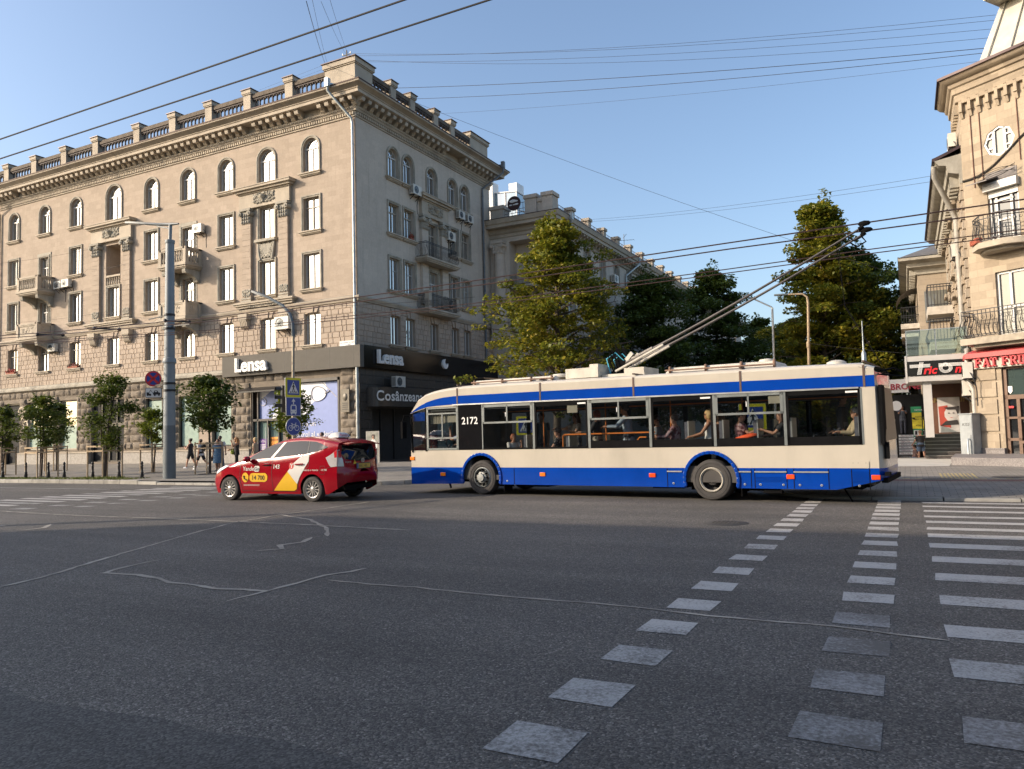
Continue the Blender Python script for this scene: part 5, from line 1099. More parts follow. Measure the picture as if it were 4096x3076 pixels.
mb = MB(); mb.box(1.22, 2.08, 38.9, 38.93, 1.2, 2.75, 0); y_ = 38.89; mb.poly([(1.28, y_, 1.5), (1.7, y_, 1.4), (1.6, y_, 2.4), (1.25, y_, 2.35)], 1); mb.ball((1.72, y_, 2.0), .26, 10, 0, (1, .04, 1.25)); mb.poly([(1.45, y_ - .02, 2.3), (2.04, y_ - .02, 2.35), (2.0, y_ - .02, 1.9), (1.9, y_ - .02, 2.2), (1.6, y_ - .02, 2.2)], 2); mb.poly([(1.3, y_ - .01, 1.5), (2.0, y_ - .01, 1.55), (1.95, y_ - .01, 1.75), (1.5, y_ - .01, 1.7)], 2)
for x in (1.64, 1.82): mb.ball((x, y_ - .03, 2.05), .05, 6, 2, (1, .05, .5))
mb.poly([(1.66, y_ - .03, 1.86), (1.8, y_ - .03, 1.86), (1.73, y_ - .03, 1.83)], 1); tag(mb.build('poster', [pm('poster_paper', (.5, .47, .45), bump=0), pm('poster_red', (.4, .06, .04), bump=0), pm('poster_black', (.03, .025, .025), bump=0)]), 'grey poster of a face in red and black at the top of the shop stairs', 'poster')
# ------------------------------------------------------------------ neighbours further along the side street
NB = bempty('neighbour_building', 'lower sandy building with slate hip roof and dome awning beyond the tower building', 'building', (.95, 50, -1)); mb = MB(); mb.box(.95, 12, 50.02, 74, -2, 10.9); mb.build('wall', M_tow2, NB)
mb = MB(); mb.sweep([(.95, 74), (.95, 50.02), (XR, 50.02)], [(0, 10.2), (.1, 10.22), (.15, 10.5), (.5, 10.6), (.55, 10.8), (.95, 10.95), (.95, 11.1), (0, 11.2)]); [fbox(mb, Face(.95, 0, -pi / 2), -73.8 + .6 * i, -73.5 + .6 * i, 10.22, 10.58, -.4, 0) for i in range(40)]; mb.build('cornice', M_trimd, NB)
mb = MB(); mb.add([(0, 49.1, 11.15), (0, 75, 11.15), (3.2, 54, 13.0), (3.2, 70, 13.0), (5, 49.1, 11.15)], [(0, 2, 3, 1), (0, 4, 2)]); mb.box(-.02, .06, 49.1, 75, 11.05, 11.2); mb.build('roof', pm('slate', (.12, .115, .11), .7, var=.3, scale=6, space='pos', bump=.6, bscale=6), NB)
FN = Face(.95, 0, -pi / 2)
for y, z in ((53, 7.6), (58, 7.6), (53.5, 4.4), (63, 7.6)):
    mb = MB(); fbox(mb, FN, -y - 1.4, -y + 1.4, z - .3, z, -1.0, 0); o = mb.build('balcony', M_wh2, NB); mb = MB()
    for h in (.5, 1.0): mb.bar(FN(-y - 1.35, z + h, -.95), FN(-y + 1.35, z + h, -.95), .04); mb.bar(FN(-y + 1.35, z + h, -.95), FN(-y + 1.35, z + h, 0), .04)
    for i in range(20): mb.bar(FN(-y - 1.35 + .142 * i, z, -.95), FN(-y - 1.35 + .142 * i, z + 1, -.95), .02)
    for i in range(7): mb.bar(FN(-y + 1.35, z, -.95 + .14 * i), FN(-y + 1.35, z + 1, -.95 + .14 * i), .02)
    mb.build('railing', M_iron, o)
mb = MB(); mb.grid(lambda u, v: FN(-54 + 1.2 * cos(pi * v), 8.9 + 1.0 * sin(pi / 2 * u), -1.2 * cos(pi / 2 * u) * (1 if True else 0)), 6, 10); mb.build('dome_awning', pm('grey_canvas', (.16, .15, .14), .8), NB)
mb = MB()
for x, z in ((1.6, 7.4), (1.6, 4.6)): mb.box(x - .35, x + .9, 49.9, 50.02, z, z + 1.8)
mb.build('window', M_bp, NB)
FS2 = Face(XR, 0, -pi / 2)                          # balconies on the tower building's street wall
for y, z, m in ((45.3, 7.5, 0), (44.0, 5.6, 1)):
    mb = MB(); fbox(mb, FS2, -y - 1.3, -y + 1.3, z - .4, z, -1.25, 0); o = mb.build('balcony', M_wh2 if m == 0 else M_trimd, TB); mb = MB()
    for h in (.1, 1.0, 1.12): mb.bar(FS2(-y - 1.25, z + h, -1.2), FS2(-y + 1.25, z + h, -1.2), .04); mb.bar(FS2(-y + 1.25, z + h, -1.2), FS2(-y + 1.25, z + h, 0), .04)
    for i in range(18): mb.tube([FS2(-y - 1.25 + .147 * i, z + hh, -1.2 - .2 * m * k) for hh, k in ((0, .4), (.3, 1), (.7, .2), (1.1, 0))], .014, 4)
    for i in range(9): mb.tube([FS2(-y + 1.25, z + hh, -1.2 + .14 * i) for hh in (0, 1.1)], .014, 4)
    mb.build('railing', M_iron, o)
FBk = bempty('far_building', 'distant sandy building with iron balconies beyond the slate roofed neighbour', 'building', (.4, 75, -2)); mb = MB(); mb.box(.4, 12, 75.5, 110, -3, 14); mb.build('wall', M_tow2, FBk); mb = MB()
for z in (9.0, 12.0): mb.box(-.5, .4, 76, 80, z - .3, z)
mb.build('balcony', M_wh2, FBk); mb = MB()
for z in (9.0, 12.0):
    for i in range(14): mb.bar((-.48, 76 + .3 * i, z), (-.48, 76 + .3 * i, z + 1), .03)
    for i in range(5): mb.bar((-.45 + .2 * i, 76, z), (-.45 + .2 * i, 76, z + 1), .03)
    mb.bar((-.48, 76, z + 1), (-.48, 80, z + 1), .04); mb.bar((-.48, 76, z + 1), (.4, 76, z + 1), .04)
mb.build('railing', M_iron, FBk)
# kiosk with service signs and lettered stair risers
KS = bempty('repair_kiosk', 'phone repair kiosk with lettered stair risers and a white name board in the side street', 'kiosk', (-.3, 52, -.6)); mb = MB(); mb.box(-.75, .9, 53.2, 56, -.8, 3.4); mb.build('body', M_dark, KS)
mb = MB(); mb.box(-1.4, .16, 51.8, 52, 3.5, 4.3); mb.build('name_board', M_white, KS)
mb = MB(); puttext(mb, 'VIBRONE', lambda x, y, d: (-1.25 + x, 51.78 - d, 3.68 + y), .5, 0, extrude=.02, bold=.02); mb.build('lettering', pm('crimson_letter', (.35, .03, .05), bump=0), KS)
mb = MB()
for i in range(9): mb.box(-.55, .35, 51.0 + .25 * i, 53.3, -.6 + .17 * i, -.6 + .17 * (i + 1))
mb.build('stairs', M_stp, KS); mb = MB()
for i in range(9):
    y_ = 50.985 + .25 * i; z_ = -.58 + .17 * i
    if i > 1: mb.box(-.53, .33, y_ - .004, y_, z_ + .02, z_ + .15, 0)
    puttext(mb, ['Contul tau', 'Contul tau', 'PELICULA', 'VIBRONE', 'PROTECTIE', 'INSTALAM', 'VIBRONE', 'SOLUTII', 'PROTECTIE'][i], lambda x, y, d: (-.42 + x, y_ - .008, z_ + .04 + y), .12, 1 if i > 1 else 2)
mb.build('riser_lettering', [M_white, pm('dark_red_letter', (.18, .03, .05), bump=0), M_zinc], KS)
mb = MB(); z_ = -.5
mb.box(.28, .75, 50.9, 50.94, 0, 1.3, 0); mb.box(.25, .75, 50.9, 50.94, 1.3, 2.25, 1); mb.box(.2, .75, 50.9, 50.94, 2.25, 2.6, 0)
for i, (a, b) in enumerate(((.32, .2), (.32, .62), (.32, 1.0))): mb.box(.3, .55, 50.88, 50.9, .1 + .4 * i, .42 + .4 * i, 2); mb.box(.36, .48, 50.87, 50.88, .15 + .4 * i, .37 + .4 * i, 3)
for z, s in ((1.95, 'COFFEE'), (1.8, 'STATION'), (1.45, 'XEROX')): puttext(mb, s, lambda x, y, d: (.42 + x, 50.89, z + y), .12, 3)
mb.lathe([(.05, 0), (.08, .1)], (.33, 50.87, 1.85), 8, 3); puttext(mb, 'NOVA', lambda x, y, d: (.4 + x, 50.89, 2.35 + y), .14, 2)
mb.build('service_board', [pm('green_board', (.02, .22, .09), bump=0), pm('yellow_board', (.6, .5, .03), bump=0), M_white, M_black], KS)
mb = MB(); mb.tube([(-.75, 50.6, -.6), (-.75, 50.6, .4), (-.7, 53, 1.9)], .03, 6); mb.tube([(-.75, 51.8, 0), (-.75, 51.8, 1.1)], .03, 6); mb.lathe([(0, -.02), (.3, -.02), (.3, .02), (0, .02)], (-.55, 51.6, 2.7), 16, 1, 'y'); mb.build('handrail', [M_zinc, M_white], KS)
# building across the street, behind the camera: it throws the shade on the near half of the crossing
SB = bempty('opposite_building', 'pale apartment block across the street whose shade covers the crossing', 'building', (-25, -10, 0)); mb = MB(); FO = Face(0, -9.9, pi); Wn = [(u, z) for u in [10.5 + 3.2 * i for i in range(10)] for z in (1.2, 4.8, 8.4, 12.0)]
for z0 in (0, 4, 7.6, 11.2): wallops(mb, FO, 9, 42.5, z0, (4 if z0 == 0 else z0 + 3.6) if z0 < 11 else 16, [(u - .7, u + .7, z, z + 1.9) for u, z in Wn if z0 <= z < z0 + 3.6], .3)
for a in (((-9, -9.9), (-9, -45)), ((-42.5, -45), (-42.5, -9.9))): mb.poly([(*a[0], 0), (*a[1], 0), (*a[1], 16), (*a[0], 16)])
mb.poly([(-42.5, -9.9, 16), (-9, -9.9, 16), (-9, -45, 16), (-42.5, -45, 16)]); mb.poly([(-42.5, -45, 0), (-9, -45, 0), (-9, -45, 16), (-42.5, -45, 16)]); mb.build('wall', M_tow2, SB)
for u, z in Wn: addwin(SB, (-25, -10, 0), FO, u, z, 1.4, 1.9, 0, 'rect1')
mb = MB(); mb.sweep([(-9, -45), (-9, -9.9), (-42.5, -9.9), (-42.5, -45)], [(0, 15.6), (.5, 15.8), (.5, 16.1), (0, 16.15)]); mb.build('cornice', M_trim, SB)
# ------------------------------------------------------------------ trolleybus (local x forward, y towards its left side, near side wall at y = 0)
BUSL = (-4.15338, 18.06498, 0); BUSR = math.atan2(.09645626, -.99533722)
bus = empty('trolleybus', 'white and blue trolleybus crossing the junction with its poles on the overhead wires', 'trolleybus', BUSL, BUSR)
def busw(x, y, z): return (BUSL[0] + x * cos(BUSR) - y * sin(BUSR), BUSL[1] + x * sin(BUSR) + y * cos(BUSR), z)
M_bw = pm('bus_white_paint', (.52, .47, .385), .16, var=.05, scale=1.2, bump=.02, bscale=3, coat=.4, dirt=.22)
M_bb = pm('bus_blue_paint', (.0015, .045, .31), .14, var=.08, scale=1.5, bump=.02, bscale=3, coat=0, dirt=.25)
M_rub = pm('black_rubber', (.009, .009, .0095), .8, var=.2, spec=.03); M_tyre = pm('tyre_rubber', (.05, .046, .043), .85, var=.25, scale=6, bump=.3, bscale=40)
M_alu = pm('brushed_aluminium', (.42, .43, .42), .4, .7, bump=0); M_frm = pm('grey_window_frame', (.16, .175, .17), .5, .3)
M_bgl = glassmat('bus_glass', (.74, .77, .77), .05); M_org = pm('orange_handrail', (.62, .17, .02), .4, bump=0); M_ora = pm('amber_lens', (.75, .2, .02), .25, bump=0); M_lens = pm('clear_lens', (.6, .6, .58), .15, bump=0, coat=1)
M_in = pm('bus_interior_grey', (.075, .075, .075), .8); M_fl = pm('bus_floor', (.06, .055, .05), .8)
W_ = 2.5; WC = ((6.52, .63), (-.02, .62))
def archpts(c, r, z0, n=16):
    a0 = math.asin((z0 - .48) / r); return [(c + r * cos(pi - a0 - (pi - 2 * a0) * i / n), .48 + r * sin(a0 + (pi - 2 * a0) * i / n)) for i in range(n + 1)]
ZS = [(-3.6, 2.80), (-3.4, 2.9), (0, 2.95), (3, 2.97), (6.7, 3.0), (7.3, 2.985), (7.9, 2.94), (8.35, 2.87), (8.7, 2.74), (8.95, 2.52), (9.06, 2.34)]
zs = lambda s: smooth1(s, ZS)
lo = [(-3.6, .76)] + archpts(-.02, .62, .76) + archpts(6.52, .63, .76) + [(9.05, .76), (9.05, 1.25), (-3.6, 1.25)]
sk = [(-3.6, .76), (-3.6, .5), (-3.05, .37), (-2.75, .3)] + archpts(-.02, .62, .3) + archpts(6.52, .63, .3) + [(9.05, .27), (9.05, .76)] + archpts(6.52, .63, .76)[::-1] + archpts(-.02, .62, .76)[::-1]
mb = MB(); S = lambda x, z, y=0: (x, y, z)
for y in (0, -W_):
    mb.add(*patch(lo, lambda a, b: (a, y, b), .5), 0)
    top = [(9.06, 2.34), (8.95, 2.38), (8.42, 2.5), (-3.6, 2.47)]
    up_ = top + [(-3.6, 2.80)] + [(-3.6 + 12.66 * i / 40, zs(-3.6 + 12.66 * i / 40)) for i in range(1, 40)]
    mb.add(*patch(up_, lambda a, b: (a, y, b), .6), 0)
    mb.poly([(-3.6, y, 1.25), (-3.32, y, 1.25), (-3.32, y, 2.47), (-3.6, y, 2.47)], 0)
n = 44; st = [-3.6 + 12.66 * i / n for i in range(n + 1)]
def roofp(u, v):
    s = -3.6 + 12.66 * u; z = zs(s); a = v
    prof = [(0, 0), (.012, .03), (.045, .06), (.12, .085), (.3, .1), (.7, .115), (1.25, .12)]
    k = a * 12; i = int(min(11, k)); j = 6 - abs(6 - k); q = lerp1(j, list(enumerate([p[0] for p in prof]))); h = lerp1(j, list(enumerate([p[1] for p in prof])))
    fl = 1 if s < 8.6 else max(.3, 1 - (s - 8.6) * 1.2)
    return (s, -q if k <= 6 else -W_ + q, z + h * fl)
mb.grid(roofp, n, 12, 0)
FB_ = [(.27, .1), (.5, .18), (.74, .22), (1.21, .22), (1.6, .2), (2.0, .15), (2.34, .06)]
def front(u, v, z0=.27, z1=2.34):
    z = z0 + (z1 - z0) * u; y = -W_ * v; return (9.05 + lerp1(z, FB_) * (1 - abs(2 * v - 1) ** 5), y, z)
def rear(u, v, z0=.5, z1=2.8):
    z = z0 + (z1 - z0) * u; return (-3.6 - lerp1(z, [(.5, .1), (.76, .13), (1.25, .13), (2.4, .06), (2.8, .0)]) * (1 - abs(2 * v - 1) ** 8), -W_ * v, z)
mb.grid(lambda u, v: front(u, v, .76, 1.2), 3, 28, 0); mb.grid(lambda u, v: rear(u, v, .76, 2.8), 8, 28, 0)
a = [front(1, i / 28) for i in range(29)]; b = [roofp(1, i / 28) for i in range(29)]
mb.add(a + b, [(i, i + 1, 30 + i, 29 + i) for i in range(28)], 0, True)
for y in (0, -W_): mb.add([(-3.6, y, z) for z in (1.2, 2.85)] , [])
body = mb.build('body', M_bw, bus, (0, 0, 0), 35)
mb = MB()
for y in (0, -W_): mb.add(*patch(sk, lambda a, b: (a, y, b), .5), 0)
mb.grid(lambda u, v: front(u, v, .27, .76), 4, 28, 0); mb.grid(lambda u, v: rear(u, v, .5, .76), 2, 28, 0); mb.build('skirt', M_bb, bus, (0, 0, 0), 35)
mb = MB(); bt = lambda s: lerp1(s, [(-3.6, 2.47), (7.3, 2.56), (8.0, 2.545), (8.45, 2.52), (8.8, 2.43), (9.05, 2.36)]); tp = lambda s: lerp1(s, [(-3.6, 2.71), (0, 2.745), (4.5, 2.785), (7.3, 2.80), (7.9, 2.77), (8.35, 2.69), (8.7, 2.56), (8.95, 2.42), (9.05, 2.365)])
sx = [-3.6 + 12.65 * i / 40 for i in range(41)]
mb.add([(s, .006, z(s)) for z in (bt, tp) for s in sx], [(i, i + 1, 42 + i, 41 + i) for i in range(40)]); mb.build('blue_band', M_bb, bus, (0, 0, 0))
mb = MB(); [mb.bar((a, .012, bt(a) - .015), (b, .012, bt(b) - .015), .03, .035) for a, b in zip(sx[1:-6], sx[2:-5])]
for s in (7.3, 4.54, 1.85, -.8, -3.4): mb.box(s - .022, s + .022, 0, .012, bt(s), zs(s) + .03, 1); mb.box(s - .02, s + .02, -2.5, 0, zs(s) + .1, zs(s) + .135, 1)
mb.build('trim', [M_alu, pm('brown_strap', (.1, .06, .045), .7)], bus, (0, 0, 0))
mb = MB(); mb.grid(lambda u, v: front(u, v, 1.2, 2.34), 5, 28, 0); mb.build('windscreen', M_bgl, bus, (0, 0, 0), 35)
mb = MB(); mb.grid(lambda u, v: tuple(np.add(rear(.36 + .5 * u, .12 + .76 * v), (-.012, 0, 0))), 4, 14, 0); mb.build('rear_window', M_black, bus, (0, 0, 0), 35)
# side windows
PNS = [(7.3, 8.42, 1), (4.79, 6.44, 1), (3.13, 4.75, 0), (1.46, 3.09, 1), (-.14, 1.42, 0), (-1.73, -.18, 1), (-3.32, -1.77, 0)]
def wtop(s): return lerp1(s, [(-3.4, 2.46), (7.3, 2.52), (8.45, 2.5)])
for a, b, sl_ in PNS:
    f = MB(); z0, z1 = 1.26, min(wtop(a), wtop(b)) - .01; mf = 1
    if sl_:
        if b > 7.4:
            for p in ((a, b, 1.26, 1.31), (a, b, z1 - .2, z1 - .16), (a, b, z1 - .04, z1), (a, a + .05, z0, z1), (b - .05, b, z0, z1), ((a + b) / 2 - .02, (a + b) / 2 + .02, 1.6, z1 - .18), (a, b, 1.58, 1.62)): f.box(p[0], p[1], -.02, .012, p[2], p[3], 0)
        else:
            zm = 1.97
            for p in ((a, b, zm, zm + .05), (a, b, z1 - .07, z1), (a, a + .07, zm, z1), (b - .07, b, zm, z1), ((a + b) / 2 - .02, (a + b) / 2 + .02, zm, z1)): f.box(p[0], p[1], -.02, .014, p[2], p[3], 0)
            f.box((a + b) / 2 + .03, (a + b) / 2 + .05, .0, .02, 2.15, 2.27, 2)
    for p in ((a - .02, a + .012, z0, z1), (b - .012, b + .02, z0, z1)): f.box(p[0], p[1], -.02, .008, p[2], p[3], 0)
    f.box(a, b, -.03, .004, 1.25, 1.30 if a > 1.5 else 1.44, 1); f.box(a, b, -.03, .004, z1 - (.03 if sl_ else .1), z1 + .01, 1)
    if not sl_: f.box(a + .06, a + .3, .004, .008, z1 - .09, z1 - .05, 2); f.box(b - .07, b, -.02, .004, z0, z1, 1); f.box(a, a + .07, -.02, .004, z0, z1, 1)
    o = f.build('window', [M_frm, M_rub, M_white], bus, (0, 0, 0)); p = MB(); p.poly([(a, -.012, z0), (b, -.012, z0), (b, -.012, z1), (a, -.012, z1)]); p.build('pane', M_bgl, o, (0, 0, 0))
mb = MB(); mb.box(6.46, 7.28, -.03, .004, 1.25, 2.53); mb.add(*patch([(8.42, 1.22), (8.5, 1.22), (8.5, 2.5), (8.42, 2.5)], lambda a, b: (a, .004, b), .5)); mb.bar((8.98, .004, 1.2), (9.04, .004, 2.3), .05, .03); mb.build('pillar_panel', M_blk, bus, (0, 0, 0))
mb = MB(); mb.add(*patch([(8.5, 1.22), (9.03, 1.2), (9.04, 2.25), (8.9, 2.38), (8.5, 2.48)], lambda a, b: (a, .0, b), .3)); mb.build('quarter_window', M_bgl, bus, (0, 0, 0)); mb = MB(); mb.box(8.5, 9.0, -.08, -.06, 2.12, 2.38); mb.build('sun_visor', M_bb, bus, (0, 0, 0))
mb = MB(); puttext(mb, '2172', lambda x, y, d: (7.16 - x, .008, 1.98 + y), .28, 0, bold=.014, space=1.02); mb.build('fleet_number', M_white, bus, (0, 0, 0))
# far side: posts, panes, doors
f = MB()
for s in (-3.32, -1.75, -.16, 1.44, 2.3, 3.11, 4.77, 6.45, 7.3, 8.5): f.box(s - .06, s + .06, -W_, -W_ + .04, 1.25, 2.5)
f.build('far_post', M_rub, bus, (0, 0, 0)); p = MB(); p.poly([(-3.3, -W_ + .012, 1.25), (9.0, -W_ + .012, 1.25), (9.0, -W_ + .012, 2.48), (-3.3, -W_ + .012, 2.48)]); p.build('far_pane', glassmat('far_glass', (.5, .53, .53), .05), bus, (0, 0, 0))
# interior
mb = MB(); mb.box(-3.5, 8.9, -W_ + .05, -.05, .42, .55); mb.box(-3.5, 1.3, -W_ + .05, -.05, .55, .8); mb.build('floor', M_fl, bus, (0, 0, 0))
mb = MB(); mb.box(-3.5, 8.6, -W_ + .03, -.03, 2.5, 2.53); mb.box(-3.5, 8.4, -.35, -.04, 2.38, 2.5); mb.box(-3.5, 8.4, -W_ + .04, -W_ + .35, 2.3, 2.5); mb.build('ceiling', M_in, bus, (0, 0, 0))
mb = MB(); mb.box(7.0, 7.1, -W_ + .1, -.6, .55, 2.45); mb.box(6.9, 7.15, -.55, -.06, .55, 2.45); mb.box(8.3, 8.9, -1.4, -.1, .55, 1.25); mb.tube([(8.2, -.6, 1.25), (8.05, -.6, 1.4)], .03, 6); mb.tube([(8.0 + .05 * sin(k), -.6 + .24 * cos(k), 1.42 + .2 * sin(k)) for k in [i * pi / 8 for i in range(17)]], .02, 5); mb.build('driver_cab', M_in, bus, (0, 0, 0))
SEATS = [(7.45, -.55, .62), (5.55, -.6, .62), (4.2, -.55, .62), (.9, -.5, .85), (.05, -.5, .85), (-.75, -.5, .85), (-1.5, -.5, .85), (-2.9, -.5, .85), (.9, -1.95, .85), (-.75, -1.95, .85), (3.9, -1.95, .62), (5.2, -1.95, .62)]
M_seat = pm('seat_fabric', (.1, .1, .12), .8, var=.3, scale=12)
for x, y, z in SEATS:
    mb = MB(); mb.box(x - .22, x + .25, y - .22, y + .22, z + .33, z + .43); mb.box(x - .3, x - .22, y - .22, y + .22, z + .4, z + 1.0); mb.box(x - .33, x - .3, y - .23, y + .23, z + .42, z + 1.02, 1); mb.box(x - .05, x + .05, y - .05, y + .05, z - .06, z + .33, 1); mb.build('seat', [M_seat, pm('seat_shell', (.4, .38, .34), .5)] if False else [M_seat, M_alu], bus, (0, 0, 0))
mb = MB(); mb.tube([(4.05, -.3, .6), (4.05, -.3, 1.58), (4.0, -.3, 1.61), (1.45, -.3, 1.62)], .022, 6); mb.tube([(1.95, -.35, .8), (1.95, -.35, 1.42), (1.88, -.35, 1.5), (1.7, -.35, 1.5)], .022, 6); mb.tube([(6.2, -.7, 2.3), (-3.2, -.7, 2.3)], .018, 6)
for s in (4.9, 3.0, 1.2, -.6): mb.tube([(s, -.75, .6), (s, -.75, 2.45)], .018, 6)
mb.build('handrail', M_org, bus, (0, 0, 0))
mb = MB(); mb.box(3.45, 3.75, -.03, -.025, 2.18, 2.38); mb.box(-1.72, -1.4, -.03, -.025, 2.2, 2.42); mb.build('notice', pm('notice_paper', (.3, .27, .2), bump=0), bus, (0, 0, 0))
mb = MB(); mb.box(7.35, 7.85, -.1, -.08, 2.05, 2.3); [mb.tube([(8.35 - .06 * i, -.12, 2.02), (8.35 - .06 * i, -.12, 2.3)], .035, 6) for i in range(9)]; mb.build('curtain', pm('cab_curtain', (.35, .32, .25), .9), bus, (0, 0, 0))
# wheels
def wheel(name, parent, x, y, r, w, rim, kind, mr, mt=M_tyre):
    wh = MB(); k = 40
    wh.lathe([(rim, -.04), (rim + .02, 0), (r - .1 * r, .012), (r - .05 * r, .0), (r - .015, -.03), (r, -.07), (r, -w + .05), (r - .03, -w), (rim, -w)], (x, y, r), k, 0, 'y'); wh.lathe([(r * .80, .006), (r * .82, .016), (r * .84, .006)], (x, y, r), k, 0, 'y')
    t_ = wh.build('wheel', mt, parent, (0, 0, 0)); ri = MB()
    if kind == 'front':
        ri.lathe([(rim, -.02), (rim - .03, .01), (rim - .05, -.05), (rim - .07, -.09), (.16, -.02), (.15, .03), (.11, .035), (.10, .08), (.0, .085)], (x, y, r), 32, 0, 'y')
        for i in range(10): a = 2 * pi * i / 10; ri.lathe([(.022, -.03), (.022, .055), (0, .06)], (x + .19 * cos(a), y, r + .19 * sin(a)), 8, 1, 'y'); ri.ball((x + (rim - .055) * cos(a + .3), y - .055, r + (rim - .055) * sin(a + .3)), .035, 8, 1, (1, .3, 1))
        for i in range(8): a = 2 * pi * i / 8; ri.lathe([(.012, .03), (.012, .05), (0, .055)], (x + .12 * cos(a), y, r + .12 * sin(a)), 6, 1, 'y')
    elif kind == 'rear':
        ri.lathe([(rim, -.02), (rim - .03, .012), (rim - .05, -.03), (rim - .07, -.18), (.15, -.22), (.15, -.12), (.12, -.06), (.05, -.05), (0, -.05)], (x, y, r), 32, 1, 'y'); ri.lathe([(rim + .005, -.02), (rim - .02, .016), (rim - .05, -.01)], (x, y, r), 32, 0, 'y')
        for i in range(8): a = 2 * pi * i / 8; ri.ball((x + .24 * cos(a), y - .2, r + .24 * sin(a)), .035, 8, 2, (1, .3, 1))
        ri.lathe([(.05, -.048), (.03, -.045), (0, -.045)], (x + .02, y, r - .02), 10, 0, 'y')
    ri.build('rim', mr, t_, (0, 0, 0), 40); return t_
wheel('wheel', bus, 6.52, -.03, .478, .28, .29, 'front', [pm('grey_rim', (.34, .35, .33), .55, .3, dirt=.4), M_rub]); wheel('wheel', bus, -.02, -.03, .478, .55, .29, 'rear', [pm('cream_rim_edge', (.5, .46, .38), .5, .2), pm('dark_hub', (.05, .048, .046), .6, .3), M_rub])
for x in (6.52, -.02):
    mb = MB(); mb.lathe([(.2, .0), (.47, .0), (.478, -.06), (.478, -.28), (.2, -.28)], (x, -W_ + .3, .478), 24, 0, 'y'); mb.build('wheel', M_tyre, bus, (0, 0, 0))
mb = MB()
for c, r in WC:
    mb.grid(lambda u, v: (c + (r + .01) * cos(pi * u * 1.06 - .09), -.6 * v, .48 + (r + .01) * sin(pi * u * 1.06 - .09)), 16, 1); mb.poly([(c - .7, -.6, .2), (c + .7, -.6, .2), (c + .7, -.6, 1.15), (c - .7, -.6, 1.15)])
mb.box(-3.3, 8.8, -W_ + .1, -.75, .3, .42)
for s0, s1, z0 in ((.8, 1.6, .24), (-1.4, -.8, .22), (2.2, 3.4, .27), (4.6, 5.6, .22), (-3.2, -1.6, .28)): mb.box(s0, s1, -1.8, -.4, z0, .4)
for s in (5.82, -.7): mb.box(s, s + .02, -.5, -.1, .1, .4)
mb.tube([(-2.8, -.5, .32), (-2.98, -.45, .02)], .018, 5); mb.box(-1.6, -1.2, -.2, -.04, .2, .26); mb.tube([(7.75, -.15, .3), (7.68, -.12, .17)], .03, 5); mb.build('underbody', M_rub, bus, (0, 0, 0))
mb = MB()
for c, r in WC:
    A = [(c + r0 * cos(pi * i / 20 * 1.16 - .25), .48 + r0 * sin(pi * i / 20 * 1.16 - .25)) for r0 in (r - .02, r + .06) for i in range(21)]
    for i in range(20):
        q4 = [A[i], A[i + 1], A[22 + i], A[21 + i]]; mb.prism(q4, lambda a, b, d: (a, d, max(.3, b)), -.03, .035)
mb.build('wheel_arch_trim', M_bb, bus, (0, 0, 0), 60, .012)
# skirt details
mb = MB()
def seam(a, b, z0, z1, y=.004): [mb.box(*q_, 0, y, *r_, 0) for q_, r_ in (((a - .008, a + .008), (z0, z1)), ((b - .008, b + .008), (z0, z1)))]
for a, b in ((5.43, 5.9), (1.05, .62), (-.66, -.95), (-1.03, -1.73), (-1.88, -2.6), (-3.06, -3.41)): seam(a, b, .31, .74)
for a, b, z0, z1 in ((-1.05, -1.72, .46, .6), (-3.08, -3.4, .46, .72)):
    k = int((z1 - z0) / .03)
    for i in range(k): mb.box(b, a, 0, .012, z0 + .03 * i, z0 + .03 * i + .016, 1)
for a, b in ((-.66, -.95), (-1.03, -1.73), (-1.88, -2.6), (1.05, .68)): mb.box(b, a, 0, .02, .66, .69, 2)
mb.box(-3.41, -3.05, 0, .014, .76, .9, 3); [mb.ball((s, .015, .87), .008, 4, 0) for s in (-3.35, -3.2, -3.1)]
for s in (5.66, .9, -.8, -2.0, -2.45, -3.2, -1.15, -1.65): mb.lathe([(.025, .0), (.025, .008), (.012, .01)], (s, 0, .39), 10, 2, 'y')
mb.build('service_panel', [M_rub, M_bb, M_alu, M_bw], bus, (0, 0, 0))
for s, z, m in ((7.86, .56, 0), (4.53, .58, 0), (1.43, .58, 1), (-1.81, .57, 1), (-3.53, .57, 1), (9.0, 1.02, 0)):
    mb = MB(); mb.box(s - .085, s + .085, 0, .022, z - .05, z + .05); mb.build('marker_light', [M_ora, pm('red_orange_lens', (.7, .07, .015), .25, bump=0)][m], bus, (0, 0, 0), bevel=.008)
mb = MB(); mb.grid(lambda u, v: tuple(np.add(front(.1 + .13 * u, .012 + .1 * v), (.012, .008, 0))), 4, 6); mb.build('headlight', M_lens, bus, (0, 0, 0))
mb = MB(); mb.tube([(9.08, .02, 2.26), (9.2, .12, 2.3), (9.24, .16, 2.1)], .018, 6); mb.box(9.16, 9.24, .06, .24, 1.62, 2.1); mb.build('wing_mirror', M_rub, bus, (0, 0, 0), bevel=.02)
mb = MB()
for z, a in ((1.0, M_black),): mb.box(-3.78, -3.7, -.3, -.12, .95, 1.3); mb.box(-3.8, -3.7, -.2, .02, .6, .68); mb.box(-3.72, -3.66, -.5, -.03, 1.25, 2.5)
mb.box(-3.74, -3.62, -2.4, -.1, .45, .55); mb.tube([(-3.6, -.5, 2.75), (-3.9, -.5, 2.7), (-4.1, -.7, 2.68)], .02, 5); mb.tube([(-3.6, -1.0, 2.85), (-3.85, -1.2, 2.9), (-3.95, -1.6, 2.85)], .025, 5); mb.build('rear_fitting', M_rub, bus, (0, 0, 0))
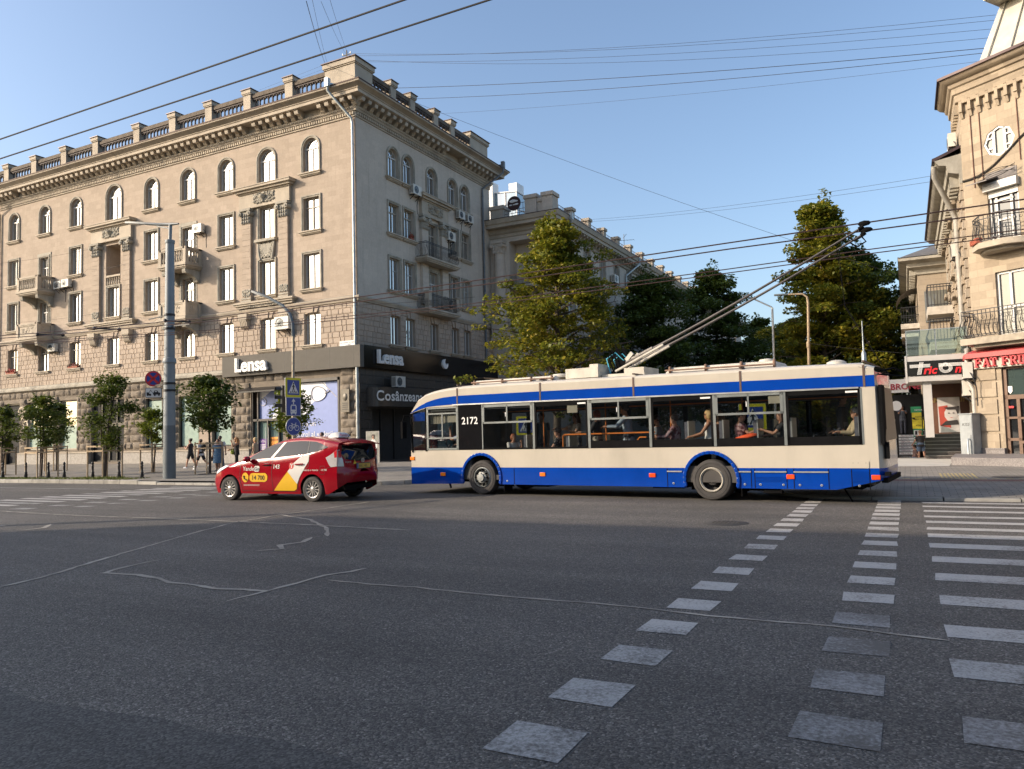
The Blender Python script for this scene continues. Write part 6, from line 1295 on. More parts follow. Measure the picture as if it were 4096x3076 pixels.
# roof gear
mb = MB(); M_rf = pm('roof_cream', (.55, .51, .43), .6, var=.1, dirt=.5)
def pod(s0, s1, y0, y1, z0, z1, e=.12): mb.add([(s0, y0, z0), (s1, y0, z0), (s1, y1, z0), (s0, y1, z0), (s0 - e, y0 - .06, z1), (s1 + e, y0 - .06, z1), (s1 + e, y1 + .06, z1), (s0 - e, y1 + .06, z1)], [(0, 1, 5, 4), (1, 2, 6, 5), (2, 3, 7, 6), (3, 0, 4, 7), (4, 5, 6, 7)])
pod(7.05, 4.2, -.35, -1.5, 3.06, 3.22); pod(1.15, -1.6, -.3, -1.5, 3.03, 3.19)
for s in (6.9, 5.95, 5.0, 4.35, 1.0, .1, -.75, -1.5): mb.box(s - .03, s + .03, -.36, -.28, 3.03, 3.22, 1)
mb.bar((7.0, -.27, 3.16), (4.25, -.27, 3.14), .04, m=1); mb.bar((1.1, -.22, 3.12), (-1.5, -.22, 3.1), .04, m=1); mb.build('roof_rail', [M_rf, pm('rusty_bracket', (.2, .12, .08), .7)], bus, (0, 0, 0), bevel=.02)
mb = MB(); mb.box(3.02, 3.98, -1.4, -.42, 3.1, 3.36); mb.box(3.1, 3.35, -1.2, -.6, 3.36, 3.46)
for s in (3.08, 3.92): [mb.ball((s, -.415, z), .012, 5) for z in (3.15, 3.23, 3.31)]
mb.build('roof_box', M_rf, bus, (0, 0, 0), bevel=.015); mb = MB(); mb.lathe([(.25, 0), (.25, .05), (.2, .1), (0, .12)], (4.35, -.8, 3.17), 18); mb.lathe([(.22, .0), (.2, .06), (.1, .1), (0, .11)], (-2.74, -.8, 3.03), 18); mb.lathe([(.2, .0), (.18, .07), (0, .1)], (-1.25, -.7, 3.18), 16); mb.build('roof_vent', M_rf, bus, (0, 0, 0))
tb = MB(); tb.box(1.8, 3.0, -1.9, -.6, 3.08, 3.16); tb.box(1.85, 2.4, -1.7, -.7, 3.16, 3.3)
tb.lathe([(.3, 0), (.3, .1), (.2, .15)], (2.7, -1.25, 3.16), 14, 1)
for y in (-1.05, -1.48):
    tb.box(2.5, 2.75, y - .06, y + .06, 3.2, 3.55, 1); tb.bar((2.65, y, 3.35), (2.3, y, 3.72), .08, .1, 0)
    for k in range(4): tb.tube([(2.9 - .1 * k, y + .1, 3.2), (3.0 - .05 * k, y + .12, 3.6 + .08 * k), (2.75, y + .08, 3.75 + .06 * k), (2.5, y + .04, 3.5)], .018, 5, 1 if k else 2)
    tb.tube([(2.75, y + .12, 3.25), (1.4, y + .1, 3.85)], .035, 6, 0)
tb.build('collector_base', [M_rf, M_rub, pm('blue_hose', (.05, .35, .5), bump=0)], bus, (0, 0, 0))
for yb, tip in ((-1.05, (-3.33, -.96, 6.05)), (-1.48, (-3.28, -1.61, 6.05))):
    a = Vector((2.6, yb, 3.42)); b = Vector(tip); P = [a.lerp(b, k / 12) for k in range(13)]
    for k, p in enumerate(P): p.z += .12 * sin(pi * k / 12) * -.6
    mb = MB(); mb.tube(P, [.05, .048, .042, .034, .032, .031, .03, .03, .029, .028, .027, .026, .026], 8)
    for k in range(40): q_ = P[0].lerp(P[2], .3 + .6 * k / 40); mb.tube([q_, q_ + (b - a).normalized() * .012], .068, 8, 2)
    o = mb.build('trolley_pole', [pm('pole_steel', (.085, .075, .07), .5, .3), M_rub, pm('pole_grey', (.22, .2, .175), .5, .2)], bus, (0, 0, 0)); mb = MB()
    mb.tube([b, b + Vector((-.1, 0, .06))], .05, 8); mb.ball((b.x - .12, b.y, b.z + .12), .11, 8, 0, (1.3, .5, .6)); mb.tube([b + Vector((.25, 0, -.12)), b + Vector((.1, 0, -.25)), b + Vector((-.1, 0, -.15)), b], .02, 5); mb.build('collector_shoe', M_rub, o, (0, 0, 0))
    mb = MB(); q_ = P[11]; mb.tube([q_, (q_.x - .1, yb * .5 - .6, 4.4), (-3.7, -1.2 + yb * .1, 2.8)], .007, 4); mb.build('rope', M_rub, o, (0, 0, 0))
mb = MB(); mb.lathe([(.05, 0), (.05, .2), (.02, .25), (.012, .5), (.012, .9)], (-3.36, -.45, 3.02), 8); mb.build('antenna', M_zinc, bus, (0, 0, 0))
# ------------------------------------------------------------------ taxi (local x forward from the rear axle, y to its left, z up; near side at y ~ 0)
CARL = (-14.2728 + .03, 15.877, 0); CARR = math.atan2(-.02972969, -.99955798)
car = empty('taxi', 'dark red taxi with yellow and white livery turning in front of the trolleybus', 'car', CARL, CARR)
M_red = pm('metallic_red_paint', (.27, .002, .010), .16, .0, .06, 1.5, 0, coat=0)
M_cgl = glassmat('car_glass', (.12, .14, .14), .14); M_cgl2 = pm('dark_privacy_glass', (.006, .007, .008), .03, bump=0, spec=.6)
HW = .95; YC = -HW + .03                            # half width, centre line
ZC = [(-.8, 1.60), (-.45, 1.665), (0, 1.715), (.5, 1.745), (.95, 1.735), (1.35, 1.67), (1.7, 1.555), (2.1, 1.385), (2.5, 1.21), (2.72, 1.13), (3.0, 1.07), (3.3, 1.0), (3.5, .93), (3.62, .87)]
PL = [(-.8, .90), (-.4, .94), (.2, .955), (1.2, .95), (2.2, .945), (2.9, .93), (3.3, .89), (3.62, .80)]
BELT = [(-.8, 1.42), (-.3, 1.38), (.2, 1.26), (1.4, 1.16), (2.3, 1.12), (2.72, 1.06), (3.62, .8)]
zc = lambda s: smooth1(s, ZC)
def hw(s, z):
    w = smooth1(s, PL); b = lerp1(s, BELT); sect = [(.18, .93), (.25, .955), (.4, .985), (.62, 1.0), (.8, .998), (.95, .985), (b, .955)] if b > .97 else [(.18, .93), (.25, .955), (.4, .985), (.62, 1.0), (b, .985)]
    if z <= b: return w * smooth1(z, sect)
    return w * .955 - (z - b) * .58 if s > -.3 else w * .955 - (z - b) * .4
def zbot(s):
    z = .2 if s > -.5 else .2 + (-.5 - s) * .5
    for sw in (0, 2.987):
        d = abs(s - sw)
        if d < .405: z = max(z, .335 + math.sqrt(.405 ** 2 - d * d))
    return z
def section(s, n1=12, n2=9):
    z0, ze = zbot(s), zc(s) - (.10 if zc(s) > 1.3 else .07)
    P = [(hw(s, z0 + (ze - z0) * i / n1), z0 + (ze - z0) * i / n1) for i in range(n1 + 1)]; we = P[-1][0]; h = zc(s) - ze
    for i in range(1, n2 + 1): a = pi / 2 * i / n2; P.append((we * (cos(a) ** .75 if i < n2 else 0), ze + h * sin(a) ** .8))
    return P
sts = sorted(set([round(x, 3) for x in [-.8, -.65, -.55, -.48] + [-.405 * cos(pi * i / 14) for i in range(15)] + [.55, .75, .95, 1.15, 1.3, 1.36, 1.5, 1.7, 1.9, 2.1, 2.3, 2.5] + [2.987 - .405 * cos(pi * i / 14) for i in range(15)] + [2.66, 2.72, 3.45, 3.52, 3.58, 3.62]]))
SEC = [section(s) for s in sts]; NP = len(SEC[0]); full = lambda P: [(YC + w, z) for w, z in P] + [(YC - w, z) for w, z in P[-2::-1]]
FUL = [full(P) for P in SEC]; NF = len(FUL[0]); mb = MB(); wsf = MB()
for i in range(len(sts) - 1):
    for j in range(NF - 1):
        q = [(sts[i], *FUL[i][j]), (sts[i], *FUL[i][j + 1]), (sts[i + 1], *FUL[i + 1][j + 1]), (sts[i + 1], *FUL[i + 1][j])]
        g = 1.36 <= sts[i] < 2.65 and 13 <= j < NF - 1 - 13
        (wsf if g else mb).add(q, [(0, 1, 2, 3)], 0, True)
def cap(s_e, P, zc0, bul, sgn, m=0, K=10):
    F = full(P); n = len(F)
    def pt(k, j):
        y, z = F[j]; r = 1 - k / K; yy = YC + (y - YC) * r; z2 = zc0 + (z - zc0) * r; return (s_e + sgn * lerp1(z2, bul) * (1 - r ** 3.5), yy, z2)
    mb.add([pt(k, j) for k in range(K + 1) for j in range(n)], [(k * n + j, k * n + j + 1, (k + 1) * n + j + 1, (k + 1) * n + j) for k in range(K) for j in range(n - 1)], m, True)
RB = [(.34, .1), (.42, .17), (.5, .23), (.75, .26), (.82, .2), (.9, .165), (1.08, .15), (1.2, .1), (1.45, -.02), (1.6, -.06)]
FBu = [(.2, .26), (.3, .36), (.5, .45), (.7, .36), (.85, .12)]
cap(-.8, SEC[0], .9, RB, -1); cap(3.62, SEC[-1], .52, FBu, 1)
# merge doubles so that the shell shades smoothly
def weld(mb_, d=4):
    idx = {}; mp = []
    nv = []
    for v in mb_.v:
        k = (round(v[0], d), round(v[1], d), round(v[2], d))
        if k not in idx: idx[k] = len(nv); nv.append(v)
        mp.append(idx[k])
    mb_.v = nv; f2 = [];m2 = []; s2 = []
    for f, m, s in zip(mb_.f, mb_.m, mb_.s):
        g = []
        for i in f:
            if mp[i] not in g: g.append(mp[i])
        if len(g) > 2: f2.append(g); m2.append(m); s2.append(s)
    mb_.f, mb_.m, mb_.s = f2, m2, s2
weld(mb); weld(wsf)
mb.build('body', M_red, car, (0, 0, 0), 40); wsf.build('windscreen', M_cgl, car, (0, 0, 0), 60)
sp = lambda off: (lambda s, z: (s, YC + hw(s, z) + off, z)); spr = lambda off: (lambda s, z: (s, YC - hw(s, z) - off, z))
def rp(off): 
    def f(w, z):
        W = max(.05, hw(-.8, max(z, .4))); zt = zc(-.8); r = max(min(1, abs(w) / W), min(1, max((z - .9) / (zt - .9), (.9 - z) / .55) * .9)); return (-.8 - lerp1(z, RB) * (1 - r ** 3.5) - off, YC + w, z)
    return f
def pat(name, poly, fn, mat, step=.1, parent=None):
    m_ = MB(); vs, fs = patch(poly, fn, step); m_.add(vs, fs, 0, True); return m_.build(name, mat, parent or car, (0, 0, 0), 60)
FD = [(1.49, 1.175), (2.22, 1.125), (2.0, 1.36), (1.62, 1.525), (1.3, 1.615), (1.42, 1.3)]
FD = [(1.50, 1.185), (2.33, 1.145), (2.12, 1.285), (1.80, 1.44), (1.5, 1.545), (1.2, 1.60)]
RD = [(.2, 1.285), (1.36, 1.2), (1.08, 1.605), (.6, 1.63), (.28, 1.62)]
RQ = [(.14, 1.29), (.23, 1.615), (0, 1.6), (-.3, 1.53), (-.5, 1.455), (-.42, 1.42), (-.2, 1.36)]
for nm, poly, m in (('front_door_window', FD, M_cgl2), ('rear_door_window', RD, M_cgl2), ('quarter_window', RQ, M_cgl2)):
    for f in (sp(.006), spr(.006)): pat(nm, poly, f, m)
M_sil = pm('silver_trim', (.5, .48, .44), .3, .5, bump=0)
pat('pillar_trim', [(1.38, 1.19), (1.48, 1.185), (1.2, 1.605), (1.1, 1.61)], sp(.008), M_sil); pat('pillar_trim', [(.15, 1.285), (.195, 1.285), (.275, 1.62), (.235, 1.615)], sp(.008), M_black)
pat('mirror_window', [(2.4, 1.125), (2.66, 1.06), (2.42, 1.18)], sp(.007), M_cgl2)
mb = MB()                                           # shut lines
def sline(pts, w=.012, off=.005):
    for a, b in zip(pts, pts[1:]):
        n = max(1, int(math.hypot(a[0] - b[0], a[1] - b[1]) / .08))
        for i in range(n):
            p, q = [(a[0] + (b[0] - a[0]) * k / n, a[1] + (b[1] - a[1]) * k / n) for k in (i, i + 1)]; dx, dz = q[0] - p[0], q[1] - p[1]; L = math.hypot(dx, dz); nx, nz = -dz / L * w / 2, dx / L * w / 2
            mb.poly([sp(off)(p[0] + nx, p[1] + nz), sp(off)(q[0] + nx, q[1] + nz), sp(off)(q[0] - nx, q[1] - nz), sp(off)(p[0] - nx, p[1] - nz)])
sline([(2.42, 1.12), (2.56, 1.0), (2.58, .6), (2.5, .28), (1.36, .27), (.52, .28)]); sline([(1.36, .27), (1.4, .7), (1.4, 1.18)]); sline([(.5, .3), (.47, .5), (.36, .75), (.12, .95), (.1, 1.25)]); sline([(-.28, .95), (-.42, .95), (-.44, .82), (-.42, .74), (-.3, .73), (-.25, .8), (-.28, .95)], .008); sline([(-.75, 1.05), (-.62, .92), (-.5, .9)], .01)
mb.build('shut_line', M_black, car, (0, 0, 0))
# livery
M_yl = pm('livery_yellow', (.72, .42, .01), .35, bump=0, var=.05, coat=.6); M_wl = pm('livery_white', (.62, .60, .56), .35, bump=0, var=.04, coat=.6)
pat('livery_stripe', [(1.34, .29), (.83, .81), (.5, .47), (.53, .34), (.62, .29)], sp(.007), M_yl); pat('livery_stripe', [(.83, .81), (.62, 1.05), (.45, 1.17), (.3, 1.235), (.1, 1.25), (.12, 1.08), (.28, .85), (.42, .64), (.5, .47)], sp(.007), M_wl)
def pill(a, b, c, d, r): return [p for cx, cz, a0 in ((a - r, d - r, 0), (b + r, d - r, 90), (b + r, c + r, 180), (a - r, c + r, 270)) for p in [(cx + r * cos(R(a0 + 90 * i / 6)), cz + r * sin(R(a0 + 90 * i / 6))) for i in range(7)]]
pat('livery_sticker', pill(2.21, 1.55, .53, .77, .115), sp(.007), M_yl); pat('livery_sticker', [(2.37 + .12 * cos(k), .65 + .135 * sin(k)) for k in [i * pi / 10 for i in range(20)]], sp(.007), M_yl); pat('livery_sticker', pill(2.04, 1.85, .81, .97, .05), sp(.007), M_wl)
pat('livery_sticker', [(.7 + .085 * cos(k), .965 + .09 * sin(k)) for k in [i * pi / 10 for i in range(20)]], sp(.009), pm('sticker_red', (.45, .02, .015), .4, bump=0))
mb = MB(); wr = lambda s0, z0, o=.010: (lambda x, y, d: sp(o)(s0 - x, z0 + y))
puttext(mb, 'Yandex', wr(2.46, .84), .165, 0, bold=.008); puttext(mb, '143', wr(1.36, .89), .165, 0, bold=.012); puttext(mb, 'Y', wr(.745, .905, .012), .17, 0, bold=.014); puttext(mb, 'Comanda o masina', wr(.36, .825), .075, 0); puttext(mb, '14 700', wr(-.3, .825), .07, 0, bold=.01)
for z in (.42, .445): mb.add(*patch([(2.44, z), (2.44, z + .008), (1.85, z + .008), (1.85, z)], sp(.008), .1))
mb.build('livery_lettering', M_wl, car, (0, 0, 0)); mb = MB(); puttext(mb, 'Go', wr(2.03, .845, .012), .14, 0, bold=.012); puttext(mb, '14 700', wr(2.13, .585, .012), .175, 0, bold=.014)
mb.tube([wr(2.42, .70, .014)(0, 0, 0), wr(2.4, .62, .016)(0, 0, 0), wr(2.32, .58, .014)(0, 0, 0)], [.022, .013, .022], 6); mb.build('livery_lettering', M_black, car, (0, 0, 0))
# glazing of the tail, lamps, plate
pat('rear_window', [(-.66, 1.12), (-.3, 1.06), (.3, 1.06), (.66, 1.12), (.76, 1.25), (.66, 1.5), (.3, 1.54), (-.3, 1.54), (-.66, 1.5), (-.76, 1.25)], rp(.008), M_cgl2)
pat('bumper', [(-.9, .5), (.9, .5), (.9, .74), (.7, .77), (-.7, .77), (-.9, .74)], rp(.012), M_red)
def tl(sg):
    m_ = MB(); f = lambda k: (lambda s, z: (s, YC + sg * (hw(s, z) + k), z))
    vs, fs = patch([(-.45, 1.17), (-.62, 1.26), (-.795, 1.38), (-.795, .94), (-.62, .92), (-.56, .98)], f(.012), .08); m_.add(vs, fs, 0, True)
    g = lambda k: (lambda w, z: rp(k)(sg * w, z)); vs, fs = patch([(.80, 1.38), (.9, 1.36), (.9, .94), (.72, .93), (.74, 1.1)], g(.012), .06); m_.add(vs, fs, 0, True)
    o = m_.build('tail_light', pm('tail_lens', (.5, .47, .45), .1, bump=0, coat=1), car, (0, 0, 0)); m_ = MB()
    vs, fs = patch([(-.7, 1.31), (-.79, 1.37), (-.79, 1.18), (-.72, 1.16)], f(.016), .05); m_.add(vs, fs, 0, True); vs, fs = patch([(.78, 1.36), (.87, 1.35), (.86, 1.17), (.77, 1.16)], g(.018), .05); m_.add(vs, fs, 0, True)
    m_.build('brake_lens', pm('brake_red', (.55, .02, .03), .12, bump=0, coat=1), o, (0, 0, 0))
tl(1); tl(-1)
mb = MB(); c = rp(.02)(0, .92)
mb.box(c[0] - .012, c[0], YC - .32, YC + .32, .84, 1.0, 0); mb.box(c[0] - .016, c[0] - .012, YC - .29, YC + .29, .86, .98, 1); mb.box(c[0] - .018, c[0] - .016, YC + .23, YC + .29, .86, .98, 2)
puttext(mb, 'JKK 143', lambda x, y, d: (c[0] - .019, YC + .21 - x, .885 + y), .105, 0, bold=.012); mb.build('number_plate', [M_black, pm('plate_yellow', (.6, .4, .06), bump=0), pm('plate_blue', (.05, .1, .35), bump=0)], car, (0, 0, 0))
mb = MB(); c = rp(.02)(0, 1.06); mb.tube([(c[0], YC + .07 * cos(k), 1.065 + .05 * sin(k)) for k in [i * pi / 10 for i in range(21)]], .009, 5); mb.tube([(c[0], YC + .03 * cos(k), 1.065 + .05 * sin(k)) for k in [i * pi / 10 for i in range(21)]], .007, 5); mb.tube([(c[0], YC + .045 * cos(k), 1.09 + .022 * sin(k)) for k in [i * pi / 10 for i in range(21)]], .007, 5); mb.build('emblem', M_alu, car, (0, 0, 0))
c = rp(.016); pat('warning_sticker', [(.4, .98), (.28, .98), (.34, 1.1)], c, M_yl, .05); m_ = MB(); puttext(m_, 'Hybrid', lambda x, y, d: c(.68 - x, 1.02 + y), .07, 0); m_.build('badge', M_alu, car, (0, 0, 0))
mb = MB(); mb.grid(lambda u, v: (-.72 - .3 * u, YC - .72 + 1.44 * v, zc(-.72) - .02 - .035 * u - .05 * abs(2 * v - 1) ** 3), 3, 12); mb.grid(lambda u, v: (-.72 - .3 * u, YC - .72 + 1.44 * v, zc(-.72) - .06 - .0 * u - .06 * abs(2 * v - 1) ** 3), 3, 12); mb.grid(lambda u, v: (-1.02, YC - .72 + 1.44 * v, zc(-.72) - .055 - .025 * u - .055 * abs(2 * v - 1) ** 3), 1, 12); mb.build('spoiler', M_red, car, (0, 0, 0))
mb = MB(); mb.box(-1.03, -1.02, YC - .12, YC + .12, zc(-.72) - .085, zc(-.72) - .06); mb.build('stop_light', bpy.data.materials['brake_red'], car, (0, 0, 0))
def hl(sg):
    m_ = MB(); vs, fs = patch([(3.02, .98), (3.2, .99), (3.5, .89), (3.61, .82), (3.6, .74), (3.4, .82), (3.15, .92)], lambda s, z: (s, YC + sg * (hw(s, min(z, zc(s) - .07)) + .012), z), .06); m_.add(vs, fs, 0, True); m_.build('headlight', M_lens, car, (0, 0, 0))
hl(1); hl(-1)
for sg in (1, -1):
    mb = MB(); y0 = YC + sg * (hw(2.25, 1.12)); mb.ball((2.22, y0 + sg * .13, 1.16), .12, 12, 0, (.75, .95, .72)); mb.bar((2.28, y0 - sg * .03, 1.12), (2.24, y0 + sg * .1, 1.13), .05, .04); mb.build('wing_mirror', M_red, car, (0, 0, 0))
for s in (1.6, .42):
    mb = MB(); mb.tube([sp(.03)(s + .14, 1.0), sp(.045)(s + .05, 1.005), sp(.045)(s - .06, 1.01), sp(.03)(s - .14, 1.01)], .018, 6); mb.build('door_handle', M_red, car, (0, 0, 0)); pat('handle_recess', [(s + .13 * cos(k), 1.0 + .045 * sin(k)) for k in [i * pi / 8 for i in range(16)]], sp(.004), M_black, .05)
mb = MB(); mb.box(-.35, 3.3, YC - .75, YC + .75, .2, .5)
for sw in (0, 2.987):
    for sg in (1, -1): mb.grid(lambda u, v: (sw + .41 * cos(pi * u), YC + sg * (.9 - .35 * v), .335 + .41 * sin(pi * u)), 14, 1); mb.poly([(sw - .45, YC + sg * .55, .2), (sw + .45, YC + sg * .55, .2), (sw + .45, YC + sg * .55, .8), (sw - .45, YC + sg * .55, .8)])
mb.box(-.85, -.3, YC - .6, YC + .6, .3, .42); mb.lathe([(.04, -.2), (.04, .2)], (-.9, YC + .45, .27), 8, 0, 'x'); mb.build('underbody', M_rub, car, (0, 0, 0))
mb = MB(); mb.box(.2, 2.3, YC - .8, YC + .8, .5, 1.0)
for s in (1.1, .1): [mb.box(s - .1, s + .08, y - .25, y + .25, .9, 1.42) for y in (YC - .42, YC + .42)]; 
mb.box(2.3, 2.7, YC - .85, YC + .85, .8, 1.08); mb.build('seats', M_in, car, (0, 0, 0))
M_rim = pm('alloy_silver', (.55, .53, .5), .3, .6, bump=0)
def alloy(x, y, sg):
    t_ = MB(); t_.lathe([(.225, -.02), (.24, .005), (.30, .012), (.325, 0), (.335, -.03), (.335, -.18), (.32, -.2), (.22, -.2)] if sg > 0 else [(.225, .02), (.24, -.005), (.30, -.012), (.325, 0), (.335, .03), (.335, .18), (.32, .2), (.22, .2)], (x, y, .335), 36, 0, 'y'); w = t_.build('wheel', M_tyre, car, (0, 0, 0))
    r = MB(); r.lathe([(.232, -.03 * sg), (.228, .006 * sg), (.215, 0), (.205, -.05 * sg), (.2, -.15 * sg)], (x, y, .335), 36, 0, 'y'); r.lathe([(.2, -.09 * sg), (0, -.09 * sg)], (x, y, .335), 24, 1, 'y'); r.lathe([(.06, -.05 * sg), (.06, -.005 * sg), (.05, .0), (0, .002 * sg)], (x, y, .335), 16, 0, 'y')
    for i in range(12): a = 2 * pi * i / 12; r.add([(x + q_ * cos(a + o) , y - d * sg, .335 + q_ * sin(a + o)) for d in (.012, .05) for q_, o in ((.05, -.18), (.05, .18), (.215, .14), (.215, .0))], [(0, 1, 2, 3), (4, 5, 1, 0), (1, 5, 6, 2), (0, 3, 7, 4)], 0)
    for i in range(5): a = 2 * pi * i / 5; r.ball((x + .035 * cos(a), y, .335 + .035 * sin(a)), .008, 5, 1)
    r.build('rim', [M_rim, M_black], w, (0, 0, 0))
alloy(0, YC + .93, 1); alloy(2.987, YC + .93, 1); alloy(0, YC - .93, -1); alloy(2.987, YC - .93, -1)
mb = MB(); mb.grid(lambda u, v: (-.18 + .2 * cos(pi * v), YC + .0 + (u - .5) * .55, 1.70 + .15 * max(0, sin(pi * v)) ** .7 * (1 - abs(2 * u - 1) ** 4) ** .5), 10, 8); mb.build('roof_sign', M_wl, car, (0, 0, 0)); mb = MB(); puttext(mb, 'Yandex', lambda x, y, d: (-.385, YC + .22 - x, 1.73 + y), .12, 0); mb.build('roof_sign_lettering', bpy.data.materials['sticker_red'], car, (0, 0, 0))
mb = MB(); mb.tube([(-.45, YC, 1.66), (-.62, YC, 1.86)], .012, 5); mb.build('antenna', M_black, car, (0, 0, 0))
# ------------------------------------------------------------------ people (local x is where they face, z up)
PMATS = {}
def cm(c, r=.8, pat=None):
    k = (c, pat)
    if k not in PMATS:
        if pat:
            m, t, o = nt('patterned_cloth'); v = coord(t, 'obj'); vo = node(t, 'ShaderNodeTexVoronoi', Scale=28.0 if pat == 'dots' else 16.0); link(t, v, vo.inputs['Vector'])
            f = ramp(t, vo.outputs['Distance'], [(.22, (.5, .47, .44)), (.3, c)]) if pat == 'dots' else ramp(t, vo.outputs['Color'], [(.3, c), (.5, (.42, .3, .3)), (.8, shade(c, .4))])
            bsdf(t, o, f, .85, 0, .2); PMATS[k] = m
        else: PMATS[k] = pm('cloth', c, r, var=.14, scale=9, bump=.15, bscale=25)
    return PMATS[k]
M_skin = pm('skin', (.44, .235, .15), .5, var=.06, scale=6, bump=.03); M_skin2 = pm('tanned_skin', (.36, .17, .09), .5, var=.06, scale=6, bump=.03)
def loft(mb, rings, m=0, n=14):                     # rings: (centre, side radius, depth radius)
    vs = [(c[0] + ry * cos(2 * pi * j / n), c[1] + rx * sin(2 * pi * j / n), c[2]) for c, rx, ry in rings for j in range(n)]
    mb.add(vs, [(i * n + j, i * n + (j + 1) % n, (i + 1) * n + (j + 1) % n, (i + 1) * n + j) for i in range(len(rings) - 1) for j in range(n)], m, True)
    mb.add([vs[j] for j in range(n)], [list(range(n))[::-1]], m); mb.add([vs[-n + j] for j in range(n)], [list(range(n))], m)
def person(label, loc, rotz, H=1.75, seat=None, thigh=(0, 0), knee=(0, 0), arm=((0, 8), (0, 8)), elbow=(10, 10), lean=0, turn=0, top=((.5, .5, .5), 'tee'), low=((.1, .1, .12), 'trousers'), hair=((.05, .03, .02), 'short'), shoes=(.05, .05, .05), glasses=False, skin=None, girth=1.0, group=None, pat=None):
    k = H / 1.75; root = empty('person', label, 'person', loc, rotz, group); skin = skin or M_skin
    hz = seat if seat else (.43 * cos(R(min(abs(thigh[0]), abs(thigh[1])))) + .44) * k + .06 * k
    hip = Vector((0, 0, hz)); ln = R(lean); sp = lambda d, x=0: Vector((hip.x + d * sin(ln) + x * cos(ln), 0, hip.z + d * cos(ln) - x * sin(ln)))
    b = MB(); hipw, shw = .095 * k * girth ** .5, .185 * k * (.5 + girth * .5)
    TR_ = [(sp(-.08 * k), .13, .10), (sp(.0), .165, .115), (sp(.1 * k), .155, .11), (sp(.2 * k), .135, .10), (sp(.32 * k), .155, .115), (sp(.42 * k), .17, .11), (sp(.48 * k), .15, .085), (sp(.52 * k), .07, .06)]
    loft(b, [(c, rx * k * girth, ry * k * girth) for c, rx, ry in TR_])
    nk = sp(.5 * k); hd = sp(.66 * k, .025 * k); b.tube([nk, sp(.6 * k, .01)], .055 * k, 10)
    tw = R(turn); fx, fy = cos(tw), sin(tw); hp = lambda f, s, z: Vector((hd.x + (f * fx - s * fy) * k, hd.y + (f * fy + s * fx) * k, hd.z + z * k))
    for f, s, z, r, sc in ((0, 0, .02, .098, (1, .82, 1.1)), (.02, 0, -.05, .072, (1, .85, 1.1)), (.085, 0, -.0, .018, (1, .8, 1.4)), (.065, 0, -.075, .03, (.8, 1, .7))): b.ball(hp(f, s, z), r * k, 12, 0, sc)
    for s in (-1, 1): b.ball(hp(-.005, s * .082, -.01), .024 * k, 8, 0, (.6, .4, 1.3))
    arms = []; legs = []
    for i, s in enumerate((1, -1)):
        a = Vector((hip.x, s * hipw, hip.z - .02 * k)); t_ = R(thigh[i]); kn = a + Vector((sin(t_), s * .02, -cos(t_))) * .43 * k; q = R(thigh[i] - knee[i]); an = kn + Vector((sin(q), 0, -cos(q))) * .42 * k; legs.append((a, kn, an))
        b.tube([a, a.lerp(kn, .5), kn], [.085 * k * girth, .07 * k * girth, .054 * k], 10); b.tube([kn, kn.lerp(an, .3), an], [.054 * k, .056 * k * girth ** .5, .036 * k], 10); b.ball(kn, .055 * k, 10)
        ft = an + Vector((.1 * cos(q) * k if not seat else .1 * k, 0, -.03 * k)); b.tube([an, ft], [.035 * k, .03 * k], 8)
        fl, ab = R(arm[i][0] + lean * .0), R(arm[i][1]); sh = sp(.45 * k) + Vector((0, s * shw, 0)); d = Vector((sin(fl) * cos(ab), s * sin(ab), -cos(fl) * cos(ab))); el = sh + d * .29 * k
        inw = R(arm[i][2]) if len(arm[i]) > 2 else 0; fe = fl + R(elbow[i]); d2 = Vector((sin(fe) * cos(inw), -s * sin(inw) + s * sin(ab) * .3, -cos(fe) * cos(inw))).normalized(); wr = el + d2 * .25 * k; arms.append((sh, el, wr))
        b.ball(sh, .058 * k, 10); b.tube([sh, sh.lerp(el, .4), el], [.053 * k * girth ** .5, .048 * k * girth ** .5, .038 * k], 10); b.tube([el, el.lerp(wr, .3), wr], [.038 * k, .039 * k, .026 * k], 10)
        up_ = Vector((0, 0, 1)); sd = d2.cross(up_ if abs(d2.z) < .9 else Vector((1, 0, 0))).normalized(); pl = wr + d2 * .05 * k
        b.tube([wr, pl, wr + d2 * .09 * k], [.028 * k, .034 * k, .03 * k], 8); nrm = d2.cross(sd)
        for j, (o, L) in enumerate(((-.03, .07), (-.01, .082), (.01, .078), (.03, .062))):
            p0 = wr + d2 * .085 * k + sd * o * k; p1 = p0 + (d2 + nrm * .25) * L * .55 * k; b.tube([p0, p1, p1 + (d2 * .7 + nrm * .75) * L * .5 * k], [.0115 * k, .0105 * k, .0095 * k], 6)
        b.tube([wr + d2 * .03 * k + sd * .025 * k, wr + d2 * .06 * k + sd * .052 * k, wr + d2 * .09 * k + sd * .055 * k + nrm * .01], [.014 * k, .012 * k, .01 * k], 6)
    o = b.build('body', skin, root, (0, 0, 0)); rm = o.modifiers.new('union', 'REMESH'); rm.mode = 'VOXEL'; rm.voxel_size = .0105; rm.use_smooth_shade = True
    g = 1.1
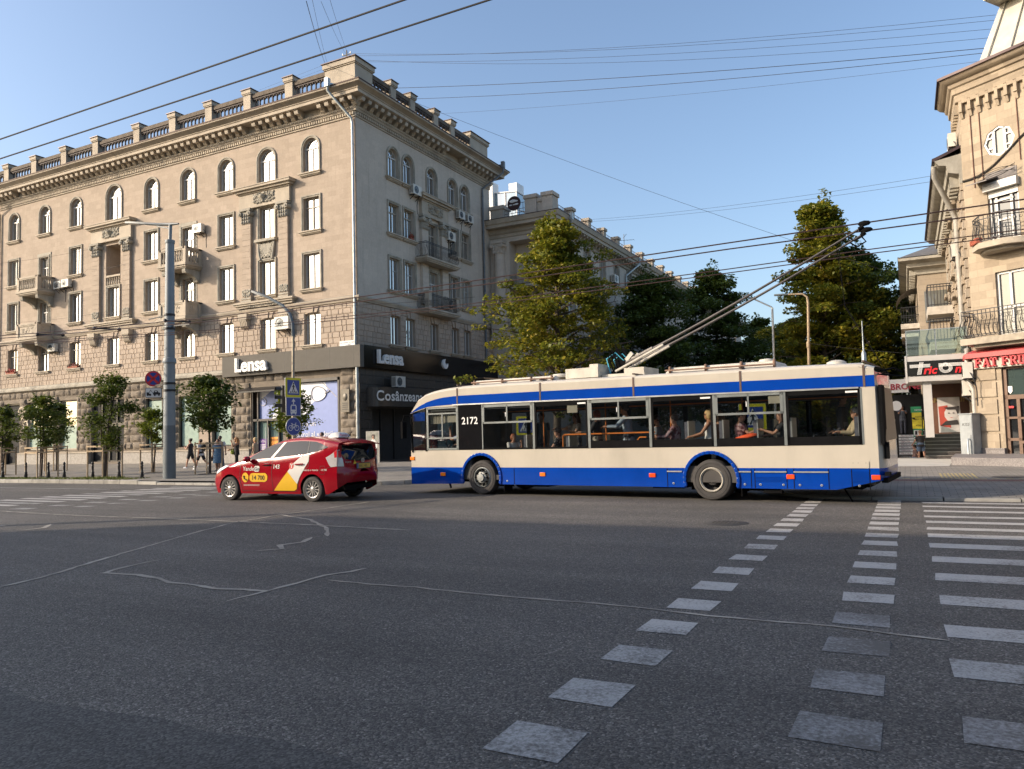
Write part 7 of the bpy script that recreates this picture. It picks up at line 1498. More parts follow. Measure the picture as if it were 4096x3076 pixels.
    if top:
        c = MB(); col, kind = top; dress = kind == 'dress'
        R0 = [(sp(-.12 * k), .17, .135)] + TR_[1:7] if not dress else TR_[1:7]
        loft(c, [(q, rx * k * girth * g + .006, ry * k * girth * g + .008) for q, rx, ry in R0])
        for sh, el, wr in arms:
            if kind in ('tee', 'dress'): c.tube([sh + (sh - el) * .08, sh.lerp(el, .3), sh.lerp(el, .62)], [.07 * k, .068 * k, .066 * k], 10)
            elif kind == 'long': c.tube([sh + (sh - el) * .08, sh.lerp(el, .5), el], [.07 * k, .062 * k, .052 * k], 10); c.tube([el, wr.lerp(el, .06)], [.052 * k, .04 * k], 10); c.ball(el, .052 * k, 10)
            else: c.tube([sh + (sh - el) * .05 + Vector((0, 0, .02)), sp(.42 * k) + Vector((0, sh.y * .55, .0))], [.03 * k, .05 * k], 8)
        if dress and not seat: loft(c, [(Vector((.01, 0, hip.z + .1 * k)), .16 * k * girth * g, .125 * k * girth * g), (hip, .19 * k * girth, .15 * k * girth), (Vector((.01, 0, hip.z - .25 * k)), .205 * k * girth, .17 * k * girth), (Vector((.01, 0, hip.z - .5 * k)), .215 * k * girth, .18 * k * girth)])
        c.build('dress' if dress else 'shirt', cm(col, pat=pat), root, (0, 0, 0))
    if low:
        c = MB(); col, kind = low; loft(c, [(q, rx * k * girth * 1.1 + .006, ry * k * girth * 1.12 + .008) for q, rx, ry in TR_[:3]]) if not seat else c.ball(hip, .15 * k * girth, 12, 0, (1, 1.15, .8))
        for a, kn, an in legs:
            if kind == 'shorts': c.tube([a + Vector((0, 0, .03)), a.lerp(kn, .5), a.lerp(kn, .85)], [.105 * k * girth, .095 * k * girth, .088 * k * girth], 12)
            else: c.tube([a + Vector((0, 0, .03)), a.lerp(kn, .5), kn], [.1 * k * girth, .085 * k * girth, .07 * k], 12); c.ball(kn, .07 * k, 10); c.tube([kn, kn.lerp(an, .5), an], [.07 * k, .066 * k, .056 * k], 12)
        c.build(kind, cm(col), root, (0, 0, 0))
    c = MB()
    for a, kn, an in legs: c.ball((an.x + .06 * k, an.y, an.z - .03 * k), .075 * k, 10, 0, (1.75, .62, .62)); c.box(an.x - .06 * k, an.x + .19 * k, an.y - .042 * k, an.y + .042 * k, an.z - .075 * k, an.z - .055 * k)
    c.build('shoes', cm(shoes), root, (0, 0, 0))
    if hair:
        c = MB(); col, st_ = hair; c.ball(hp(-.022, 0, .045), .108 * k, 14, 0, (1, .9, .95))
        if st_ == 'long': c.tube([hp(-.06, 0, .05), hp(-.085, 0, -.08), hp(-.09, 0, -.2), hp(-.08, 0, -.32)], [.085 * k, .095 * k, .09 * k, .05 * k], 10); [c.tube([hp(-.01, s * .08, .04), hp(-.02, s * .095, -.1), hp(-.0, s * .09, -.24)], [.04 * k, .04 * k, .02 * k], 8) for s in (-1, 1)]
        elif st_ == 'bob': c.ball(hp(-.035, 0, -.0), .112 * k, 12, 0, (.9, 1, 1.15))
        elif st_ == 'bun': c.ball(hp(-.1, 0, .1), .05 * k, 10)
        c.build('hair', pm('hair', col, .6, var=.35, scale=25, bump=.4, bscale=60), root, (0, 0, 0))
    c = MB()
    for s in (-1, 1):
        if glasses: c.ball(hp(.078, s * .034, .012), .03 * k, 8, 0, (.5, 1, .75)); c.bar(hp(.075, s * .06, .015), hp(-.01, s * .085, .015), .008)
        else: c.ball(hp(.078, s * .032, .014), .0125 * k, 6, 0, (.6, 1.2, .8)); c.bar(hp(.085, s * .018, .036), hp(.078, s * .048, .038), .008)
    c.build('sunglasses' if glasses else 'eyes', M_black, root, (0, 0, 0)); return root
def bag(name, root, c, s, col, label=None): mb = MB(); mb.ball(c, 1, 10, 0, s); return mb.build(name, cm(col), root, (0, 0, 0))
G1 = 'pedestrians on the pavement'
p = person('young woman in black top and shorts with folded arms beside the staked tree', (-37.2, 31.2, .15), R(200), 1.76, thigh=(16, -14), knee=(5, 14), arm=((28, 5, 40), (28, 5, 40)), elbow=(85, 85), top=((.02, .02, .022), 'tank'), low=((.02, .02, .022), 'shorts'), hair=((.03, .018, .012), 'bun'), shoes=(.7, .7, .7), group=G1)
p = person('person in white shirt and black shorts carrying a black backpack past the sapling', (-34.6, 29.7, .15), R(188), 1.72, thigh=(22, -24), knee=(6, 30), arm=((-12, 8), (16, 8)), elbow=(20, 20), top=((.62, .61, .6), 'tee'), low=((.02, .02, .022), 'shorts'), shoes=(.7, .7, .7), group=G1); bag('backpack', p, (-.2, 0, 1.22), (.11, .16, .24), (.02, .02, .02))
person('man in white T-shirt walking near the shop windows behind the blue dress', (-33.9, 30.4, .15), R(150), 1.86, thigh=(14, -14), knee=(4, 16), arm=((15, 14), (-10, 14)), elbow=(25, 20), top=((.62, .61, .58), 'tee'), low=((.06, .07, .1), 'trousers'), group=G1)
p = person('woman in knee length blue patterned dress and sunglasses facing the road', (-31.6, 28.2, .15), R(-62), 1.66, thigh=(10, -6), knee=(4, 8), arm=((4, 12), (-4, 12)), elbow=(10, 10), top=((.09, .18, .3), 'dress'), low=None, hair=((.04, .02, .015), 'short'), glasses=True, girth=1.22, shoes=(.2, .17, .15), group=G1, pat='dots'); bag('handbag', p, (-.05, -.33, .62), (.12, .05, .12), (.03, .03, .05))
p = person('woman in black top and sunglasses holding a phone to her ear', (-30.6, 28.5, .15), R(-120), 1.74, thigh=(6, -6), knee=(4, 6), arm=((60, 15, 30), (15, 8, 30)), elbow=(110, 70), top=((.02, .02, .022), 'tank'), low=((.02, .02, .02), 'trousers'), hair=((.35, .18, .07), 'long'), glasses=True, skin=M_skin2, group=G1); bag('handbag', p, (.18, -.1, .95), (.1, .16, .13), (.32, .38, .05))
person('woman with short blond hair and spotted top just behind the taxi bonnet', (-29.6, 28.8, .15), R(-150), 1.70, thigh=(8, -8), arm=((8, 8), (4, 8)), top=((.42, .32, .22), 'tee'), low=((.3, .26, .2), 'trousers'), hair=((.5, .36, .18), 'bob'), girth=1.1, group=G1, pat='dots')
person('dark haired man whose head shows over the taxi roof', (-26.0, 29.7, .15), R(-90), 1.86, thigh=(8, -8), top=((.1, .1, .12), 'tee'), group=G1); person('short dark haired person mostly hidden behind the taxi windscreen', (-28.4, 29.9, .15), R(-90), 1.72, thigh=(8, -8), top=((.2, .15, .1), 'tee'), group=G1)
person('stout man in black T-shirt and denim shorts standing by the shop stairs', (.62, 50.2, -.55), R(120), 1.80, thigh=(6, -8), knee=(2, 4), arm=((20, 14), (14, 14)), elbow=(30, 20), top=((.018, .018, .02), 'tee'), low=((.08, .12, .19), 'shorts'), hair=((.3, .18, .1), 'short'), girth=1.25, group=G1)
person('person in blue shorts sitting on the ground beside the stout man', (.3, 50.6, -.55), R(190), 1.75, seat=.14, thigh=(88, 80), knee=(10, 25), arm=((-20, 14), (10, 14)), top=((.2, .12, .1), 'tee'), low=((.07, .12, .22), 'shorts'), group=G1)
person('person in dark clothes standing at the top of the kiosk stairs', (-.25, 53.1, 1.0), R(-90), 1.75, arm=((60, 5, 20), (60, 5, 20)), elbow=(60, 60), top=((.12, .13, .15), 'tee'), group=G1); person('person in navy jacket sitting on the low wall by the kiosk handrail', (-1.15, 51.2, -.5), R(-100), 1.7, seat=.75, thigh=(85, 85), knee=(85, 85), top=((.03, .04, .07), 'long'), group=G1)
# passengers
G2 = 'people inside the trolleybus'
def rider(label, x, y, z, facing, **kw):
    kw.setdefault('thigh', (84, 84)); kw.setdefault('knee', (84, 84)); return person(label, busw(x, y, z), BUSR + R(facing), group=G2, **kw)
ST = dict(thigh=(0, 0), knee=(0, 0))
rider('bus driver in light blue shirt raising one hand at the cab window', 7.5, -.55, .68, 0, H=1.8, seat=.48, arm=((75, 10, 10), (45, 12)), elbow=(95, 40), top=((.34, .40, .52), 'tee'), low=((.03, .03, .04), 'trousers'))
rider('child with reddish hair resting a cheek on one hand by the second window', 5.75, -.5, .62, 150, H=1.4, seat=.42, arm=((50, 8, 20), (30, 8)), elbow=(100, 40), top=((.5, .48, .44), 'tee'), hair=((.25, .07, .02), 'bob'))
rider('woman in black top with white dots leaning on the window rail', 4.3, -.5, .62, 20, H=1.68, seat=.43, arm=((30, 30, 20), (30, 10)), elbow=(50, 50), top=((.02, .02, .022), 'tee'), pat='dots', girth=1.1)
rider('woman with long brown hair in pale top standing by the orange rail', 4.15, -1.25, .55, 60, H=1.66, **ST, arm=((40, 10, 20), (70, 12)), elbow=(70, 20), top=((.4, .35, .3), 'tee'), hair=((.12, .06, .03), 'long'))
rider('person with red hair and black jacket standing at the middle window', 3.3, -.85, .55, 10, H=1.72, **ST, arm=((30, 10), (20, 8)), elbow=(60, 30), top=((.02, .02, .025), 'long'), low=((.3, .27, .22), 'trousers'), hair=((.3, .05, .02), 'bob'))
rider('dark figure standing deep inside behind the second window', 5.55, -1.75, .55, 90, H=1.74, **ST, top=((.12, .12, .13), 'tee'))
rider('man in light blue long sleeved shirt and sunglasses leaning on the orange rail', 2.3, -.62, .55, 15, H=1.84, **ST, lean=6, arm=((45, 18, 15), (45, 12, 15)), elbow=(45, 45), top=((.28, .34, .40), 'long'), low=((.03, .03, .04), 'trousers'), glasses=True, skin=M_skin2, hair=((.04, .025, .018), 'short'))
rider('woman in floral blouse seated at the fourth window', 1.0, -.5, .85, 10, H=1.66, seat=.44, arm=((40, 14), (40, 14)), elbow=(45, 45), top=((.16, .05, .06), 'long'), pat='floral', girth=1.15)
rider('blond woman in white sleeveless top and sunglasses seated by the window', .12, -.48, .88, 10, H=1.76, seat=.46, arm=((35, 12), (30, 12)), elbow=(40, 45), top=((.62, .61, .58), 'tank'), low=((.4, .36, .28), 'trousers'), hair=((.5, .33, .14), 'bob'), glasses=True, skin=M_skin2)
rider('woman with long light brown hair seated beyond the blond woman', .05, -1.0, .88, 10, H=1.7, seat=.46, top=((.5, .42, .35), 'tank'), hair=((.25, .15, .08), 'long'))
rider('dark haired passenger sitting in the shade ahead of the floral blouse', 1.7, -1.1, .85, 10, H=1.7, seat=.44, top=((.25, .26, .28), 'tee'))
rider('woman in maroon flowered blouse looking at her hands, orange bag on her lap', -.62, -.5, .85, 190, H=1.72, seat=.45, arm=((35, 10), (45, 10, 15)), elbow=(60, 60), top=((.2, .06, .07), 'tee'), pat='floral', girth=1.1)
mb = MB(); mb.ball((0, 0, 0), 1, 10, 0, (.32, .1, .07)); o = mb.build('shopping_bag', cm((.75, .09, .02))); o.location = busw(-.75, -.28, 1.44); o.rotation_euler = (.0, .25, BUSR); tag(o, 'bright orange red bag lying under the fifth bus window', 'bag')
rider('young woman with long brown hair in black top using a phone near the back', -1.55, -.5, .85, 20, H=1.66, seat=.44, arm=((45, 10, 15), (40, 10)), elbow=(65, 40), top=((.02, .02, .022), 'tee'), hair=((.1, .04, .02), 'long'))
rider('grey haired person in beige jacket on the last seat', -3.1, -.75, .85, 20, H=1.7, seat=.44, arm=((35, 10), (35, 10)), elbow=(60, 60), top=((.4, .32, .2), 'long'), hair=((.4, .4, .4), 'short')); rider('dark figure standing in the aisle at the last window', -2.75, -1.1, .8, 180, H=1.6, **ST, top=((.03, .03, .035), 'long'))
# advertising stand with a woman in white
mb = MB(); P_ = lambda x, z, d=0: (-28.95 + x * .94, 37.0 - x * .0 - d, .12 + z)
mb.box(-28.98, -28.0, 37.0, 37.06, .1, 2.02, 0); mb.poly([P_(.08, .1, .004), P_(.92, .1, .004), P_(.92, 1.85, .004), P_(.08, 1.85, .004)], 1)
for c, sx, sz, m, k in (((.55, .55), .25, .5, 2, 1), ((.55, 1.1), .22, .35, 2, 2), ((.78, 1.05), .1, .22, 2, 2), ((.34, 1.0), .1, .22, 2, 2), ((.55, 1.55), .1, .13, 3, 3), ((.55, 1.62), .12, .11, 4, 4), ((.55, 1.5), .07, .1, 3, 5)): mb.ball(P_(c[0], c[1], .006 * k), 1, 14, m, (sx, .004, sz))
mb.bar(P_(.48, 1.53, .04), P_(.62, 1.53, .04), .03, m=4); tag(mb.build('advertising_stand', [pm('stand_frame', (.25, .24, .22), bump=0), pm('printed_backdrop', (.2, .2, .17), bump=0, var=.5, scale=4), pm('printed_white', (.62, .6, .57), bump=0), pm('printed_skin', (.45, .26, .17), bump=0), pm('printed_dark', (.05, .025, .02), bump=0)]), 'upright advertising stand printed with a woman in a white dress', 'advertising stand')
# ------------------------------------------------------------------ trees
def leaves_mesh(name, mat, centers, radii, counts, size, seed, flat=.5, droop=.35):
    rs = np.random.RandomState(seed); C_ = np.repeat(np.array(centers), counts, axis=0); Rr = np.repeat(np.array(radii), counts, axis=0); n = len(C_)
    d = rs.normal(size=(n, 3)); d /= np.linalg.norm(d, axis=1)[:, None]; d *= rs.uniform(.25, 1, (n, 1)) ** .5; P = C_ + d * Rr
    nm = rs.normal(size=(n, 3)) * flat; nm[:, 2] += 1; nm /= np.linalg.norm(nm, axis=1)[:, None]
    a = rs.normal(size=(n, 3)); a[:, 2] -= droop; a -= nm * (a * nm).sum(1)[:, None]; a /= np.linalg.norm(a, axis=1)[:, None]; b = np.cross(nm, a); s = size * rs.uniform(.6, 1.25, (n, 1))
    V = np.stack([P - a * s * .55, P + b * s * .42 + nm * s * .1 - a * s * .05, P + a * s * .6 - nm * s * .08, P - b * s * .42 + nm * s * .1 - a * s * .05], 1).reshape(-1, 3)
    me = bpy.data.meshes.new(name); me.vertices.add(4 * n); me.vertices.foreach_set('co', V.astype(np.float32).ravel()); me.loops.add(4 * n); me.loops.foreach_set('vertex_index', np.arange(4 * n, dtype=np.int32)); me.polygons.add(n); me.polygons.foreach_set('loop_start', np.arange(0, 4 * n, 4, dtype=np.int32)); me.materials.append(mat); me.update(calc_edges=True); me.validate(); return me
M_bark = pm('bark', (.085, .065, .05), .9, var=.35, scale=5, bump=.7, bscale=14)
def tree(label, base, H, z0, Rc, env, mat, nleaf, size, seed, limbs=26, tr=.2, group='street trees', flatten=.45, name='street_tree', stems=1, sub=5, cr=.17, lean=(0, 0)):
    rg = random.Random(seed); root = empty(name, label, 'tree', base, 0, group); tk = MB(); cen = []; rad = []; bz = 0
    for s_ in range(stems):
        ox, oy = (rg.uniform(-.25, .25), rg.uniform(-.2, .2)) if stems > 1 else (0, 0)
        P = [(ox * .3 + ox * 2.0 * t_ + lean[0] * t_ + .012 * H * sin(3 * t_ + seed + s_), oy * .3 + oy * 2 * t_ + .012 * H * cos(4 * t_ + seed), H * .93 * t_) for t_ in [i / 8 for i in range(9)]]
        tk.tube(P, [tr * (1 - .9 * i / 8) ** .9 / stems ** .4 + .012 for i in range(9)], 9)
        for i in range(max(4, limbs // stems)):
            q = (i + rg.random() * .8) / max(4, limbs // stems); h = z0 + (H - z0) * (q ** .9) * .95; hs = max(z0 * .7, h - Rc * .35 * (1 - q)); k = hs / (H * .93) * 8; j = int(min(7, k)); f = min(1, k - j)
            st = Vector(P[j]).lerp(Vector(P[j + 1]), f); a = i * 2.399 + rg.uniform(-.5, .5); r = Rc * lerp1(q, env) * rg.uniform(.72, 1.12); en = Vector((P[8][0] * q + r * cos(a), P[8][1] * q + r * sin(a), h + rg.uniform(-.3, .3) * Rc * .3))
            mid = st.lerp(en, .5) + Vector((0, 0, .08 * r)); br_ = max(.012, tr * .38 * (1 - q * .7)); tk.tube([st, mid, en], [br_, br_ * .6, br_ * .2], 6, caps=False)
            for c in range(sub):
                t_ = .3 + .75 * (c + rg.random()) / sub; p = st.lerp(mid, t_ * 2) if t_ < .5 else mid.lerp(en, t_ * 2 - 1); off = Vector((rg.gauss(0, 1), rg.gauss(0, 1), rg.gauss(0, .55))) * r * .2
                cen.append(tuple(p + off)); w_ = Rc * cr * rg.uniform(.7, 1.35); rad.append((w_, w_, w_ * flatten))
                if c > 1: tk.tube([p, p + off], [br_ * .35, .008], 4, caps=False)
        for c in range(4): cen.append((P[8][0] + rg.gauss(0, .06 * Rc), P[8][1] + rg.gauss(0, .06 * Rc), H * (1 - .03 * c))); rad.append((Rc * cr * .6,) * 2 + (Rc * cr * .7,))
    wgt = np.array([r[0] ** 2 for r in rad]); cnt = np.maximum(3, (wgt / wgt.sum() * nleaf)).astype(int)
    tk.build('trunk', M_bark, root, (0, 0, 0)); me = leaves_mesh('crown', mat, cen, rad, cnt, size, seed); child('crown', me, root); return root
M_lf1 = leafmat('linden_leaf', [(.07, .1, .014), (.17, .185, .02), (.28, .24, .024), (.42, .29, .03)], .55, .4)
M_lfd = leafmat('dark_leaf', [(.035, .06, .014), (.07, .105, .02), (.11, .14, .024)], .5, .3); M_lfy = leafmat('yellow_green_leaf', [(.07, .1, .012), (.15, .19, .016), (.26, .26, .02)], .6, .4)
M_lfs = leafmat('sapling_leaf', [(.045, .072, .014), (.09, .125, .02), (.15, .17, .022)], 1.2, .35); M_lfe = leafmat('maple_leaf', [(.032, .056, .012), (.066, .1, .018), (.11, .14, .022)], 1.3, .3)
ENV1 = [(0, .55), (.12, 1.0), (.28, .98), (.4, .78), (.55, .72), (.7, .5), (.85, .34), (1, .08)]
tree('tall linden turning yellow in front of the shaded block, behind the trolleybus roof', (-17.7, 40.2, -.0), 14.3, 3.6, 4.6, ENV1, M_lf1, 36000, .2, 11, 74, .24, sub=6, cr=.145, flatten=.4)
ENV2 = [(0, .8), (.2, 1), (.5, .95), (.75, .75), (.9, .5), (1, .15)]
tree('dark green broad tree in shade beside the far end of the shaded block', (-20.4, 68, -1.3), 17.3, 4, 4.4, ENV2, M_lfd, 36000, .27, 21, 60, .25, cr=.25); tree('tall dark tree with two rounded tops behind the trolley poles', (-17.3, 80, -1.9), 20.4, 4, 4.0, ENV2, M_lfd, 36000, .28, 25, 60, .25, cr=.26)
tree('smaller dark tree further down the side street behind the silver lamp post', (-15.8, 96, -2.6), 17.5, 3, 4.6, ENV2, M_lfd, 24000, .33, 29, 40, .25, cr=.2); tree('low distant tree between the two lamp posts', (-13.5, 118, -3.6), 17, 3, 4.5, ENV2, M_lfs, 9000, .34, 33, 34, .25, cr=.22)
ENV3 = [(0, .85), (.2, 1), (.45, .92), (.62, .66), (.8, .42), (1, .2)]
tree('tallest tree on the right, golden lit top above a dark lower crown', (-4.9, 60, -1.0), 19.6, 3.5, 3.9, ENV3, M_lf1, 46000, .25, 41, 70, .26, cr=.23); tree('dark companion tree leaning towards the tower side of the tallest tree', (-2.9, 63, -1.1), 16.2, 3, 3.7, ENV2, M_lfd, 34000, .25, 43, 60, .24, cr=.24)
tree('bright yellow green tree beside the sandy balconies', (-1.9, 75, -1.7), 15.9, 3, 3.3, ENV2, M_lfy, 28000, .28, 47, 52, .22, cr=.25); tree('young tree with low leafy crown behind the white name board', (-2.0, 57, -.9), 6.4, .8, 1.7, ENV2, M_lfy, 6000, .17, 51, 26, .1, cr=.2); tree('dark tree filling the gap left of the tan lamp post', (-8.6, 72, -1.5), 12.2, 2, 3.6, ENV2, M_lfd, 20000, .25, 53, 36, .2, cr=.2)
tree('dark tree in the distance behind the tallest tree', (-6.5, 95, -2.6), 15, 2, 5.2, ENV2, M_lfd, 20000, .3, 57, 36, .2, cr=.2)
ES = [(0, .5), (.2, .95), (.45, 1), (.7, .75), (.9, .4), (1, .15)]; G3 = 'staked saplings along the kerb'
SAP = [((-37.8, 22.93, .15), 4.2, 1.6, 1.0, M_lfs, 2600, .13, 'leafy sapling with two thin stems left of the tall airy sapling', 61, 2), ((-45.6, 28.5, .15), 4.3, 1.9, .95, M_lfe, 2300, .14, 'dark sapling standing nearer the shop windows, behind the left stakes', 63, 1), ((-32.75, 22.75, .15), 4.9, 1.5, 1.25, M_lfs, 3600, .12, 'tallest airy sapling with several stems in front of the stone doorway', 65, 4),
       ((-34.6, 26.7, .15), 3.5, 1.7, .75, M_lfy, 2000, .12, 'small yellow green sapling just left of the grey lamp pole', 67, 3), ((-29.3, 25.6, .15), 4.75, 2.3, 1.35, M_lfe, 3900, .15, 'round dark green sapling right of the grey lamp pole', 69, 1), ((-24.6, 26.0, .15), 4.0, 1.9, 1.0, M_lfy, 2600, .13, 'yellow green sapling behind the crossing sign pole', 71, 2), ((-43.5, 24.3, .15), 3.9, 1.5, .85, M_lfs, 1900, .13, 'sapling cut by the left edge of the picture', 73, 2)]
for base, H, z0, Rc, m, n, s, lab, sd, stm in SAP: tree(lab, base, H - .15, z0, Rc, ES, m, int(n * 1.35), s, sd, 30, .055, G3, .6, 'sapling', stm, 5, .28)
# wooden tree guards
gd = MB(); M_stk = pm('pine_stake', (.42, .31, .19), .8, var=.2, scale=4, bump=.3)
def guard(label, loc, w, rz=0):
    root = empty('tree_guard', label, 'tree guard', loc, rz, 'wooden tree guards')
    for x, y in ((-w, -w), (w, -w), (w, w), (-w, w)): m_ = MB(); m_.tube([(x, y, 0), (x + rng.uniform(-.02, .02), y, 1.5)], .038, 7); m_.build('post', M_stk, root, (0, 0, 0))
    m_ = MB()
    for z in (1.22, 1.44):
        for a, b in (((-w, -w), (w, -w)), ((w, -w), (w, w)), ((w, w), (-w, w)), ((-w, w), (-w, -w))): m_.bar((a[0] * 1.06, a[1] * 1.06, z), (b[0] * 1.06, b[1] * 1.06, z + rng.uniform(-.02, .02)), .03, .07)
    m_.build('rail', M_stk, root, (0, 0, 0)); m_ = MB(); m_.tube([(-w, -w, 1.33), (0, 0, 1.3), (w, w, 1.33)], .015, 5); m_.tube([(w, -w, 1.33), (0, 0, 1.3), (-w, w, 1.33)], .015, 5); m_.build('tie', M_black, root, (0, 0, 0))
for (base, *_), lab, w in zip(SAP, ('wooden guard around the two stemmed sapling', 'wooden guard around the dark sapling near the shop windows', 'wooden guard around the tallest airy sapling', 'wooden guard around the small yellow green sapling by the lamp pole', 'wooden guard around the round dark sapling', None, 'wooden guard at the left picture edge'), (.5, .42, .5, .42, .42, 0, .42)):
    if lab: guard(lab, base, w, rng.uniform(-.1, .1))
mb = MB()
for b in [s[0] for s in SAP]: mb.lathe([(.5, .152), (.35, .17), (.0, .2)], (b[0], b[1], 0), 14)
struct(mb.build('planting_soil', pm('soil', (.045, .035, .025), .95, var=.4, scale=8, bump=.6, space='pos')))
# bollards
M_ci = pm('black_cast_iron', (.016, .016, .018), .45, .3); b0 = None
for i, (x, lab) in enumerate(((-40.2, 'leftmost'), (-38.3, 'second from left'), (-36.6, 'third from left'), (-35.2, 'fourth from left'), (-33.2, 'fifth from left, beside the tall sapling'), (-31.45, 'sixth from left'), (-29.75, 'seventh, nearest the grey lamp pole'), (-42.1, 'just outside the left edge'))):
    L_ = f'black ornate cast iron bollard on the kerb, {lab}'
    if b0 is None:
        b0 = empty('bollard', L_, 'bollard', (x, 22.45, .15), 0, 'bollards along the kerb'); mb = MB(); mb.lathe([(.1, 0), (.1, .04), (.075, .06), (.085, .14), (.06, .2), (.075, .26), (.05, .3), (.045, .52), (.065, .55), (.04, .6)], (0, 0, 0), 12); mb.build('shaft', M_ci, b0, (0, 0, 0)); mb = MB(); mb.lathe([(.03, .6), (.055, .64), (.06, .68), (.045, .72), (.015, .75), (0, .77)], (0, 0, 0), 12); mb.build('finial', M_ci, b0, (0, 0, 0))
    else: dup(b0, (x, 22.4 + .06 * (i % 3), .15), None, L_)
# ------------------------------------------------------------------ poles, lamps and signs
M_pg = pm('pole_grey_paint', (.21, .235, .245), .5, var=.1, scale=1.5, bump=.05, dirt=.25); M_pd = pm('pole_dark_grey_paint', (.11, .13, .14), .5, var=.12, scale=2); M_lampg = pm('lamp_glass', (.5, .48, .4), .2, bump=0)
def lamphead(parent, p, d, L=.75, name='lamp_head'):
    d = Vector(d).normalized(); s = d.cross(Vector((0, 0, 1))).normalized(); p = Vector(p); mb = MB(); u = s.cross(d)
    pr = [(0, .05), (.25, .11), (.6, .15), (1, .13), (1.02, .0)]
    top = [p + d * a * L + s * w_ * k for a, w_ in pr for k in (1, -1)]
    for dz, nm in ((.0, 0),):
        V = [tuple(v + u * .05) for v in top] + [tuple(v - u * .03) for v in top]
        mb.add(V, [(2 * i, 2 * i + 1, 2 * i + 3, 2 * i + 2) for i in range(4)] + [(10 + 2 * i, 10 + 2 * i + 1, 10 + 2 * i + 3, 10 + 2 * i + 2) for i in range(4)] + [(2 * i + k, 2 * i + 2 + k, 12 + 2 * i + k, 10 + 2 * i + k) for i in range(4) for k in (0, 1)] + [(0, 1, 11, 10)])
    o = mb.build(name, M_pd, parent, (0, 0, 0)); mb = MB(); mb.add([tuple(p + d * a * L + s * w_ - u * .036) for a, w_ in ((.4, .09), (.9, .09), (.9, -.09), (.4, -.09))], [(0, 1, 2, 3)]); mb.build('lens', M_lampg, o, (0, 0, 0))
pl = empty('lamp_pole', 'thick grey steel lamp pole with dark base and a lamp arm reaching left', 'lamp pole', (-27.94, 22.35, .1)); mb = MB()
mb.tube([(0, 0, 0), (0, 0, 2.3)], [.26, .245], 20, 1); mb.tube([(0, 0, 2.3), (0, 0, 5.0)], [.245, .225], 20, 0); mb.tube([(0, 0, 5.0), (.02, 0, 10.2)], [.215, .175], 20, 0); mb.lathe([(.225, 4.95), (.28, 4.98), (.27, 5.06), (.25, 5.18), (.21, 5.2)], (0, 0, 0), 20, 0); mb.lathe([(.19, 10.15), (.2, 10.18), (.2, 10.3), (.07, 10.34)], (.02, 0, 0), 20, 0)
mb.tube([(.02, 0, 10.3), (.05, 0, 11.0)], .075, 10, 0); mb.build('pole', [M_pg, M_pd], pl, (0, 0, 0)); mb = MB(); mb.tube([(.55, 0, 10.95), (.05, 0, 11.0), (-.8, 0, 11.12), (-1.6, 0, 11.28)], [.04, .07, .065, .06], 8); mb.tube([(.05, 0, 10.8), (-.8, 0, 11.05)], .03, 6); mb.build('arm', M_pd, pl, (0, 0, 0)); lamphead(pl, (-1.5, 0, 11.26), (-1, 0, .17), 1.3)
mb = MB()
for z, r in ((7.0, .215), (4.05, .245), (3.75, .246), (6.4, .22)): mb.lathe([(r, z), (r + .012, z), (r + .012, z + .09), (r, z + .09)], (0, 0, 0), 18)
mb.bar((.2, 0, 6.55), (1.5, -.2, 6.5), .05); mb.bar((-.2, 0, 7.05), (-1.2, -.1, 6.95), .04); mb.bar((-.2, 0, 4.06), (-1.25, 0, 4.06), .05, .06); mb.build('band', M_ci, pl, (0, 0, 0)); mb = MB(); puttext(mb, '176', lambda x, y, d: (.0 + .2 * sin((x - .3) * 4), -.225 - .0 * x + .06 * abs((x - .3) * 4) ** 2 * .5, 4.62 + y), .22, 0); mb.build('pole_number', M_black, pl, (0, 0, 0))
M_sred = pm('sign_red', (.5, .025, .03), .45, bump=0, var=.05); M_sblu = pm('sign_blue', (.02, .055, .26), .4, bump=0, var=.05); M_swht = pm('sign_white', (.62, .62, .6), .4, bump=0, var=.04); M_syel = pm('sign_fluorescent_yellow', (.62, .56, .02), .45, bump=0, var=.03); M_sgry = pm('sign_back_grey', (.25, .26, .27), .5, .4, bump=0)
SM = [M_swht, M_sblu, M_sred, M_black, M_syel, M_sgry]
def signface(mb, poly, k, m): mb.poly([(x, -.02 - .004 * k, z) for x, z in poly], m)
def disc(r, n=28, cx=0, cz=0): return [(cx + r * cos(2 * pi * i / n), cz + r * sin(2 * pi * i / n)) for i in range(n)]
def rrect(w, h, r=.05): return pill(-w / 2, w / 2, -h / 2, h / 2, r) if False else [(x, z) for x, z in [p for cx, cz, a0 in ((w / 2 - r, h / 2 - r, 0), (-w / 2 + r, h / 2 - r, 90), (-w / 2 + r, -h / 2 + r, 180), (w / 2 - r, -h / 2 + r, 270)) for p in [(cx + r * cos(R(a0 + 15 * i)), cz + r * sin(R(a0 + 15 * i))) for i in range(7)]]]
def thick(mb, sx, sz, s): [mb.prism([(x * s / 2, z * s / 2) for x, z in ()], lambda a, b, d: (a, d, b), 0, 0)] if False else None
def line(mb, a, b, w_, k, m):
    d = Vector((b[0] - a[0], b[1] - a[1])); d.normalize(); n = Vector((-d.y, d.x)) * w_ / 2; signface(mb, [(a[0] + n.x, a[1] + n.y), (b[0] + n.x, b[1] + n.y), (b[0] - n.x, b[1] - n.y), (a[0] - n.x, a[1] - n.y)], k, m)
def ring(mb, cx, cz, r, w_, k, m, n=20):
    for i in range(n): a, b = 2 * pi * i / n, 2 * pi * (i + 1) / n; signface(mb, [(cx + q * cos(t_), cz + q * sin(t_)) for q, t_ in ((r, a), (r, b), (r - w_, b), (r - w_, a))], k, m)
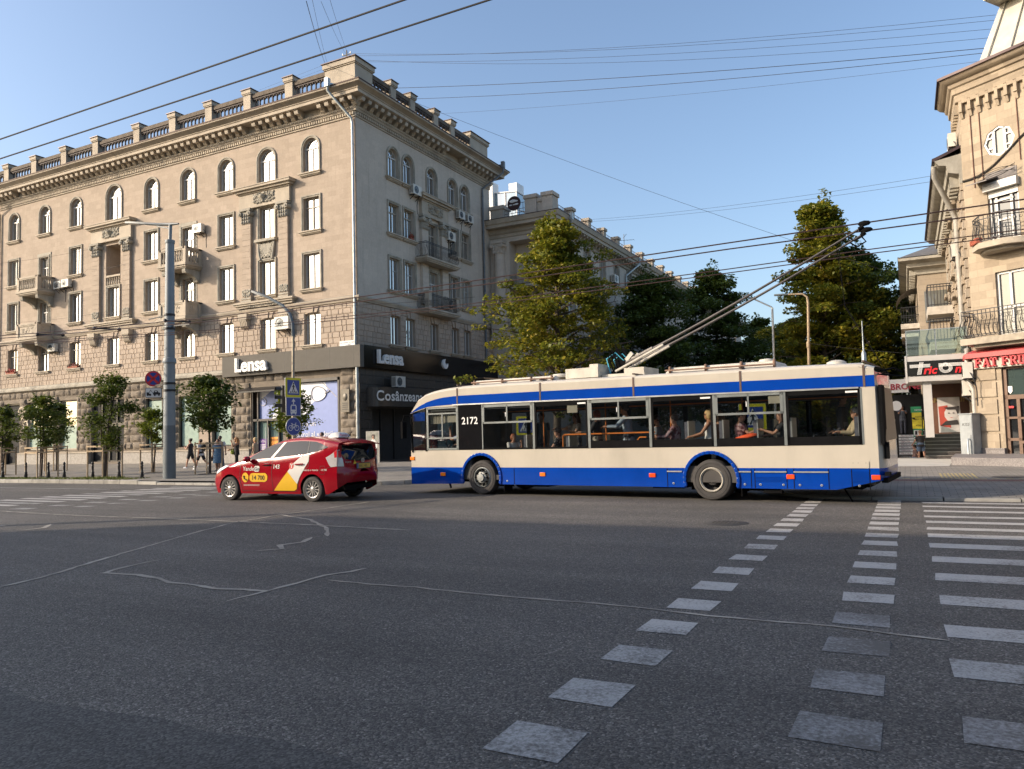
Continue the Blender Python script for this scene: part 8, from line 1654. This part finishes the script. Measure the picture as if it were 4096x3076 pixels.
def nsign(name, label, loc, rz, shape, draw): 
    root = empty(name, label, 'road sign', loc, rz); mb = MB(); mb.prism(shape, lambda a, b, d: (a, d, b), -.02, .01, 5); mb.build('plate', SM, root, (0, 0, 0)); mb = MB(); draw(mb); mb.build('symbol', SM, root, (0, 0, 0)); return root
def d_nostop(mb):
    signface(mb, disc(.33), 1, 2); signface(mb, disc(.265), 2, 1)
    for a in (45, 135): line(mb, (-.29 * cos(R(a)), -.29 * sin(R(a))), (.29 * cos(R(a)), .29 * sin(R(a))), .1, 3, 2)
def d_tow(mb):
    signface(mb, rrect(.66, .42, .06), 1, 3); signface(mb, rrect(.63, .39, .05), 2, 0); signface(mb, [(-.02, -.08), (.28, -.08), (.28, .0), (.2, .01), (.15, .1), (.04, .1), (-.0, .01), (-.02, 0)], 3, 3); signface(mb, [(-.28, -.1), (-.1, -.1), (-.1, -.04), (-.17, -.04), (-.2, .02), (-.28, .02)], 3, 3); line(mb, (-.2, -.04), (-.12, .12), .02, 3, 3); line(mb, (-.12, .12), (-.03, -.02), .015, 3, 3)
    for x in (-.23, -.14, .05, .22): signface(mb, disc(.04, 12, x, -.1), 4, 3)
    signface(mb, [(.06, .03), (.14, .03), (.12, .08), (.06, .08)], 4, 0)
rz0 = R(80)
rzp = R(46)
nsign('no_stopping_sign', 'round blue no stopping sign with red cross hung on the grey lamp pole', (-28.9, 22.3, 4.45), R(38), disc(.34), d_nostop); nsign('tow_away_sign', 'small white tow truck plate below the no stopping sign', (-28.87, 22.3, 3.84), R(38), rrect(.68, .44, .06), d_tow)
sp_ = empty('sign_lamp_pole', 'slender lamp pole carrying three blue traffic signs behind the taxi', 'lamp pole', (-21.2, 22.6, .1)); mb = MB(); mb.tube([(0, 0, 0), (0, 0, 3.9)], .075, 10); mb.tube([(0, 0, 3.9), (.02, 0, 5.6)], .055, 10); mb.build('pole', pm('worn_steel', (.34, .29, .22), .45, .5, var=.2), sp_, (0, 0, 0)); mb = MB(); mb.tube([(.02, 0, 5.6), (0, 0, 6.1), (-.15, -.0, 6.5), (-.5, 0, 6.85), (-1.25, 0, 7.25)], [.06, .06, .06, .06, .055], 8); mb.build('arm', M_pd, sp_, (0, 0, 0)); lamphead(sp_, (-1.2, 0, 7.23), (-1, 0, .4), .95)
def man(mb, cx, cz, s, k, m):
    signface(mb, disc(.05 * s, 12, cx + .01 * s, cz + .3 * s), k, m); line(mb, (cx, cz + .24 * s), (cx, cz + .02 * s), .09 * s, k, m); line(mb, (cx, cz + .04 * s), (cx + .1 * s, cz - .24 * s), .05 * s, k, m); line(mb, (cx, cz + .04 * s), (cx - .1 * s, cz - .24 * s), .05 * s, k, m); line(mb, (cx, cz + .22 * s), (cx + .11 * s, cz + .06 * s), .04 * s, k, m); line(mb, (cx, cz + .22 * s), (cx - .11 * s, cz + .06 * s), .04 * s, k, m)
def d_ped(mb):
    signface(mb, rrect(.96, .96, .05), 1, 4); signface(mb, rrect(.74, .74, .02), 2, 1); signface(mb, [(-.31, -.29), (.31, -.29), (0, .32)], 3, 0); man(mb, 0, -.04, .8, 4, 3)
    for x in (-.2, -.1, .02, .12, .22): line(mb, (x, -.27), (x * .8, -.19), .045, 4, 3)
def d_lane(mb):
    signface(mb, rrect(.9, .96, .03), 1, 0); signface(mb, rrect(.86, .92, .03), 2, 1); line(mb, (0, .12), (0, .3), .06, 3, 0); signface(mb, [(-.12, .26), (.12, .26), (0, .43)], 3, 0); signface(mb, [(-.19, -.36), (.19, -.36), (.19, .0), (.14, .1), (-.14, .1), (-.19, 0)], 3, 0); signface(mb, [(-.13, -.16), (.13, -.16), (.12, .04), (-.12, .04)], 4, 1)
    for x in (-.12, .12): signface(mb, [(x - .04, -.42), (x + .04, -.42), (x + .04, -.36), (x - .04, -.36)], 3, 0); signface(mb, disc(.025, 10, x, -.26), 4, 1)
def d_bike(mb):
    ring(mb, 0, 0, .47, .02, 1, 0); signface(mb, disc(.45), 2, 1)
    for x in (-.2, .2): ring(mb, x, -.08, .15, .03, 3, 0)
    for a, b in (((-.2, -.08), (-.1, .1)), ((-.1, .1), (.12, .1)), ((.12, .1), (0, -.08)), ((0, -.08), (-.1, .1)), ((0, -.08), (-.2, -.08)), ((.2, -.08), (.1, .17)), ((.1, .17), (.17, .19)), ((-.12, .16), (-.1, .1)), ((-.17, .16), (-.07, .16))): line(mb, a, b, .03, 4, 0)
sg1 = nsign('pedestrian_crossing_sign', 'blue pedestrian crossing sign with broad yellow border on the slender lamp pole', (-21.12, 22.5, 3.68), R(82), rrect(.98, .98, .05), d_ped); sg2 = nsign('bus_lane_sign', 'blue square sign with arrow and white trolleybus below the yellow bordered sign', (-21.12, 22.5, 2.94), R(80), rrect(.92, .98, .03), d_lane); sg3 = nsign('cycle_sign', 'round blue bicycle sign lowest on the slender lamp pole', (-21.12, 22.5, 2.17), R(80), disc(.48), d_bike); sg1.scale, sg2.scale, sg3.scale = (.78,) * 3, (.74,) * 3, (.73,) * 3
for loc, z, lab in (((-4.2, 24.2), 1.98, 'yellow bordered crossing sign seen through the fifth bus window'), ((-14.9, 30.2), 2.0, 'yellow bordered crossing sign seen through the second bus window')):
    o = nsign('pedestrian_crossing_sign', lab, (loc[0], loc[1], z), R(25), rrect(.98, .98, .05), d_ped); o.scale = (.85,) * 3; mb = MB(); mb.tube([(0, .05, -2.3), (0, .05, .4)], .045, 8); mb.build('post', M_zinc, o, (0, 0, 0))
tl_ = empty('traffic_light', 'black traffic light seen from behind at the left of the crossing sign', 'traffic light', (-21.75, 22.75, 2.75), R(60)); mb = MB(); mb.box(-.17, .17, -.12, .12, 0, 1.05); mb.build('housing', M_black, tl_, (0, 0, 0), bevel=.02); mb = MB()
for z in (.2, .53, .86): mb.grid(lambda u, v: (.17 + .26 * u, .13 * cos(pi * v), z + .14 * sin(pi * v)), 2, 10); mb.grid(lambda u, v: (-.17 - .22 * u, .13 * cos(pi * v), z + .14 * sin(pi * v)), 2, 10)
mb.build('visor', M_black, tl_, (0, 0, 0)); mb = MB(); mb.bar((0, 0, .25), (.45, -.15, .25), .05); mb.bar((0, 0, .8), (.45, -.15, .8), .05); mb.build('bracket', M_black, tl_, (0, 0, 0))
g4 = 'lamp posts in the side street'
lp = empty('street_lamp', 'bright galvanised lamp post with a flat head pointing left, left of two behind the bus', 'street lamp', (-6.9, 47, -.4), 0, g4); mb = MB(); mb.tube([(0, 0, 0), (.16, 0, 9.06)], [.085, .06], 10); mb.build('pole', M_alu, lp, (0, 0, 0)); mb = MB(); mb.tube([(.16, 0, 8.95), (.12, 0, 9.1), (-.8, 0, 9.65)], .045, 8); mb.build('arm', M_alu, lp, (0, 0, 0)); lamphead(lp, (-.75, 0, 9.63), (-1, 0, .42), .85)
lp = empty('street_lamp', 'tan rusty lamp post with a curved arm, right of two behind the bus', 'street lamp', (-4.95, 46, -.36), 0, g4); mb = MB(); mb.tube([(0, 0, 0), (.18, 0, 5.5), (.3, 0, 8.9)], [.085, .08, .07], 10); mb.tube([(.3, 0, 8.9), (.26, 0, 9.3), (.02, 0, 9.5), (-.8, 0, 9.55)], [.07, .06, .055, .045], 10); mb.lathe([(.09, 0), (.1, .05), (.1, .3), (.09, .35)], (.2, 0, 6.4), 10); mb.build('pole', pm('tan_painted_steel', (.36, .27, .17), .6, .2, var=.2, dirt=.5), lp, (0, 0, 0)); lamphead(lp, (-.75, 0, 9.55), (-1, 0, .03), .75)
op = empty('lamp_pole', 'lamp pole on the near side of the street casting a long thin shadow', 'lamp pole', (-33, -1.5, 0)); mb = MB(); mb.tube([(0, 0, 0), (0, 0, 11)], [.22, .14], 12); mb.build('pole', M_pg, op, (0, 0, 0)); mb = MB(); mb.tube([(0, 0, 10.8), (0, 1.8, 11.2)], .06, 8); mb.build('arm', M_pd, op, (0, 0, 0)); lamphead(op, (0, 1.7, 11.2), (0, 1, .1), 1.0)
# ------------------------------------------------------------------ overhead wires
M_wire = pm('wire_black', (.02, .018, .018), .6, .2, bump=0); M_cop = pm('copper_contact_wire', (.11, .065, .05), .35, .7, bump=0)
def wire(name, label, pts, r, m, sag=0, group=None):
    d = []
    for a, b in zip(pts, pts[1:]):
        n = 10 if sag else 3
        for i in range(n): t_ = i / n; d.append((a[0] + (b[0] - a[0]) * t_, a[1] + (b[1] - a[1]) * t_, a[2] + (b[2] - a[2]) * t_ - 4 * sag * t_ * (1 - t_)))
    d.append(pts[-1]); mb = MB(); mb.tube(d, r, 5, caps=False); return tag(mb.build(name, m), label, 'wire', group)
z6 = 6.18; g5 = 'trolley contact wires'
WA = [(60, 15.5, z6), (12, 18.0, z6), (.66, 18.62, z6), (-3.74, 18.86, z6), (-11.06, 19.3, z6), (-22.3, 19.69, z6), (-30.6, 18.4, z6), (-45, 14.8, z6), (-75, 7, z6)]
wire('contact_wire', 'contact wire touched by the nearer trolley pole', WA, .017, M_cop, 0, g5); wire('contact_wire', 'contact wire touched by the farther trolley pole', [(x, y + .66 + (.2 if x > 0 else 0), z) for x, y, z in WA], .017, M_cop, 0, g5)
WB = [(60, 18.5, z6), (12, 21.0, z6), (-.74, 21.65, z6), (-4.4, 22.02, z6), (-13, 22.68, z6), (-24.8, 21.9, z6), (-34, 19.6, z6), (-75, 10, z6)]
wire('contact_wire', 'lower left contact wire crossing behind the trolley poles, front of the far pair', WB, .015, M_cop, 0, g5); wire('contact_wire', 'lower left contact wire crossing behind the trolley poles, rear of the far pair', [(x, y + .55, z) for x, y, z in WB], .015, M_cop, 0, g5)
for y, lab in ((6.32, 'upper of the two thick wires crossing the top left sky'), (6.76, 'lower of the two thick wires crossing the top left sky')): wire('contact_wire', lab, [(-75, y + .5, z6), (-12, y + .03, z6), (-4, y, z6), (40, y - .1, z6)], .011, M_wire, 0, g5)
for i, x in enumerate((-24.5, -28.2, -31.4)):
    mb = MB(); mb.bar((x, 19.4 - .3 * i, z6 + .05), (x + .1, 20.4 - .3 * i, z6 + .12), .06, .05); mb.ball((x, 19.4 - .3 * i, z6 + .06), .08, 6); mb.ball((x + .1, 20.4 - .3 * i, z6 + .12), .08, 6); tag(mb.build('wire_spacer', M_ci), f'black insulated spacer joining the two contact wires, {("right", "middle", "left")[i]} of three', 'wire spacer')
g6 = 'thin span wires'
SPW = [('span wire from the grey lamp pole to the far pair of contact wires', [(-27.9, 22.3, 7.1), (-21, 20.2, 6.5), (-13, 22.7, 6.4)], .008, .1), ('span wire from the facade hook to the lamp pole, upper', [(-62, 38.4, 14.4), (-45, 30, 12.6), (-27.9, 22.4, 10.2)], .008, .3), ('dark twisted cable along the third floor to the portal capital', [(-75, 36, 17.5), (-57, 38.3, 17.2)], .014, .3), ('thin cable sagging under the third floor windows', [(-75, 36, 16.6), (-58, 33, 13.4), (-44.7, 38.3, 13.2)], .008, .5), ('span wire at the left picture edge below the balconies', [(-75, 33, 12.6), (-52, 28, 9.6), (-36, 25, 8.4), (-27.9, 22.3, 7.05)], .009, .15),
       ('topmost thin wire from the roof mast to the tower', [(-32.3, 39.4, 27.2), (4.5, 40, 19.95)], .011, .5), ('second thin wire from the roof mast to the tower', [(-31.7, 39.4, 27.2), (4.55, 40, 19.7)], .011, .55), ('third thin wire from the roof mast to the tower', [(-32.3, 39.4, 26.8), (4.6, 40, 19.3)], .011, .5), ('lowest thin wire from the roof mast to the tower', [(-31.7, 39.4, 26.8), (4.6, 40, 18.9)], .011, .7),
       ('upper thick cable from the parapet to the tower', [(-30.7, 42.8, 25.95), (4.55, 40, 18.45)], .02, .3), ('lower thick cable from the parapet to the tower', [(-30.7, 45.2, 26.1), (4.5, 40, 18.25)], .018, .35), ('faint wire below the thick cables', [(-30.7, 48, 26.0), (4.5, 40, 17.9)], .009, .3), ('diagonal wire falling from the parapet to the slate roofed house', [(-30.7, 45.2, 25.9), (.3, 50.2, 10.2)], .014, .35), ('faint telephone wire over the trees', [(-25, 66, 21.3), (3, 44, 14.2)], .012, .3), ('second faint telephone wire over the trees', [(-25, 66, 21.1), (3, 44, 13.9)], .012, .3),
       ('steep wire rising from the corner pedestal to the top edge, darkest', [(-33.2, 38.7, 26.5), (-13.5, 15, 13.2)], .014, .15), ('steep thin wire rising from the corner pedestal', [(-33.0, 38.7, 26.4), (-13.3, 15, 13.2)], .007, .15), ('steep thin wire rising from the roof mast', [(-32, 39.4, 27.2), (-13.0, 15, 13.05)], .007, .15), ('steep thin wire rising from the roof mast, right one', [(-31.8, 39.4, 27.1), (-12.7, 15, 13.0)], .007, .15), ('roof wire along the balustrade, upper', [(-32.3, 39.4, 27.1), (-75, 44, 28.6)], .008, .3), ('roof wire along the balustrade, lower', [(-32.3, 39.4, 26.8), (-75, 43, 28.0)], .008, .3),
       ('wire from the tan lamp post to the tower building', [(-4.7, 46, 6.3), (2.4, 40, 4.6)], .01, .1)]
for lab, pts, r, sg in SPW: wire('span_wire', lab, pts, r * .75, M_wire, sg, g6)
# trees and houses on the near side of the street, behind and beside the camera: the trees throw the dappled shade, the unseen houses are added to block sky
for i, (x, y, H, Rc, n) in enumerate(((-45, -5, 11, 3.6, 3600), (-39, -8, 12, 3.4, 3400), (-52, -2, 10, 3.2, 3000), (-58, -6, 12, 4, 3600), (-35.5, -2.5, 8.5, 2.4, 1900))): tree(f'roadside tree on the near pavement throwing dappled shade, {("first", "second", "third", "fourth", "fifth")[i]} of the row', (x, y, 0), H, 3.5, Rc, ENV2, M_lfs, int(n * .5), .3, 80 + i, 16, .22, 'trees on the near side', cr=.2)
for x0, x1, y0, H, lab in ((-130, -62, -22, 15, 'unseen long pale house further along the near side of the street'), (12, 60, -14, 18, 'unseen tall pale house behind the near crossing')):
    r_ = bempty('near_side_house', lab, 'building', (x0, y0, 0)); mb = MB(); mb.box(x0, x1, y0 - 14, y0, 0, H); mb.build('wall', M_tow2, r_); Fh = Face(0, y0, pi)
    for u in range(int(x0) + 3, int(x1) - 2, 5):
        for z in (1.5, 5, 8.5, 12): p_ = MB(); fbox(p_, Fh, -u - .7, -u + .7, z, z + 1.9, -.02, .05); p_.build('window', M_bp, r_)
